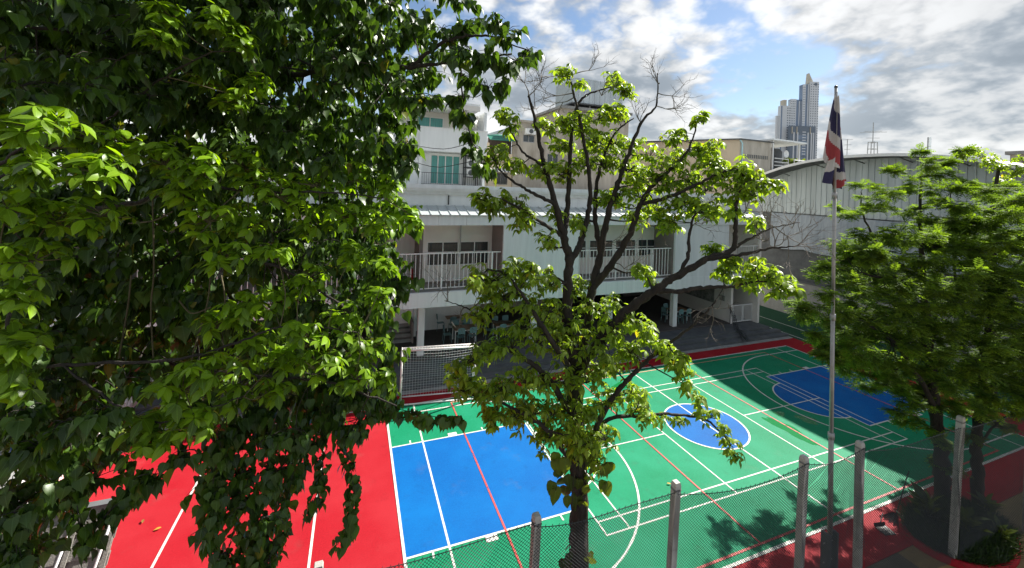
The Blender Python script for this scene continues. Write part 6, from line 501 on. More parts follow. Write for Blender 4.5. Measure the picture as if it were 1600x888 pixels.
# painted mural and small pictures on the partition, noticeboard on the back wall
C_MUR = mat('mural_paint', (0.35, 0.36, 0.33), 0.8, 0.9, 3.5, col2=(0.06, 0.07, 0.07), detail=8)
part('mural_panel', C_MUR, sch, (23.29, 23.318, 21.2, 24.2, 1.45, 2.75)); part('picture', C_MUR, sch, (23.29, 23.318, 20.35, 20.75, 1.8, 2.15)); part('picture', C_RUSTY, sch, (23.29, 23.318, 20.35, 20.75, 2.2, 2.6))
part('noticeboard', C_MUR, sch, (12, 15, 27.16, 27.199, 1.4, 2.6)); part('noticeboard', C_DCON, sch, (5, 8, 27.16, 27.199, 1.4, 2.6))

# gate at the right end of the terrace
gt = thing('metal_gate', 'white barred double gate beside the dining hall at the far right of the terrace', 'gate', (24.4, 19.86, .44))
for a, c in ((23.52, 24.38), (24.42, 25.28)):
    g = part('gate_leaf', C_WHITE, gt, (a, c, 19.84, 19.88, .52, .57), (a, c, 19.84, 19.88, 1.60, 1.65), (a, a + .04, 19.84, 19.88, .571, 1.599), (c - .04, c, 19.84, 19.88, .571, 1.599))
    for i in range(1, 8): part('gate_bar', C_WHITE, g, (a + (c - a) * i / 8 - .012, a + (c - a) * i / 8 + .012, 19.85, 19.87, .571, 1.599))
# bench and fire extinguisher on the balcony
bn = thing('bench', 'low pale bench on the balcony under the classroom windows', 'bench', (4.7, 20.4, 3.8))
for i in range(3): part('slat', C_WHITE, bn, (3.8, 5.6, 20.20 + i * .13, 20.31 + i * .13, 4.17, 4.21))
for x in (3.88, 5.48): part('leg', C_GALV, bn, (x, x + .05, 20.22, 20.27, 3.801, 4.168)); part('leg', C_GALV, bn, (x, x + .05, 20.50, 20.55, 3.801, 4.168))
fe = thing('fire_extinguisher', 'red fire extinguisher standing in the dark corridor on the balcony', 'extinguisher', (2.9, 22.2, 3.8))
MB().tube([(2.9, 22.2, 3.801), (2.9, 22.2, 3.83), (2.9, 22.2, 4.35), (2.9, 22.2, 4.43), (2.9, 22.2, 4.47)], [.085, .09, .09, .06, .03], 12).build('cylinder', C_REDP, fe, True)
MB().tube([(2.9, 22.2, 4.471), (2.9, 22.16, 4.53), (2.9, 22.08, 4.53)], .014, 6).build('valve_lever', C_BLACK, fe)
MB().tube([(2.9, 22.2, 4.49), (3.0, 22.2, 4.45), (3.02, 22.2, 4.2)], .012, 5).build('hose', C_BLACK, fe)

# ---- dining tables and chairs in the open ground floor
def make_table():
    t = thing('dining_table', 'x', 'table')
    put('tabletop', B(-.62, .62, -.36, .36, .70, .74).mesh('tabletop', C_TABLE), t, local=True)
    lg = B(-.022, .022, -.022, .022, 0, .699).mesh('leg', C_WHITE)
    for sx in (-.56, .56):
        for sy in (-.3, .3): put('leg', lg, t, (sx, sy, 0), True)
    put('apron', B(-.535, .535, -.32, -.30, .62, .698).mesh('apron', C_WHITE), t, local=True); return t
def make_chair():
    c = thing('dining_chair', 'x', 'chair')
    put('seat', MB().sheet([[(-.2 + .4 * i / 4, -.2 + .4 * j / 4, .43 - .02 * math.sin(math.pi * i / 4)) for i in range(5)] for j in range(5)]).mesh('seat', C_CHAIR, True), c, local=True)
    bk = MB(); g = []
    for j in range(5): g.append([(-.19 + .38 * i / 6, .2 + .03 * j / 4 - .03 * math.cos((i - 3) / 3 * 1.3), .60 + .30 * j / 4 + (.035 * math.cos((i - 3) / 3 * 1.5) if j == 4 else 0)) for i in range(7)])
    bk.sheet(g); bk.sheet([[(p[0], p[1] + .018, p[2]) for p in row] for row in g]); put('backrest', bk.mesh('backrest', C_CHAIR, True), c, local=True)
    for sx in (-.18, .18):
        put('leg', MB().tube([(sx, -.18, .42), (sx * 1.05, -.2, 0)], .013, 6).mesh('leg', C_CHAIR), c, local=True)
        put('leg', MB().tube([(sx * 1.05, .24, 0), (sx, .19, .42), (sx, .22, .88)], .013, 6).mesh('leg', C_CHAIR), c, local=True)
    return c
tb0 = make_table(); ch0 = make_chair(); ft = fc = True
def place_table(x, y, lab):
    global ft
    t = tb0 if ft else copy_tree(tb0); ft = False; t.location = (x, y, .505); t['label'] = lab; t['group'] = 'dining tables in the open hall'; return t
def place_chair(x, y, rz, lab):
    global fc
    c = ch0 if fc else copy_tree(ch0); fc = False; c.location = (x, y, .505); c.rotation_euler = (0, 0, rz); c['label'] = lab; c['group'] = 'turquoise dining chairs'
for x, y, lab, cl in ((5.75, 21.65, 'brown-topped dining table just behind the goal, nearest the court', 'turquoise chair at the dining table nearest the goal'),
                      (5.75, 23.6, 'brown-topped dining table in the second row behind the goal', 'turquoise chair at the second-row table behind the goal'),
                      (8.1, 21.7, 'brown dining table half hidden by the central tree, right of the goal', 'turquoise chair at the table right of the goal'),
                      (20.2, 21.3, 'brown dining table near the mural at the right end of the hall', 'turquoise chair at the table near the mural')):
    place_table(x, y, lab)
    w_ = cl.replace('turquoise chair at', 'at'); 
    place_chair(x - .32, y - .48, math.pi, 'turquoise chair, left one on the court side ' + w_); place_chair(x + .32, y - .48, math.pi, 'turquoise chair, right one on the court side ' + w_)
    place_chair(x - .32, y + .5, 0, 'turquoise chair, left one on the far side ' + w_); place_chair(x + .32, y + .5, 0, 'turquoise chair, right one on the far side ' + w_)
    place_chair(x - .92, y, math.pi / 2, 'turquoise chair at the left end ' + w_.replace('at ', 'of ', 1))

# ================================================================== WHITE HOUSE ABOVE THE SCHOOL
wh = thing('white_house', 'white rendered house with teal curtained sliding doors rising above the school roof', 'house', (4.2, 25, 0))
part('wall', C_WALL, wh, (1.75, 3.18, 23.05, 29, 0, 12.05)); part('wall', C_BEIGE, wh, (0.9, 1.74, 23.3, 29, 0, 12.4))
wall_open('balcony_wall', C_WALL, wh, 3.33, 6.9, 8.87, 10.8, 23.75, 23.9, [(3.95, 5.72, 8.99, 10.72)])
part('corner_pillar', C_WALL, wh, (3.19, 3.34, 22.95, 23.7, 0, 10.86))
part('side_wall', C_WALL, wh, (6.9, 7.05, 23.0, 29, 0, 13.3)); part('lower_wall', C_WALL, wh, (3.35, 6.89, 23.76, 24.0, 0, 8.86))
part('parapet', C_WALL, wh, (3.18, 7.1, 22.94, 23.2, 10.861, 12.15), (3.35, 6.89, 23.2, 24.8, 10.861, 11.0))
part('parapet_coping', C_WHITE, wh, (3.15, 7.13, 22.90, 23.24, 12.151, 12.2))
sd = window(wh, 3.95, 5.72, 8.99, 10.72, 23.78, 4, 1, C_TEAL, C_WHITE, .06, name='sliding_door')
wall_open('upper_wall', C_CREAM, wh, 1.8, 5.6, 11.5, 13.35, 24.8, 24.95, [(3.2, 4.85, 12.15, 13.05)])
window(wh, 3.2, 4.85, 12.15, 13.05, 24.82, 2, 1, C_TEAL)
part('upper_wall', C_CREAM, wh, (5.6, 6.89, 24.4, 24.6, 11.0, 13.3))
part('roof_slab', C_WALL, wh, (1.4, 6.6, 22.95, 29, 13.36, 13.72)); part('roof_edge', C_CREAM, wh, (5.4, 6.6, 22.9, 22.94, 13.3, 13.6))
br = MB(); br.box(3.36, 6.6, 23.06, 23.08, 9.62, 9.65); br.box(3.36, 6.6, 23.06, 23.08, 8.99, 9.01)
for i in range(26): br.box(3.4 + i * .125, 3.412 + i * .125, 23.065, 23.077, 9.011, 9.619)
br.build('balcony_rail', C_BLACK, wh)
vt = MB(); 
for i in range(4):
    for j in range(3): vt.box(1.02 + i * .17, 1.13 + i * .17, 23.26, 23.30, 11.3 + j * .2, 11.45 + j * .2)
vt.build('breeze_block', C_SOFF, wh)
part('downpipe', C_GALV, wh, (2.1, 2.18, 22.96, 23.04, 8.87, 10.5))
rk = thing('air_conditioner_rack', 'black steel rack holding two air conditioner units on the white house balcony', 'rack', (6.3, 23.3, 8.87))
fr = MB()
for x in (5.86, 6.62):
    for y in (23.12, 23.55): fr.box(x, x + .05, y, y + .05, 8.871, 10.75)
for z in (9.45, 10.02, 10.70): fr.box(5.86, 6.67, 23.12, 23.60, z, z + .045)
fr.build('frame', C_BLACK, rk)
for z in (9.496, 10.066):
    u = part('condenser_unit', C_WHITE, rk, (6.0, 6.6, 23.20, 23.5, z, z + .46))
    MB().tube([(6.25, 23.199, z + .23), (6.25, 23.18, z + .23)], .17, 18).build('fan_grille', C_SOFF, u)

# ================================================================== OLD BEIGE BUILDING BEHIND
ob = thing('old_beige_building', 'stained beige building with green awning and rusty sheets behind the school', 'building', (11, 29, 0))
wall_open('wall', C_BEIGE, ob, 7.2, 10.25, 0, 11.3, 27.0, 27.3, [(8.92, 9.95, 9.12, 9.95)])
part('wall', C_RUST, ob, (8.55, 10.24, 27.25, 27.5, 11.3, 12.4)); part('wall', C_BEIGE, ob, (7.2, 8.54, 27.0, 27.3, 11.3, 12.0))
wall_open('wall', C_OLD, ob, 10.26, 14.2, 0, 11.6, 26.8, 27.2, [(11.0, 12.6, 9.9, 10.35), (12.9, 13.8, 10.6, 11.5)]); wall_open('wall', C_OLD, ob, 10.26, 14.2, 11.601, 13.6, 26.8, 27.2, [(10.95, 11.85, 12.2, 12.75)])
for q in ((10.95, 11.85, 12.2, 12.75), (11.0, 12.6, 9.9, 10.35), (12.9, 13.8, 10.6, 11.5)): window(ob, *q, 26.86, 2, 1, fr=C_GALV)
gw = window(ob, 8.92, 9.95, 9.12, 9.95, 27.05, 2, 1, C_GLASS, C_GALV)
gb = MB()
for i in range(11): gb.box(8.96 + i * .092, 8.975 + i * .092, 26.95, 26.965, 9.12, 9.95)
gb.build('window_grille', C_RUST, gw)
for i in range(9): MB().extrude([(8.85 + i * .133, 26.55, 9.98), (8.85 + i * .133, 26.98, 10.28), (8.85 + i * .133, 26.98, 10.30), (8.85 + i * .133, 26.55, 10.0)], (.128, 0, 0)).build('awning_stripe', C_WHITE if i % 2 == 0 else C_DCON, ob)
MB().extrude([(8.3, 26.1, 12.1), (8.3, 27.24, 12.62), (8.3, 27.24, 12.66), (8.3, 26.1, 12.14)], (2.0, 0, 0)).build('green_awning', C_GREENP, ob)
MB().extrude([(8.2, 26.9, 12.55), (10.4, 26.9, 13.35), (10.4, 26.9, 12.8), (8.2, 26.9, 12.5)], (0, .05, 0)).build('corrugated_gable', C_CLAD, ob)
part('ledge', C_OLD, ob, (8.5, 10.2, 26.8, 26.99, 10.72, 10.8))
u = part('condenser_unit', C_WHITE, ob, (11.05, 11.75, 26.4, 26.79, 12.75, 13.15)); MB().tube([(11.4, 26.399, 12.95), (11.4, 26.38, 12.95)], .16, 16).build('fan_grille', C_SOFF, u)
MB().tube([(11.4, 26.79, 12.70), (11.4, 26.45, 12.72)], .02, 5).build('bracket', C_RUST, ob)
part('roof_edge', C_OLD, ob, (10.2, 14.3, 26.65, 27.3, 13.601, 13.75))
ot = thing('old_stair_tower', 'grimy beige stair tower carrying a box clad in pale corrugated metal', 'building', (17, 29, 0))
wall_open('wall', C_OLD, ot, 14.21, 20.2, 0, 15.0, 27.2, 27.6, [(14.7, 15.7, 13.0, 14.0), (16.5, 18.5, 12.2, 13.0)])
for q in ((14.7, 15.7, 13.0, 14.0), (16.5, 18.5, 12.2, 13.0)): window(ot, *q, 27.26, 2, 1, fr=C_GALV)
part('wall', C_OLD, ot, (14.21, 14.5, 27.61, 32, 0, 15.0), (19.9, 20.2, 27.61, 32, 0, 15.0)); part('roof_slab', C_CONC, ot, (14.0, 20.4, 27.0, 32, 15.0, 15.2))
for i in range(4): part('support_leg', C_GALV, ot, (15.4 + i * 1.25, 15.5 + i * 1.25, 27.4, 27.5, 15.201, 15.45))
part('tank_deck', C_DCON, ot, (15.0, 19.7, 27.1, 30.4, 15.451, 15.55))
for i in range(19): part('cladding_sheet', C_METAL, ot, (15.1 + i * .235, 15.1 + i * .235 + .225, 27.2 + .02 * (i % 2), 27.26 + .02 * (i % 2), 15.56, 17.45 - abs(i - 4) * .006))
part('box_core', C_CLAD, ot, (15.12, 19.5, 27.29, 30.2, 15.56, 17.38))

# ================================================================== FLAT BEIGE BUILDING, ROOF TERRACE
A1, A2, A3 = Vector((31.0, 41.3, 0)), Vector((38.1, 32.0, 0)), Vector((43.0, 32.15, 0)); HT = 14.95
fb = thing('flat_roofed_building', 'long cream flat-roofed building with louvred windows and a pale blue downpipe', 'building', (36, 38, 0))
def wallseg(name, m, par, a, b, z0, z1, th=.25, off=0.0):
    d = (b - a).normalized(); n = Vector((d.y, -d.x, 0)); a = a + n * off; b = b + n * off
    return MB().prism([tuple(a)[:2], tuple(b)[:2], tuple(b - n * th)[:2], tuple(a - n * th)[:2]], z0, z1).build(name, m, par)
wallseg('long_wall', C_BEIGE, fb, A1 + (A1 - A2) * .6, A2, 0, HT - .1); wallseg('end_wall', C_OLD, fb, A2 + Vector((.02, 0, 0)), A3, 0, HT - .1)
MB().prism([tuple(A1 + (A1 - A2) * .6 + Vector((-.2, -.2, 0)))[:2], tuple(A2 + Vector((-.1, -.25, 0)))[:2], tuple(A3 + Vector((.2, -.2, 0)))[:2], (44, 50), (30, 52)], HT - .099, HT + .02).build('roof_slab', C_DCON, fb)
dW = (A2 - A1).normalized()
for k, t in enumerate((.545, .60, .70, .755)):
    p = A1 + (A2 - A1) * t; w = wallseg('window', C_WHITE, fb, p, p + dW * .55, 13.15, 14.05, .1, .04)
    for j in range(4): wallseg('louvre', C_GLASS, w, p + dW * .04, p + dW * .51, 13.2 + j * .2, 13.38 + j * .2, .02, .06)
dE = (A3 - A2).normalized()
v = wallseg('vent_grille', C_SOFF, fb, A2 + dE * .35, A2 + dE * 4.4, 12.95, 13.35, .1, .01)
for j in range(14): wallseg('vent_bar', C_OLD, v, A2 + dE * (.35 + .29 * j), A2 + dE * (.42 + .29 * j), 12.95, 13.35, .04, .04)
C_PIPE = mat('pale_blue_pipe', (0.38, 0.62, 0.68), .4)
MB().tube([tuple(A2 + Vector((-.1, -.1, HT - .15))), tuple(A2 + Vector((.12, -.2, HT - .5))), tuple(A2 + Vector((.12, -.2, 9)))], .07, 8).build('downpipe', C_PIPE, fb)

rt = thing('roof_terrace', 'open rooftop terrace with white posts, flat canopy and railing beside the cream building', 'terrace', (46, 33.5, 0))
part('deck', C_CONC, rt, (43.2, 52, 31.5, 40, 0, 11.9))
MB().prism([(43.2, 32.0), (49.6, 32.6), (50.5, 37.4), (43.6, 37.2)], 15.2, 15.38).build('canopy', C_WALL, rt)
for x, y in ((43.5, 32.3), (48.9, 33.0), (49.8, 36.8), (43.8, 36.8)): part('post', C_WHITE, rt, (x, x + .16, y, y + .16, 11.901, 15.199))
for z in (12.4, 12.8, 13.2): MB().tube([(43.7, 32.2, z), (46.2, 32.4, z)], .05, 6).build('rail', C_WHITE, rt); MB().tube([(47.2, 32.5, z), (51.5, 32.9, z)], .05, 6).build('rail', C_WHITE, rt)
for x in (43.7, 46.2, 47.2, 49.4, 51.5): MB().tube([(x, 32.4, 11.9), (x, 32.4, 13.2)], .045, 6).build('rail_post', C_WHITE, rt)
wt = thing('water_tank', 'rounded grey water tank standing on the roof terrace', 'tank', (46.4, 34.5, 11.9))
MB().tube([(46.4, 34.5, 11.9), (46.4, 34.5, 14.2), (46.4, 34.5, 14.55), (46.4, 34.5, 14.62)], [1.0, 1.0, .75, .2], 18).build('tank_body', C_DCON, wt, True)
MB().tube([(46.4, 34.5, 14.62), (46.4, 34.5, 14.72)], .22, 12).build('lid', C_GALV, wt)
ds = thing('satellite_dish', 'small white satellite dish on the roof terrace railing', 'dish', (45.4, 32.35, 13.2))
g = [[(45.4 + .42 * r / 3 * math.cos(a * math.pi / 7), 32.2 + .12 * (r / 3) ** 2 * -1, 13.75 + .42 * r / 3 * math.sin(a * math.pi / 7)) for a in range(15)] for r in range(4)]
MB().sheet(g).build('dish', C_WHITE, ds, True); MB().bar((45.4, 32.25, 13.2), (45.4, 32.22, 13.72), .03).build('mast', C_GALV, ds)
pb = thing('planter_box', 'long box of green and yellow flowering plants on the roof terrace', 'planter', (49.8, 34.2, 11.9))
part('box', C_CONC, pb, (47.8, 52, 34.0, 34.5, 11.901, 12.9))

# ================================================================== WAREHOUSE WITH CURVED ROOF
WX = 31.6
wa = thing('warehouse', 'warehouse with a shallow curved roof and grey-green ribbed metal gable facing the court', 'building', (38, 16.5, 0))
def arc_z(y): return 10.70 + 1.0 * max(-.5, 1 - abs((y - 16.2) / 6.6) ** 2.3)
y = 8.2; k = 0
while y < 24.9:
    w = .36; z1 = arc_z(y + w / 2) - .06
    b = MB(); b.extrude([(WX, y, 7.65), (WX, y + w - .07, 7.65), (WX, y + w - .07, arc_z(y + w - .07) - .06), (WX, y, arc_z(y) - .06)], (.04, 0, 0))
    b.extrude([(WX - .03, y + w - .07, 7.72), (WX - .03, y + w, 7.72), (WX - .03, y + w, arc_z(y + w) - .06), (WX - .03, y + w - .07, arc_z(y + w - .07) - .06)], (.08, 0, 0))
    b.build('cladding_sheet', C_CLAD, wa); y += w; k += 1
ys = [7.6 + i * (25.3 - 7.6) / 30 for i in range(31)]
rf = MB(); rf.sheet([[(x, q, arc_z(q) + .10) for q in ys] for x in (WX - 1.6, WX + 22)]); rf.build('roof', C_METAL, wa, True)
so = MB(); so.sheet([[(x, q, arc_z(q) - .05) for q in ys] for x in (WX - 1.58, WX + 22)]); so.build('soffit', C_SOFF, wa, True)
fe_ = MB(); fe_.sheet([[(WX - 1.6, q, arc_z(q) + dz) for q in ys] for dz in (-.06, .10)]); fe_.sheet([[(WX - 1.64, q, arc_z(q) + dz) for q in ys] for dz in (-.06, .12)]); fe_.build('roof_edge_trim', C_WHITE, wa)
for q in (9.5, 12, 14.5, 17, 19.5, 22): MB().bar((WX, q, arc_z(q) - .35), (WX - 1.5, q, arc_z(q) - .09), .035).build('bracket', C_DCON, wa)
part('side_wall', C_CLAD, wa, (WX + .05, WX + 22, 24.7, 24.9, 0, 10.6), (WX + .05, WX + 22, 8.2, 8.4, 0, 10.6)); part('lower_wall', C_DCON, wa, (WX + .1, WX + .35, 8.0, 24.9, 0, 7.64))
tp = thing('tarpaulin', 'creased blue-grey tarpaulin tied over the wall below the ribbed gable', 'tarpaulin', (29.9, 16, 5))
g = []
for i in range(15):
    z = 7.62 - 2.6 * i / 14; g.append([(WX - .06 - .10 * abs(math.sin(j * 1.7 + i * .25)) * (i / 14) ** .6 - .05 * math.sin(j * .6), 9 + 14.4 * j / 70, z - (.18 * abs(math.sin(j * .22)) if i == 14 else 0)) for j in range(71)])
MB().sheet(g).build('sheet', C_TARP, tp, True)
MB().tube([(WX - .1, 9 + i * 1.44, 7.70 - .03 * (i % 2)) for i in range(11)], .018, 5).build('tie_rope', C_BLACK, tp)
bw = thing('boundary_wall', 'dim concrete boundary wall along the side lane under the tarpaulin', 'wall', (31.2, 15, 0))
part('wall_face', C_CONC, bw, (31.1, 31.25, 3, 30, 0, 2.6)); part('coping', C_DCON, bw, (31.04, 31.3, 3, 30, 2.601, 2.7))

# antennas on the roofs behind
an = thing('lattice_antenna', 'tall lattice television antenna behind the curved warehouse roof', 'antenna', (42.5, 22.3, 11))
for dx, dy in ((-.3, -.3), (.3, -.3), (.3, .3), (-.3, .3)): MB().bar((42.5 + dx, 22.3 + dy, 11), (42.5 + dx * .75, 22.3 + dy * .75, 14.0), .035).build('mast_leg', C_GALV, an)
for z in (12.2, 12.8, 13.4, 14.0): MB().tube([(42.5 - .24, 22.06, z), (42.74, 22.06, z), (42.74, 22.54, z), (42.26, 22.54, z), (42.26, 22.06, z)], .03, 4).build('cross_brace', C_GALV, an)
MB().bar((42.5, 22.3, 13.9), (42.5, 22.3, 15.75), .035).build('mast', C_GALV, an)
for z, w in ((14.9, .9), (15.0, .6), (14.4, .45)): MB().bar((42.5 - w * .45, 22.3 + w * .9, z), (42.5 + w * .45, 22.3 - w * .9, z - .05), .022).build('aerial_element', C_GALV, an)
an2 = thing('small_antenna', 'thin small television aerial left of the lattice antenna', 'antenna', (40.4, 23.1, 11))
MB().bar((40.4, 23.1, 11), (40.4, 23.1, 14.2), .03).build('mast', C_GALV, an2)
for z, w in ((14.15, .35), (13.7, .25), (13.3, .2)): MB().bar((40.4 - w * .45, 23.1 + w, z), (40.4 + w * .45, 23.1 - w, z), .022).build('aerial_element', C_GALV, an2)
an3 = thing('mobile_mast', 'slim pale mobile phone mast rising behind the warehouse roof on the right', 'mast', (44.5, 19.4, 11))
MB().tube([(44.5, 19.4, 11), (44.5, 19.4, 13.1), (44.5, 19.4, 14.3)], [.10, .10, .09], 8).build('mast', C_GALV, an3); part('panel', C_WALL, an3, (44.38, 44.62, 19.28, 19.35, 13.2, 14.3))
fr_ = thing('distant_block', 'small pale block on the skyline at the right edge behind the treetops', 'building', (93, 29, 0))
part('wall', C_OLD, fr_, (90, 100, 25, 30, 0, 16.2)); part('roof', C_CONC, fr_, (89.6, 100.4, 24.6, 30.4, 16.2, 16.7))
fr2 = thing('distant_low_block', 'low grey block on the skyline peeping over the warehouse roof', 'building', (72, 30, 0))
part('wall', C_TWR, fr2, (70, 74, 28, 32, 0, 14.6)); part('roof', C_DCON, fr2, (69.8, 74.2, 27.8, 32.2, 14.6, 14.8))

# ================================================================== HIGH-RISE GROUP
hr = thing('high_rise_tower', 'stepped pale and blue glass high-rise with a pointed crown on the skyline', 'tower', (607, 412, 0))
U = Vector((0.934, -0.357, 0)); V = Vector((0.357, 0.934, 0)); O = Vector((578.85, 421.25, 0))
def tw(name, m, a, b, z1, d0=0.0, d1=9.0, z0=0.0, parent=None):
    p = [O + U * a + V * d0, O + U * b + V * d0, O + U * b + V * d1, O + U * a + V * d1]
    return MB().prism([tuple(q)[:2] for q in p], z0, z1).build(name, m, parent or hr)
tw('low_wing', C_TWR, 0, 4.5, 128, 6); w1 = tw('left_wing', C_TWR, 3.4, 18.6, 142.5, 2); tw('crown_block', C_GOLD, 9.5, 14, 152, 6, 14, 142.5); tw('slate_edge', C_TWB, 3.2, 5.0, 142, 1.6, 2.0, 0)
w2 = tw('middle_wing', C_TWB, 18, 36, 152.5, 4); tw('pale_strip', C_TWR, 18.2, 26.5, 153, 3.2, 3.9); tw('pale_strip', C_TWR, 30.5, 31.8, 150, 3.3, 3.9); tw('pale_strip', C_TWR, 33.5, 34.8, 150, 3.3, 3.9)
w3 = tw('tall_wing', C_TWB, 34, 44, 174.5, 2); tw('pale_strip', C_TWR, 34.2, 38.5, 174.8, 1.2, 1.9); tw('pale_strip', C_TWR, 41.6, 43.0, 175, 1.3, 1.9)
w4 = tw('tallest_slab', C_TWR, 43.8, 56.8, 178.6, 0)
MB().extrude([tuple(O + U * 42 + V * 2 + Vector((0, 0, 176))), tuple(O + U * 49.5 + V * 2 + Vector((0, 0, 179))), tuple(O + U * 44.6 + V * 2 + Vector((0, 0, 189))), tuple(O + U * 43.4 + V * 2 + Vector((0, 0, 192)))], tuple(V * 6)).build('pointed_crown', C_GOLD, hr)
q = O + U * 52 + V * -.4; MB().tube([tuple(q + Vector((0, 0, 175))), tuple(q + V * .3 + Vector((0, 0, 175)))], 2.2, 18).build('round_emblem', C_TWD, w4)
tw('podium', C_TWD, 12, 48, 111.5, -8, -1)
for a in (15.5, 21, 36, 41, 44): tw('podium_pier', C_TWR, a, a + 1.6, 102, -8.8, -8.1)
for a in (13, 20, 39.5): tw('podium_light_fin', C_GOLD, a, a + 1.0, 110, -8.9, -8.1, 100)
def windows_row(par, a0, a1, da, z0, z1, dz, d, m, w, h):
    b = MB()
    zz = z0
    while zz < z1:
        a = a0
        while a < a1:
            p = O + U * a + V * d; p2 = O + U * (a + w) + V * d
            b.quad((p.x, p.y, zz), (p2.x, p2.y, zz), (p2.x, p2.y, zz + h), (p.x, p.y, zz + h)); a += da
        zz += dz
    return tag(b.build('window_rows', m, par), kind='stuff')
windows_row(w4, 45, 56.5, 3.4, 30, 174, 3.6, -.06, C_TWD, 1.3, 1.5); windows_row(w1, 12.5, 18, 3.2, 30, 140, 3.6, 1.94, C_TWD, 1.7, 1.6); windows_row(w2, 19, 26, 2.4, 30, 150, 3.6, 3.14, C_TWD, 1.1, 1.4); windows_row(w3, 35, 38.4, 1.8, 112, 172, 3.6, 1.14, C_TWD, .8, 1.3)
windows_row(hr, 29, 34, 7, 70, 106, 4.0, -8.06, C_TWR, 5, 1.4); windows_row(hr, 23, 36, 4.6, 60, 100, 8, -8.05, C_TWB, 3.4, 6)


# ================================================================== CHAIN-LINK FENCE
POSTS = [(-3.7, 6.48), (-0.37, 6.35), (2.94, 6.19), (5.72, 6.02), (8.95, 5.77), (10.82, 5.69), (14.17, 5.46), (17.5, 5.3)]
fn = thing('chain_link_fence', 'sagging dark chain-link fence on square concrete posts along the near side of the court', 'fence', (7, 6, 0))
for i, (x, y) in enumerate(POSTS):
    h = 3.5 + (0, .02, 0, .03, .02, .04, .12, 0)[i]; lean = (0, .01, .02, .03, .02, -.02, .05, 0)[i]
    b = MB(); w = .064
    ring = lambda dx, z, s: [(x + dx - w * s, y - w * s, z), (x + dx + w * s, y - w * s, z), (x + dx + w * s, y + w * s, z), (x + dx - w * s, y + w * s, z)]
    zs = [(-.1, 1), (1.2, 1), (2.4, 1), (h - .05, 1), (h, .8)]
    for (za, sa), (zb, s2) in zip(zs[:-1], zs[1:]):
        p, q = ring(lean * za, za, sa), ring(lean * zb, zb, s2)
        for j in range(4): b.quad(p[j], p[(j + 1) % 4], q[(j + 1) % 4], q[j])
    b.poly(ring(lean * h, h, .8)); po = bevel(b.build('post', C_POST, fn), .008)
    tw_ = MB()
    for z in (h - .12, h - .14, 2.3, 1.2): tw_.tube([(x + lean * z + w * 1.08 * c, y + w * 1.08 * s_, z) for c, s_ in ((-1, -1), (1, -1), (1, 1), (-1, 1), (-1, -1))], .004, 4)
    tag(tw_.build('tie_wire', C_WIRE, po), kind='stuff')
def fence_panel(a, b_, k):
    a = Vector((*a, 0)); b_ = Vector((*b_, 0)); d = b_ - a; Lg = d.length; u = d / Lg; n = Vector((u.y, -u.x, 0))
    sag = (.10, .13, .10, .16, .05, .12, .1)[k]
    def ztop(s): t = s / Lg; return 3.40 - sag * 4 * t * (1 - t) + .012 * math.sin(9 * t + k)
    def P(s, z):
        t = max(0, min(1, s / Lg)); bulge = .07 * math.sin(math.pi * t) * math.sin(1.3 * z + k) + .03 * math.sin(5 * t + 2.1 * z)
        zz = z - sag * 4 * t * (1 - t) * (z / 3.4) + .02 * math.sin(6 * t + k * 2) * (z / 3.4)
        return a + u * (s + .03 * math.sin(2.2 * z + 6 * t)) + n * (bulge + .085) + Vector((0, 0, zz))
    verts = []; faces = []; stp = .062; H = 3.40; r = .0042; seg = .28
    for sgn in (1, -1):
        s0 = -H if sgn > 0 else 0.0
        s1 = Lg if sgn > 0 else Lg + H
        c = s0
        while c < s1:
            z0, z1 = .04, H                                # s = c + sgn*z
            zlo, zhi = (max(z0, -c), min(z1, Lg - c)) if sgn > 0 else (max(z0, c - Lg), min(z1, c))
            if zhi - zlo > .05:
                m_ = max(2, int((zhi - zlo) / seg) + 1); k0 = len(verts)
                for i in range(m_):
                    z = zlo + (zhi - zlo) * i / (m_ - 1); p = P(c + sgn * z, z)
                    for q in range(3):
                        an_ = 2.094 * q; verts.append(p + n * (r * math.cos(an_)) + u * (r * .8 * math.sin(an_)) + Vector((0, 0, -sgn * r * .7 * math.sin(an_))))
                for i in range(m_ - 1):
                    for q in range(3):
                        w_ = (q + 1) % 3; faces.append((k0 + i * 3 + q, k0 + i * 3 + w_, k0 + (i + 1) * 3 + w_, k0 + (i + 1) * 3 + q))
            c += stp
    me = bpy.data.meshes.new('wire_mesh'); me.from_pydata([tuple(v) for v in verts], [], faces); me.materials.append(C_WIRE); me.update()
    o = tag(put('wire_mesh', me, fn), kind='stuff')
    pts = [P(Lg * i / 24, H) for i in range(25)]
    MB().tube(pts, .007, 5).build('top_cable', C_WIRE, fn)
    kn = MB(); c = .03
    while c < Lg: p = P(c, H); kn.bar(p - u * .012, p + u * .012 + Vector((0, 0, .035)), .005, 3); c += .124
    tag(kn.build('twisted_wire_ends', C_WIRE, fn), kind='stuff')
for i in range(len(POSTS) - 1): fence_panel(POSTS[i], POSTS[i + 1], i)

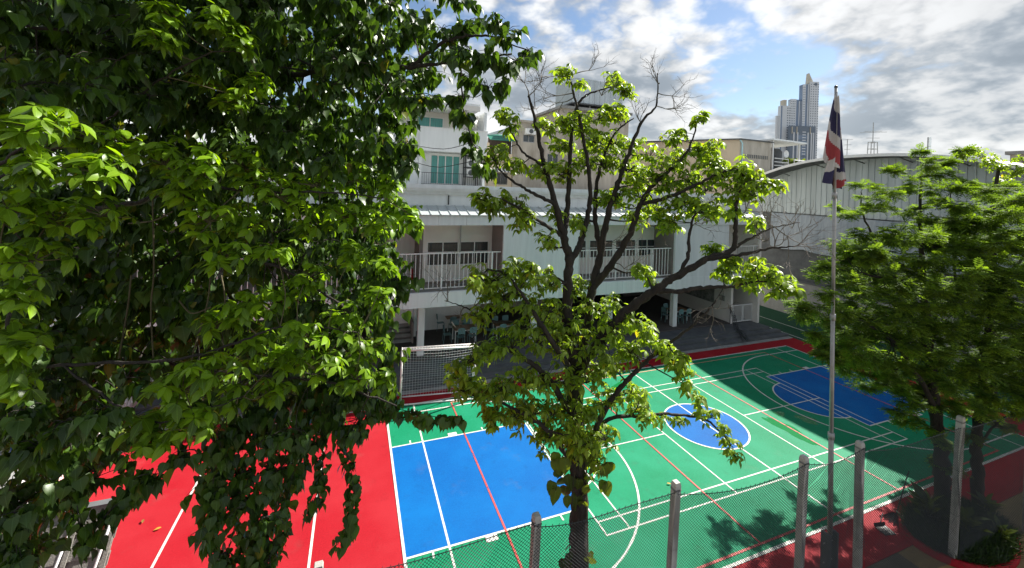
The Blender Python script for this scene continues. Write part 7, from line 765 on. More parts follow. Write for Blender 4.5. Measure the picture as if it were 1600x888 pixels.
# ================================================================== FLAGPOLE AND FLAG
fp = thing('flagpole', 'tall slender grey steel flagpole rising behind the chain-link fence', 'flagpole', (10.72, 6.2, 0))
def pole_at(z): return Vector((10.72 - .031 * z, 6.2, z))
for za, zb, r in ((1.05, 3.4, .052), (3.4, 6.2, .044), (6.2, 9.05, .038), (9.05, 11.56, .030)):
    MB().tube([pole_at(za), pole_at(zb)], r, 14).build('pole_section', C_GALV, fp, True)
for z, r in ((3.4, .068), (6.2, .058), (9.05, .052)): MB().tube([pole_at(z - .07), pole_at(z + .07)], r, 14).build('collar', C_GALV, fp, True)
MB().tube([pole_at(11.56), pole_at(11.60), pole_at(11.62)], [.034, .034, .01], 10).build('finial', C_BLACK, fp)
for dx in (-.13, .13): bevel(B(10.69 + dx - .035, 10.69 + dx + .035, 6.1, 6.3, 0, 1.12).build('bracket_plate', C_DCON, fp), .006)
B(10.52, 10.86, 6.02, 6.38, 0, .10).build('base', C_CONC, fp); MB().bar((10.47, 6.2, .9), (10.95, 6.2, .9), .016, 6).build('bolt', C_GALV, fp); MB().bar((10.47, 6.2, .45), (10.95, 6.2, .45), .016, 6).build('bolt', C_GALV, fp)
MB().tube([pole_at(11.45) + Vector((-.05, -.06, 0)), pole_at(8) + Vector((-.07, -.07, 0)), pole_at(1.6) + Vector((-.06, -.07, 0))], .005, 4).build('halyard', C_FWHT, fp)
fl = thing('flag', 'limp red, white and navy striped flag hanging from the top of the flagpole', 'flag', (10.35, 6.1, 9.2))
FU, FV = Vector((.934, -.357, 0)), Vector((.357, .934, 0))
def drape(s, t, top, length, wl, wr, k, ph):
    """one hanging fold: s 0..1 across, t 0..1 down; widens downwards and ripples"""
    z = top - length * t * (.86 + .14 * (s if k > 0 else 1 - s)) + .02 * math.sin(7 * s + ph)
    side = (wl + (wr - wl) * s) * (.18 + .82 * t ** .8); dep = -.07 * math.sin(2.5 * math.pi * s + ph + 1.5 * t) * (.3 + .7 * t) - .05
    return pole_at(z) + FU * side + FV * dep
def fold(top, length, wl, wr, bands, k, ph, tilt):
    ns, nt_ = 14, 60
    G = [[drape(i / ns, j / nt_, top, length, wl, wr, k, ph) for i in range(ns + 1)] for j in range(nt_ + 1)]
    for a0, a1, m_ in bands:
        b = MB()
        for j in range(nt_):
            for i in range(ns):
                w_ = (j + .5) / nt_ + tilt * ((i + .5) / ns - .5)
                if a0 <= w_ < a1: b.quad(G[j][i], G[j][i + 1], G[j + 1][i + 1], G[j + 1][i])
        if b.f: b.build('stripe', m_, fl, False)
fold(11.36, 1.72, -.38, .10, [(-1, .17, C_FWHT), (.17, .50, C_NAVY), (.50, .66, C_FWHT), (.66, .90, C_FRED), (.90, 2, C_FWHT)], 1, .4, -.22)
fold(10.75, 1.58, -.06, .28, [(-1, .10, C_FRED), (.10, .26, C_FWHT), (.26, .78, C_NAVY), (.78, .90, C_FWHT), (.90, 2, C_FRED)], -1, 2.2, -.16)
fold(10.2, .98, -.30, .10, [(-1, .30, C_FRED), (.30, .62, C_FWHT), (.62, 2, C_NAVY)], 1, 4.0, .18)

# ================================================================== GOAL
gl = thing('goal', 'white goal frame with chipped paint and sagging net at the left end of the court', 'goal', (3.4, 16.9, 0))
a, b_ = Vector((1.93, 16.86, 0)), Vector((4.89, 16.48, 0)); u = (b_ - a).normalized(); nn = Vector((-u.y, u.x, 0)); HG = 2.22; DT, DB = .42, .62
up = Vector((0, 0, 1)); r = .042
for p in (a, b_):
    MB().tube([p + up * .0, p + up * HG], r, 10).build('post', C_RUSTY, gl, True)
    MB().tube([p + up * (HG - r), p + nn * DT + up * (HG - .05)], .026, 8).build('top_stay', C_RUSTY, gl, True)
    MB().tube([p + nn * DT + up * (HG - .05), p + nn * (DB - .02) + up * .05], .026, 8).build('back_post', C_RUSTY, gl, True)
    MB().tube([p + up * .035, p + nn * DB + up * .035], .03, 8).build('ground_stay', C_WHITE, gl, True)
MB().tube([a + up * HG, b_ + up * HG], r, 10).build('crossbar', C_RUSTY, gl, True)
MB().tube([a + nn * DT + up * (HG - .05), b_ + nn * DT + up * (HG - .05)], .026, 8).build('back_bar', C_RUSTY, gl, True)
MB().tube([a + nn * DB + up * .035, b_ + nn * DB + up * .035], .03, 8).build('ground_bar', C_WHITE, gl, True); MB().tube([a + up * .04 - nn * .02, b_ + up * .04 - nn * .02], .032, 8).build('ground_bar', C_WHITE, gl, True)
LG = (b_ - a).length
def net_pt(s, t):     # s along, t 0 top .. 1 bottom of the back net
    base = a + u * (s * LG) + nn * (DT + (DB - DT) * t) + up * ((HG - .05) * (1 - t) + .05 * t)
    sg = math.sin(math.pi * s); return base + nn * (.10 * sg * math.sin(math.pi * t)) - up * (.16 * sg * (1 - t) * math.sin(math.pi * min(1, t * 1.4 + .1)))
nb = MB()
for i in range(27): nb.tube([net_pt(i / 26, j / 12) for j in range(13)], 0.0038, 3, False)
for j in range(20): nb.tube([net_pt(i / 16, j / 19) for i in range(17)], 0.0038, 3, False)
for p in (a, b_):
    for j in range(17):
        t = j / 16; nb.tube([p + up * HG * (1 - t), p + nn * (DT + (DB - DT) * t) + up * ((HG - .05) * (1 - t) + .04)], 0.0038, 3, False)
    for i in range(1, 4): nb.tube([p + nn * DT * i / 4 + up * HG, p + nn * DB * i / 4 + up * .04], 0.0038, 3, False)
for i in range(27): nb.bar(a + u * LG * i / 26 + up * HG, a + u * LG * i / 26 + nn * DT + up * (HG - .05), 0.0038, 3)
for j in range(1, 4): nb.bar(a + nn * DT * j / 4 + up * (HG - .02), b_ + nn * DT * j / 4 + up * (HG - .02), 0.0038, 3)
tag(nb.build('net', C_NET, gl), kind='stuff')

# black practice net slung over the steps
bnet = thing('rolled_black_net', 'bundle of black netting draped down the steps at the far right', 'net', (22.9, 18.6, .3))
g = []
for i in range(12):
    t = i / 11; y = 19.8 - 2.0 * t; z = (1.5 - 1.05 * min(1, t * 2.2) if t < .45 else .46 - .30 * (t - .45) / .55) + .04
    g.append([(23.2 - .9 * t + (j - 3) * (.04 + .05 * t) + .03 * math.sin(i + j), y, z + .05 * math.sin(j * 2.1 + i)) for j in range(7)])
mb = MB()
for row in g: mb.tube(row, .012, 3, False)
for j in range(7): mb.tube([row[j] for row in g], .012, 3, False)
tag(mb.build('netting', C_WIRE, bnet), kind='stuff')
MB().tube([(23.25, 19.82, .45), (23.25, 19.82, 1.62)], .02, 8).build('hook_pole', C_BLACK, bnet)

# ================================================================== BROOM, DUSTPAN
bm_ = thing('broom', 'black-handled broom leaning by the planter beside the red paving', 'broom', (14.3, 6.75, 0))
MB().tube([(14.55, 6.78, .06), (15.6, 7.0, .95)], .014, 8).build('handle', C_BLACK, bm_)
hb = MB()
for i in range(26): hb.tube([(14.55 + .01 * (i % 5), 6.70 + .006 * i, .10), (14.18 + .05 * math.sin(i), 6.55 + .017 * i, .012)], .006, 3)
hb.build('bristles', C_BLACK, bm_)
dp = thing('dustpan', 'black long-handled dustpan lying flat on the red paving near the planter', 'dustpan', (13.6, 6.6, 0))
MB().sheet([[(13.5, 6.5, .012), (13.85, 6.42, .012)], [(13.56, 6.78, .02), (13.91, 6.70, .02)], [(13.57, 6.80, .10), (13.92, 6.72, .10)]]).build('scoop', C_BLACK, dp)
MB().tube([(13.75, 6.75, .06), (14.35, 6.98, .04)], .012, 6).build('handle', C_BLACK, dp)

# ================================================================== LEFT YARD: plank screen, picket fence, play pieces, pink wing
ps = thing('plank_screen', 'weathered grey plank screen with white pipe props at the bottom left corner', 'screen', (-5.8, 12.1, 0))
def sl(z): return 12.12 - (1.32 - z) * .75          # the boards lean towards the yard
for i in range(7):
    z0, z1 = .01 + .187 * i, .205 + .187 * i; d_ = .036 * (i % 2)
    bevel(MB().extrude([(-6.75, sl(z0) - d_, z0), (-6.75, sl(z1) - d_, z1), (-6.75, sl(z1) - d_ + .03, z1), (-6.75, sl(z0) - d_ + .03, z0)], (1.89 - .01 * (i % 2), 0, 0)).build('plank', C_WOOD, ps), .004)
for x in (-6.70, -5.66, -4.96): MB().extrude([(x, sl(.01) - .09, .01), (x, sl(1.3) - .09, 1.3), (x, sl(1.3) - .05, 1.3), (x, sl(.01) - .05, .01)], (.08, 0, 0)).build('stile', C_WOOD, ps)
part('top_rail', C_DCON, ps, (-6.78, -4.84, 12.02, 12.20, 1.335, 1.37))
for x in (-6.65, -5.62, -4.92): MB().tube([(x, 11.98, 1.40), (x - .12, 10.9, .02)], .026, 8).build('pipe_prop', C_WHITE, ps, True)
pw = thing('low_pink_wall', 'low pink plastered wall under the white pickets beside the red court', 'wall', (-7.5, 17, 0))
B(-7.62, -7.36, 13.2, 25, 0, .55).build('wall_face', C_PINK, pw); B(-7.66, -7.32, 13.2, 25, .551, .60).build('coping', C_PINK, pw)
pf = thing('picket_fence', 'white picket fence on the pink wall at the left edge of the red court', 'fence', (-7.5, 17, .6))
pk = MB().extrude([(-.012, -.06, 0), (-.012, .06, 0), (-.012, .06, .72), (-.012, 0, .80), (-.012, -.06, .72)], (.024, 0, 0)).mesh('picket', C_WHITE)
for i in range(56): put('picket', pk, pf, (-7.45, 13.35 + i * .205, .602))
for z in (.75, 1.2): B(-7.50, -7.465, 13.2, 25, z, z + .06).build('rail', C_WHITE, pf)
pl_ = thing('playhouse_side', 'purple plastic play panel with round holes behind the leaves at the far left', 'playhouse', (-11.2, 18.5, 0))
g = []
ring_o = [(-11.2 + .9 * x, 18.4, 1.1 + .75 * z) for x, z in ((-1, -1), (1, -1), (1.1, 0), (.8, 1), (0, 1.25), (-.8, 1), (-1.1, 0))]
pb_ = MB(); 
for cx in (-11.62, -10.78):
    for i in range(16):
        t0, t1 = 2 * math.pi * i / 16, 2 * math.pi * (i + 1) / 16
        def sq(t): c, s = math.cos(t), math.sin(t); k = 1 / max(abs(c), abs(s)); return (cx + .42 * c * k, 18.4, 1.15 + .7 * s * k)
        pb_.quad((cx + .26 * math.cos(t0), 18.4, 1.15 + .26 * math.sin(t0)), (cx + .26 * math.cos(t1), 18.4, 1.15 + .26 * math.sin(t1)), sq(t1), sq(t0))
o = pb_.build('panel', C_PURP, pl_); sm = o.modifiers.new('thick', 'SOLIDIFY'); sm.thickness = .05
for x in (-12.08, -10.32): MB().tube([(x, 18.42, 0), (x, 18.42, 2.0)], .05, 8).build('post', C_WHITE, pl_, True)
rl_ = thing('play_rail', 'blue tubular play rail with ring ends behind the leaves at the left', 'rail', (-9, 18, 0))
MB().tube([(-9.9, 17.2, .5), (-8.2, 18.6, 1.05)], .035, 8).build('tube', C_BLUEP, rl_, True); MB().tube([(-9.9, 17.2, .1), (-8.2, 18.6, .55)], .035, 8).build('tube', C_BLUEP, rl_, True)
for p in ((-9.9, 17.2, .3), (-8.2, 18.6, .8)): MB().tube([(p[0] + .14 * math.cos(i * .52), p[1] + .1 * math.cos(i * .52), p[2] + .2 * math.sin(i * .52)) for i in range(13)], .03, 8).build('ring', C_BLUEP, rl_, True)
for p in ((-9.9, 17.2), (-8.2, 18.6)): MB().tube([(*p, 0), (*p, .6)], .03, 8).build('leg', C_BLUEP, rl_, True)
lw = thing('pink_wing', 'shaded pinkish school wing with white window frames behind the left trees', 'building', (-14, 20, 0))
hl = [(-20.5, -18.5, 1.0, 2.4), (-17.5, -15.5, 1.0, 2.4), (-20.5, -18.5, 4.6, 6.0), (-17.5, -15.5, 4.6, 6.0)]
wall_open('wall', C_PINK, lw, -24, -14.3, 0, 3.6, 23.0, 23.3, [h for h in hl if h[2] < 3]); wall_open('wall', C_PINK, lw, -24, -14.3, 3.601, 8, 23.0, 23.3, [h for h in hl if h[2] > 3])
for h in hl: window(lw, *h, 23.05, 2, 2)
part('floor_band', C_WALL, lw, (-24, -14.3, 22.8, 22.99, 3.4, 3.8)); part('roof', C_CONC, lw, (-24.3, -14.25, 22.6, 30, 8.001, 8.25)); part('side_wall', C_PINK, lw, (-24, -23.7, 23.31, 30, 0, 8))

# ================================================================== VEGETATION
def leaf_tpl(st, fold=.16, curl=.25, stalk=0.0):
    """st: (v, halfwidth) stations base->tip; returns verts, faces, uvs of a folded, curled leaf of length 1 along +Y, normal +Z"""
    V_, F_, U_ = [], [], []; rows = []
    wmax = max(w for _, w in st)
    for v, w in st:
        z = -curl * (v ** 2) * .6
        if w < 1e-4: rows.append([len(V_)]); V_.append((0, v + stalk, z)); U_.append((.5, v))
        else:
            k = len(V_); rows.append([k, k + 1, k + 2])
            V_ += [(-w, v + stalk - .02, z + fold * w), (0, v + stalk, z), (w, v + stalk - .02, z + fold * w)]
            U_ += [(.5 - .5 * w / wmax, v), (.5, v), (.5 + .5 * w / wmax, v)]
    for r0, r1 in zip(rows[:-1], rows[1:]):
        if len(r0) == 1 and len(r1) == 3: F_ += [(r0[0], r1[1], r1[0]), (r0[0], r1[2], r1[1])]
        elif len(r0) == 3 and len(r1) == 3: F_ += [(r0[0], r0[1], r1[1], r1[0]), (r0[1], r0[2], r1[2], r1[1])]
        else: F_ += [(r0[0], r0[1], r1[0]), (r0[1], r0[2], r1[0])]
    return np.array(V_, float), F_, np.array(U_, float)
T_HEART = leaf_tpl([(0.03, 0), (0.0, .20), (.10, .36), (.30, .40), (.55, .27), (.78, .09), (1, 0)], .22, .35, .28)
T_OBL = leaf_tpl([(0, 0), (.15, .13), (.40, .235), (.65, .225), (.86, .10), (1, 0)], .20, .40, .06)
T_PALM = leaf_tpl([(0, 0), (.25, .17), (.55, .235), (.82, .12), (1, 0)], .18, .45, .12)
T_POT = leaf_tpl([(0.02, 0), (0, .18), (.14, .33), (.38, .34), (.65, .25), (.85, .11), (1, 0)], .14, .5, .1)
T_BLADE = leaf_tpl([(0, .03), (.5, .035), (1, 0)], .1, .9)
def frond_tpl(pairs=6):
    V_, F_, U_ = [], [], []
    def q(p): 
        k = len(V_); V_.extend(p); U_.extend([(.5, .5)] * 4); F_.append((k, k + 1, k + 2, k + 3))
    q([(-.008, 0, 0), (.008, 0, 0), (.006, 1, -.16), (-.006, 1, -.16)])
    for i in range(pairs):
        v = .14 + .82 * i / (pairs - 1); z = -.16 * v * v; L_ = .36 * math.sin(math.pi * (.22 + .66 * i / (pairs - 1))) ; w = .15
        for s in (-1, 1):
            d = .45
            q([(0, v, z), (s * L_ * .45, v + d * L_ * .3 - w * .5, z - .03), (s * L_, v + d * L_, z - .07), (s * L_ * .55, v + d * L_ * .6 + w * .5, z - .03)])
    return np.array(V_, float), F_, np.array(U_, float)
T_FROND = frond_tpl(5)
def nrm(a): return a / np.maximum(np.linalg.norm(a, axis=1, keepdims=True), 1e-9)
def frames(D, Nn):
    y = nrm(D); z = nrm(Nn - y * (y * Nn).sum(1, keepdims=True)); x = np.cross(y, z); return x, y, z
def leaf_mesh(name, tpl, P, D, Nn, S, m):
    V_, F_, U_ = tpl; n = len(P); k = len(V_); x, y, z = frames(D, Nn)
    W_ = P[:, None, :] + S[:, None, None] * (V_[None, :, 0:1] * x[:, None] + V_[None, :, 1:2] * y[:, None] + V_[None, :, 2:3] * z[:, None])
    me = bpy.data.meshes.new(name); me.vertices.add(n * k); me.vertices.foreach_set('co', W_.reshape(-1).astype(np.float32))
    lens = np.array([len(f) for f in F_]); flat_ = np.concatenate([np.array(f) for f in F_])
    L_ = (flat_[None] + (np.arange(n) * k)[:, None]).reshape(-1)
    me.loops.add(len(L_)); me.loops.foreach_set('vertex_index', L_.astype(np.int32))
    tot = np.tile(lens, n); me.polygons.add(len(tot)); me.polygons.foreach_set('loop_start', np.concatenate([[0], np.cumsum(tot)[:-1]]).astype(np.int32))
    try: me.polygons.foreach_set('loop_total', tot.astype(np.int32))
    except Exception: pass
    uvl = me.uv_layers.new(name='UVMap'); uvl.data.foreach_set('uv', np.tile(U_[flat_], (n, 1)).reshape(-1).astype(np.float32))
    at = me.attributes.new('rnd', 'FLOAT', 'POINT'); at.data.foreach_set('value', np.repeat(rng.random(n), k).astype(np.float32))
    me.polygons.foreach_set('use_smooth', np.ones(len(tot), bool))
    me.materials.append(m); me.update(calc_edges=True); me.validate(); return me
CAMP = np.array((0, 0, 9.0))
def foliage(parent, tpl, P, D, Nn, S, m, n_parts=300):
    """the n_parts leaves that show largest become objects of their own, the rest one mesh"""
    P = np.array(P, float); D = np.array(D, float); Nn = np.array(Nn, float); S = np.array(S, float)
    rel = P - CAMP; f = np.array(cf); dep = rel @ f; sx = (rel @ np.array(ax)) / np.maximum(dep, .1); sy = (rel @ np.array(au)) / np.maximum(dep, .1)
    vis = (dep > 1.0) & (np.abs(sx) < 1.25) & (sy < .46) & (sy > -.93)
    score = np.where(vis, S / np.maximum(dep, .1), 0); order = np.argsort(-score); pick = order[:n_parts]; rest = order[n_parts:]
    if n_parts:
        one = leaf_mesh('leaf', tpl, np.zeros((1, 3)), np.array([[0, 1., 0]]), np.array([[0, 0, 1.]]), np.ones(1), m)
        x, y, z = frames(D[pick], Nn[pick])
        for i, q in enumerate(pick):
            o = bpy.data.objects.new('leaf', one); COL.objects.link(o); o.parent = parent
            if parent.name in WL: o.matrix_parent_inverse = Matrix.Translation(-WL[parent.name])
            M4 = Matrix([[x[i][r_] * S[q], y[i][r_] * S[q], z[i][r_] * S[q], P[q][r_]] for r_ in range(3)] + [[0, 0, 0, 1]]); o.matrix_basis = M4
    if len(rest): tag(put('foliage', leaf_mesh('foliage', tpl, P[rest], D[rest], Nn[rest], S[rest], m), parent), kind='stuff')
def rv(k=1.0):
    v = rng.normal(size=3); return v / np.linalg.norm(v) * k
def smooth_line(pts, n=4):
    P = [Vector(p) for p in pts]; out = []
    for i in range(len(P) - 1):
        p0, p1, p2, p3 = P[max(i - 1, 0)], P[i], P[i + 1], P[min(i + 2, len(P) - 1)]
        for j in range(n):
            t = j / n; out.append(.5 * ((2 * p1) + (-p0 + p2) * t + (2 * p0 - 5 * p1 + 4 * p2 - p3) * t * t + (-p0 + 3 * p1 - 3 * p2 + p3) * t ** 3))
    out.append(P[-1]); return out
def limbs(mb, LL, wob=.012, n=8, sides=8):
    """tapered, slightly crooked limbs; returns sample points with radius"""
    S_ = []
    for pts, r0, r1 in LL:
        q = smooth_line(pts, n); N_ = len(q); rr = []
        for i in range(N_):
            t = i / (N_ - 1); r_ = r0 * (1 - t) ** 1.0 + r1 * t; rr.append(r_ * (1 + .10 * math.sin(i * 1.9 + r0 * 99)))
            if 0 < i < N_ - 1: q[i] = q[i] + Vector(rv(wob * (.5 + r_ * 4)))
        mb.tube(q, rr, sides if r0 > .05 else 6); S_ += [(np.array(p), r_) for p, r_ in zip(q, rr)]
    return S_
def connect(mb, S_, C, rmax=.03):
    """twig from the nearest limb to the clump centre"""
    A_ = np.array([s[0] for s in S_]); c = np.array(C[:3]); d = np.linalg.norm(A_ - c, axis=1) + .5 * np.maximum(0, A_[:, 2] - c[2]); i = int(np.argmin(d)); a_ = A_[i]
    L_ = np.linalg.norm(c - a_); 
    if L_ < .03 or L_ > .9: return a_
    mid = (a_ + c) / 2 + rv(.12 * L_) + np.array((0, 0, -.05 * L_)); r_ = min(rmax, max(.006, S_[i][1] * .5))
    q = smooth_line([a_, mid, c], 4); mb.tube(q, [r_ + (.004 - r_) * k / (len(q) - 1) for k in range(len(q))], 4, False); return a_
LV = {}
def L_new(): return dict(P=[], D=[], N=[], S=[])
def L_add(L_, p, d, n, s): L_['P'].append(p); L_['D'].append(d); L_['N'].append(n); L_['S'].append(s)
UP = np.array((0, 0, 1.0)); SUNV = np.array(sdir)      # leaves turn a little towards the light
def clump_hang(L_, tw_, C, dens, size, ntw=5):
    """drooping heart leaves on long stalks along radiating twigs"""
    c = np.array(C[:3]); r_ = C[3]
    for k in range(ntw):
        d = rv(); d[2] = d[2] * .7 - .15; d /= np.linalg.norm(d); tip = c + d * r_ * rng.uniform(.75, 1.15)
        if tw_ is not None: tw_.tube([c, (c + tip) / 2 + UP * .03, tip], [.005, .004, .002], 3, False)
        n = max(3, int(dens / ntw))
        for i in range(n):
            t = rng.uniform(.15, 1.05); p = c + (tip - c) * t + rv(.03)
            side = rv(); side[2] *= .3; dd = np.array((0, 0, -.85)) + side * .62 + d * .25
            nn_ = side * .9 + rv(.55) + UP * .45; L_add(L_, p, dd, nn_, size * rng.uniform(.42, 1.15))
def rosette(L_, p, axis, k, size, droop=.35, jit=.25):
    axis = axis / np.linalg.norm(axis); a_ = np.cross(axis, rv()); a_ /= np.linalg.norm(a_); b2 = np.cross(axis, a_); off = rng.random() * 6.28
    for i in range(k):
        t = off + 6.283 * i / k + rng.normal() * jit * .6; o = a_ * math.cos(t) + b2 * math.sin(t)
        dd = o + axis * rng.normal(.0, jit) - UP * droop * rng.uniform(.4, 1.5); nn_ = axis * .9 + UP * .4 + rv(.50) - o * .05
        L_add(L_, p, dd, nn_, size * rng.uniform(.48, 1.12))
def clump_ros(L_, tw_, C, nros, k, size, droop, ax_up=.9):
    c = np.array(C[:3]); r_ = C[3]
    for _ in range(nros):
        d = rv(); d[2] *= .75; tip = c + d * r_ * rng.uniform(.35, 1.08)
        if tw_ is not None: tw_.tube([c - UP * r_ * .3, (c + tip) / 2 - UP * .04, tip], [.006, .005, .0025], 3, False)
        rosette(L_, tip, UP * ax_up * .75 + d * .5 + SUNV * .45, k, size, droop)
def dead_twig(mb, p, d, L_, r_, depth):
    if depth == 0 or L_ < .05: return
    n = 4; q = [np.array(p)]; dd = np.array(d)
    for i in range(n): dd = dd + rv(.28) + UP * .05; dd /= np.linalg.norm(dd); q.append(q[-1] + dd * L_ / n)
    mb.tube(q, [r_ * (1 - .6 * i / n) for i in range(n + 1)], 4, False)
    for i in range(1, n + 1):
        if rng.random() < .75: dead_twig(mb, q[i], dd + rv(.9), L_ * rng.uniform(.45, .7), r_ * .6, depth - 1)

# ---- central tree ------------------------------------------------------------
ct = thing('trumpet_tree', 'central tree with thin dark limbs, palmate yellow-green leaves and bare dead twigs', 'tree', (3.95, 6.47, 0))
mb = MB(); CT_L[0][0].insert(0, (4.27, 6.35, -.05)); SP = limbs(mb, CT_L, .02); mb.build('trunk', BARK, ct, True)
tw_ = MB(); Lc = L_new()
for C in CT_C:
    connect(tw_, SP, C); clump_ros(Lc, tw_, C, max(3, int(4 + C[3] * 40)), 6, .140, .55)
tag(tw_.build('twigs', BARK, ct), kind='stuff'); foliage(ct, T_PALM, Lc['P'], Lc['D'], Lc['N'], Lc['S'], LF_CT)
dt = MB(); SA = np.array([s[0] for s in SP])
for p in CT_D:
    p = np.array(p); i = int(np.argmin(np.linalg.norm(SA - p, axis=1))); a_ = SA[i]
    q = smooth_line([a_, (a_ + p) / 2 + rv(.04), p], 4); dt.tube(q, [.012 - .005 * k / (len(q) - 1) for k in range(len(q))], 5, False)
    for _ in range(3): dead_twig(dt, p, (p - a_) / (np.linalg.norm(p - a_) + .01) + rv(.7) + UP * .25, .42, .0075, 3)
tag(dt.build('dead_twigs', TWIG, ct), kind='stuff')
pt = thing('climbing_pothos', 'large-leaved variegated pothos climbing the trunk of the central tree', 'climber', (3.95, 6.4, 3.0))
Lp = L_new(); vn = MB(); tr = np.array([s[0] for s in SP[:45]])
for p in CT_P:
    p = np.array(p); i = int(np.argmin(np.linalg.norm(tr - p, axis=1))); p = p + (tr[i] - p) * .4
    for _ in range(2):
        q = p + rv(.10); side = rv(); side[2] *= .2; L_add(Lp, q, np.array((0, 0, -1)) + side * .35, np.array((-.2, -.9, .35)) + rv(.45), rng.uniform(.20, .34))
    i = int(np.argmin(np.linalg.norm(tr - p, axis=1))); vn.tube([tr[i], (tr[i] + p) / 2 + UP * .06, p], .007, 4, False)
vn.tube([(4.13, 6.22, .3), (4.10, 6.24, 2.0), (4.05, 6.27, 3.2), (4.0, 6.3, 4.2), (3.9, 6.32, 5.2)], .014, 5, False); vn.build('vine_stem', GTWIG, pt)
MB().tube([(3.62, 6.05, 4.4), (3.60, 6.05, 3.6), (3.58, 6.05, 2.8), (3.66, 6.08, 2.3), (3.72, 6.1, 1.9)], .007, 5).build('hanging_root', BARK, pt)
foliage(pt, T_POT, Lp['P'], Lp['D'], Lp['N'], Lp['S'], LF_POT)

# ---- heart-leaved fig on the left -----------------------------------------------
bo = thing('fig_tree', 'huge dark fig tree with drooping heart-shaped leaves filling the upper left', 'tree', (-2.6, 5.0, 0))
mb = MB(); SB = limbs(mb, BO_L, .03, 8, 10); mb.build('trunk', BARK, bo, True)
tw_ = MB(); Lb = L_new()
for C in BO_C: connect(tw_, SB, C); clump_hang(Lb, tw_, C, 78 if C[3] > .2 else 34, .155, 6)
for C in DK_C: connect(tw_, SB, C); clump_hang(Lb, tw_, C, 70, .16, 6)
for C in BK_C: connect(tw_, SB, C); clump_hang(Lb, None, C, 60, .24, 6)
for C in SHADE_C: clump_hang(Lb, None, C, 70, .19, 6)  # out-of-view crown added above the frame to shade the upper left leaves
for s in BO_S:
    q = smooth_line(s, 5); tw_.tube(q, .005, 4, False)
    for i in range(len(q) - 1):
        for _ in range(7):
            p = np.array(q[i]) + rng.random() * np.array(q[i + 1] - q[i]) + rv(.06); side = rv(); side[2] *= .2
            L_add(Lb, p, np.array((0, 0, -.9)) + side * .55, side + rv(.5) + UP * .3, .145 * rng.uniform(.6, 1.1))
tag(tw_.build('twigs', BARK, bo), kind='stuff'); foliage(bo, T_HEART, Lb['P'], Lb['D'], Lb['N'], Lb['S'], LF_BODHI)
ar = MB()
for s in BO_V: ar.tube(smooth_line(s, 6), .010, 5, False)
ar.build('aerial_roots', GTWIG, bo)

# ---- oblong-leaved tree on the left ------------------------------------------------
ol = thing('oblong_leaf_tree', 'sunlit tree with rosettes of glossy oblong leaves in front of the dark fig', 'tree', (-1.9, 4.6, 0))
mb = MB(); SO = limbs(mb, OB_L, .02); mb.build('trunk', BARK, ol, True)
tw_ = MB(); Lo = L_new()
for C in OB_C: connect(tw_, SO, C, .016); clump_ros(Lo, tw_, C, max(6, int(5 + C[3] * 62)), 6, .142, .42)
tag(tw_.build('twigs', GTWIG, ol), kind='stuff'); foliage(ol, T_OBL, Lo['P'], Lo['D'], Lo['N'], Lo['S'], LF_OBL)

# ---- feathery trees on the right -----------------------------------------------------
def feathery(root, LL, CC, nfr):
    mb = MB(); S_ = limbs(mb, LL, .03, 8, 10); mb.build('trunk', BARK, root, True)
    tw_ = MB(); L_ = L_new()
    for C in CC:
        a_ = connect(tw_, S_, C, .022); c = np.array(C[:3]); r_ = C[3]
        for k in range(5 if r_ > .42 else 3):
            d = rv(); d[2] = d[2] * .45 + .12; tip = c + d * r_ * rng.uniform(.7, 1.25); tw_.tube([c, (c + tip) / 2, tip], [.007, .005, .003], 3, False)
            for i in range(nfr):
                t = rng.uniform(.1, 1.1); p = c + (tip - c) * t + rv(.03); dd = d * .5 + rv(.9) * np.array((1, 1, .35)) - UP * .12
                L_add(L_, p, dd, UP + SUNV * .4 + rv(.35), rng.uniform(.15, .28))
    tag(tw_.build('twigs', BARK, root), kind='stuff'); foliage(root, T_FROND, L_['P'], L_['D'], L_['N'], L_['S'], LF_AC, 0)
a1 = thing('feathery_tree', 'feathery-leaved tree on the thicker left trunk behind the planter', 'tree', (16.2, 6.4, 0))
a2 = thing('feathery_tree', 'feathery-leaved tree on the thinner right trunk at the right edge', 'tree', (17.1, 6.2, 0))
CA = [c for c in AC_C if c[0] < 17.5 or rng.random() < .25]; CB = [c for c in AC_C if c not in CA]
feathery(a1, AC_L, CA, 30); feathery(a2, AC_L2, CB, 30)
ftr = thing('round_leaf_tree', 'broad-leaved tree showing its top above the feathery trees at the right edge', 'tree', (27.5, 9.5, 0))
c0 = np.mean(np.array(FT_C)[:, :3], axis=0); mb = MB(); SF = limbs(mb, [([(c0[0], c0[1], 0), (c0[0] + .1, c0[1], 4), (c0[0], c0[1] + .2, 7.5), tuple(c0)], .22, .05)]); mb.build('trunk', BARK, ftr, True)
tw_ = MB(); Lf = L_new()
for C in FT_C: connect(tw_, SF, C, .05); clump_ros(Lf, tw_, C, 26, 6, .17, .4)
tag(tw_.build('twigs', BARK, ftr), kind='stuff'); foliage(ftr, T_PALM, Lf['P'], Lf['D'], Lf['N'], Lf['S'], LF_CT, 0)

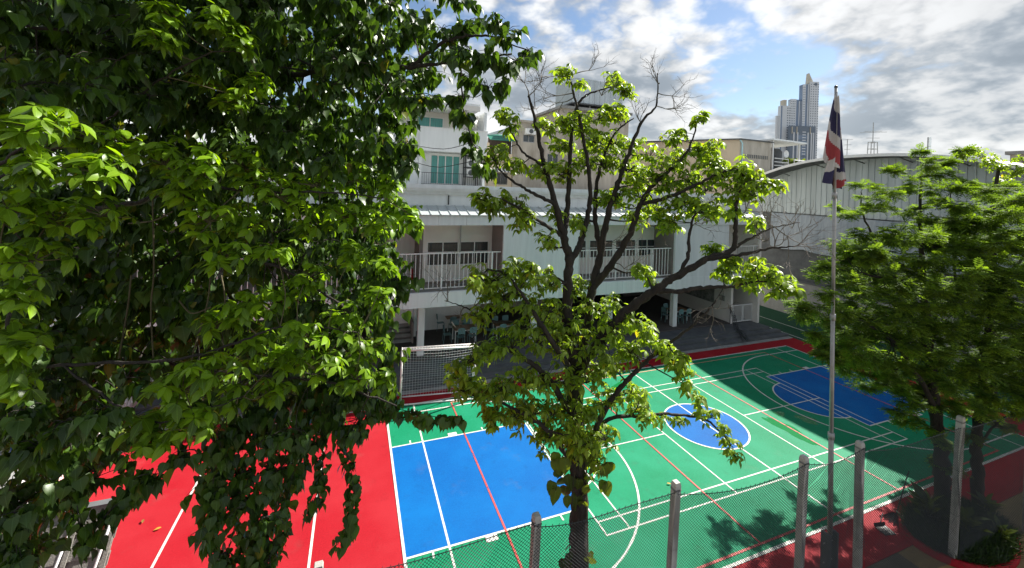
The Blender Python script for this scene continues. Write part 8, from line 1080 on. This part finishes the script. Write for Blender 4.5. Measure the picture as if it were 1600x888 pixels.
# ---- planter under the feathery trees ---------------------------------------------------
pl2 = thing('tree_planter', 'round red-edged planter of dark grass tufts at the foot of the feathery trees', 'planter', (15.5, 5.85, 0))
def pr_(t): return 1.65 + .06 * math.sin(3 * t + 1)
cx, cy = 15.5, 5.85
g = [[(cx + pr_(t) * k * math.cos(t), cy + pr_(t) * k * math.sin(t) * .58, z) for t in [i * 2 * math.pi / 40 for i in range(41)]] for k, z in ((1.03, 0.0), (1.03, .16), (.95, .16), (.94, .05))]
MB().sheet(g).build('kerb', C_RED, pl2, True)
g = [[(cx + pr_(t) * k * math.cos(t), cy + pr_(t) * k * math.sin(t) * .58, .06 + .38 * (1 - k * k)) for t in [i * 2 * math.pi / 40 for i in range(41)]] for k in (.945, .7, .45, .2, .01)]
MB().sheet(g).build('soil', C_EARTH, pl2, True)
Lg = L_new()
for _ in range(7000):
    t = rng.random() * 6.283; k = math.sqrt(rng.random()) * .97; x, y = cx + pr_(t) * k * math.cos(t), cy + pr_(t) * k * math.sin(t) * .58
    d = rv(); d[2] = abs(d[2]) + .75; side = rv(); L_add(Lg, np.array((x, y, .06 + .38 * (1 - k * k))), d, side + UP * .2, rng.uniform(.16, .34))
foliage(pl2, T_BLADE, Lg['P'], Lg['D'], Lg['N'], Lg['S'], LF_GRS, 0)
for (x, y, h, n, lab) in ((14.75, 6.2, .8, 26, 'yellow-green spiky plant at the left rim of the tree planter'), (15.2, 5.6, .65, 22, 'broad yellowish plant in the middle of the tree planter'), (16.7, 5.75, .6, 18, 'fern-like plant at the right rim of the tree planter'), (15.9, 5.25, .45, 18, 'small leafy plant at the near rim of the tree planter')):
    sp_ = thing('leafy_plant', lab, 'plant', (x, y, .2), 'plants in the tree planter'); Ls = L_new(); stm = MB()
    for i in range(n):
        d = rv(); d[2] = abs(d[2]) + .5; L_add(Ls, np.array((x, y, .3)) + rv(.06) + UP * rng.random() * h * .6, d, UP + rv(.5), h * rng.uniform(.4, .75))
    for i in range(5): stm.tube([(x, y, .15), (x + .05 * math.sin(i * 2), y + .05 * math.cos(i * 2), .3 + h * .6)], .012, 5)
    stm.build('stem', GTWIG, sp_); foliage(sp_, T_OBL, Ls['P'], Ls['D'], Ls['N'], Ls['S'], LF_POT)
# plants in the roof-terrace box and a few fallen leaves
Lr = L_new()
for _ in range(260): L_add(Lr, np.array((47.9 + 4 * rng.random(), 34.1 + .3 * rng.random(), 12.9 + .5 * rng.random())), rv() + UP * .4, UP + rv(.8), rng.uniform(.25, .45))
foliage(pb, T_OBL, Lr['P'], Lr['D'], Lr['N'], Lr['S'], LF_POT, 0)
C_DRY = leaf_mat('dry_fallen_leaf', (0.30, 0.19, 0.05), .2, .6, .4)
for x, y, s, lab in ((-4.35, 12.75, .16, 'yellow fallen leaf on the red paving near the plank screen'), (-3.4, 13.4, .15, 'curled brown leaf on the red paving left of the white line'), (-4.9, 13.2, .13, 'small pale fallen leaf on the red paving by the screen'), (19.1, 8.0, .15, 'dry fallen leaf on the shaded green court at the right'), (9.2, 9.9, .13, 'dry fallen leaf on the sunny green beside the central tree')):
    me = leaf_mesh('fallen_leaf', T_OBL, np.zeros((1, 3)), np.array([[rng.random() - .5, rng.random() - .5, .05]]), np.array([[0, 0, 1.]]), np.array([s]), C_DRY)
    o = put('fallen_leaf', me, None, (x, y, .035)); tag(o, lab, 'leaf', 'fallen leaves on the ground')
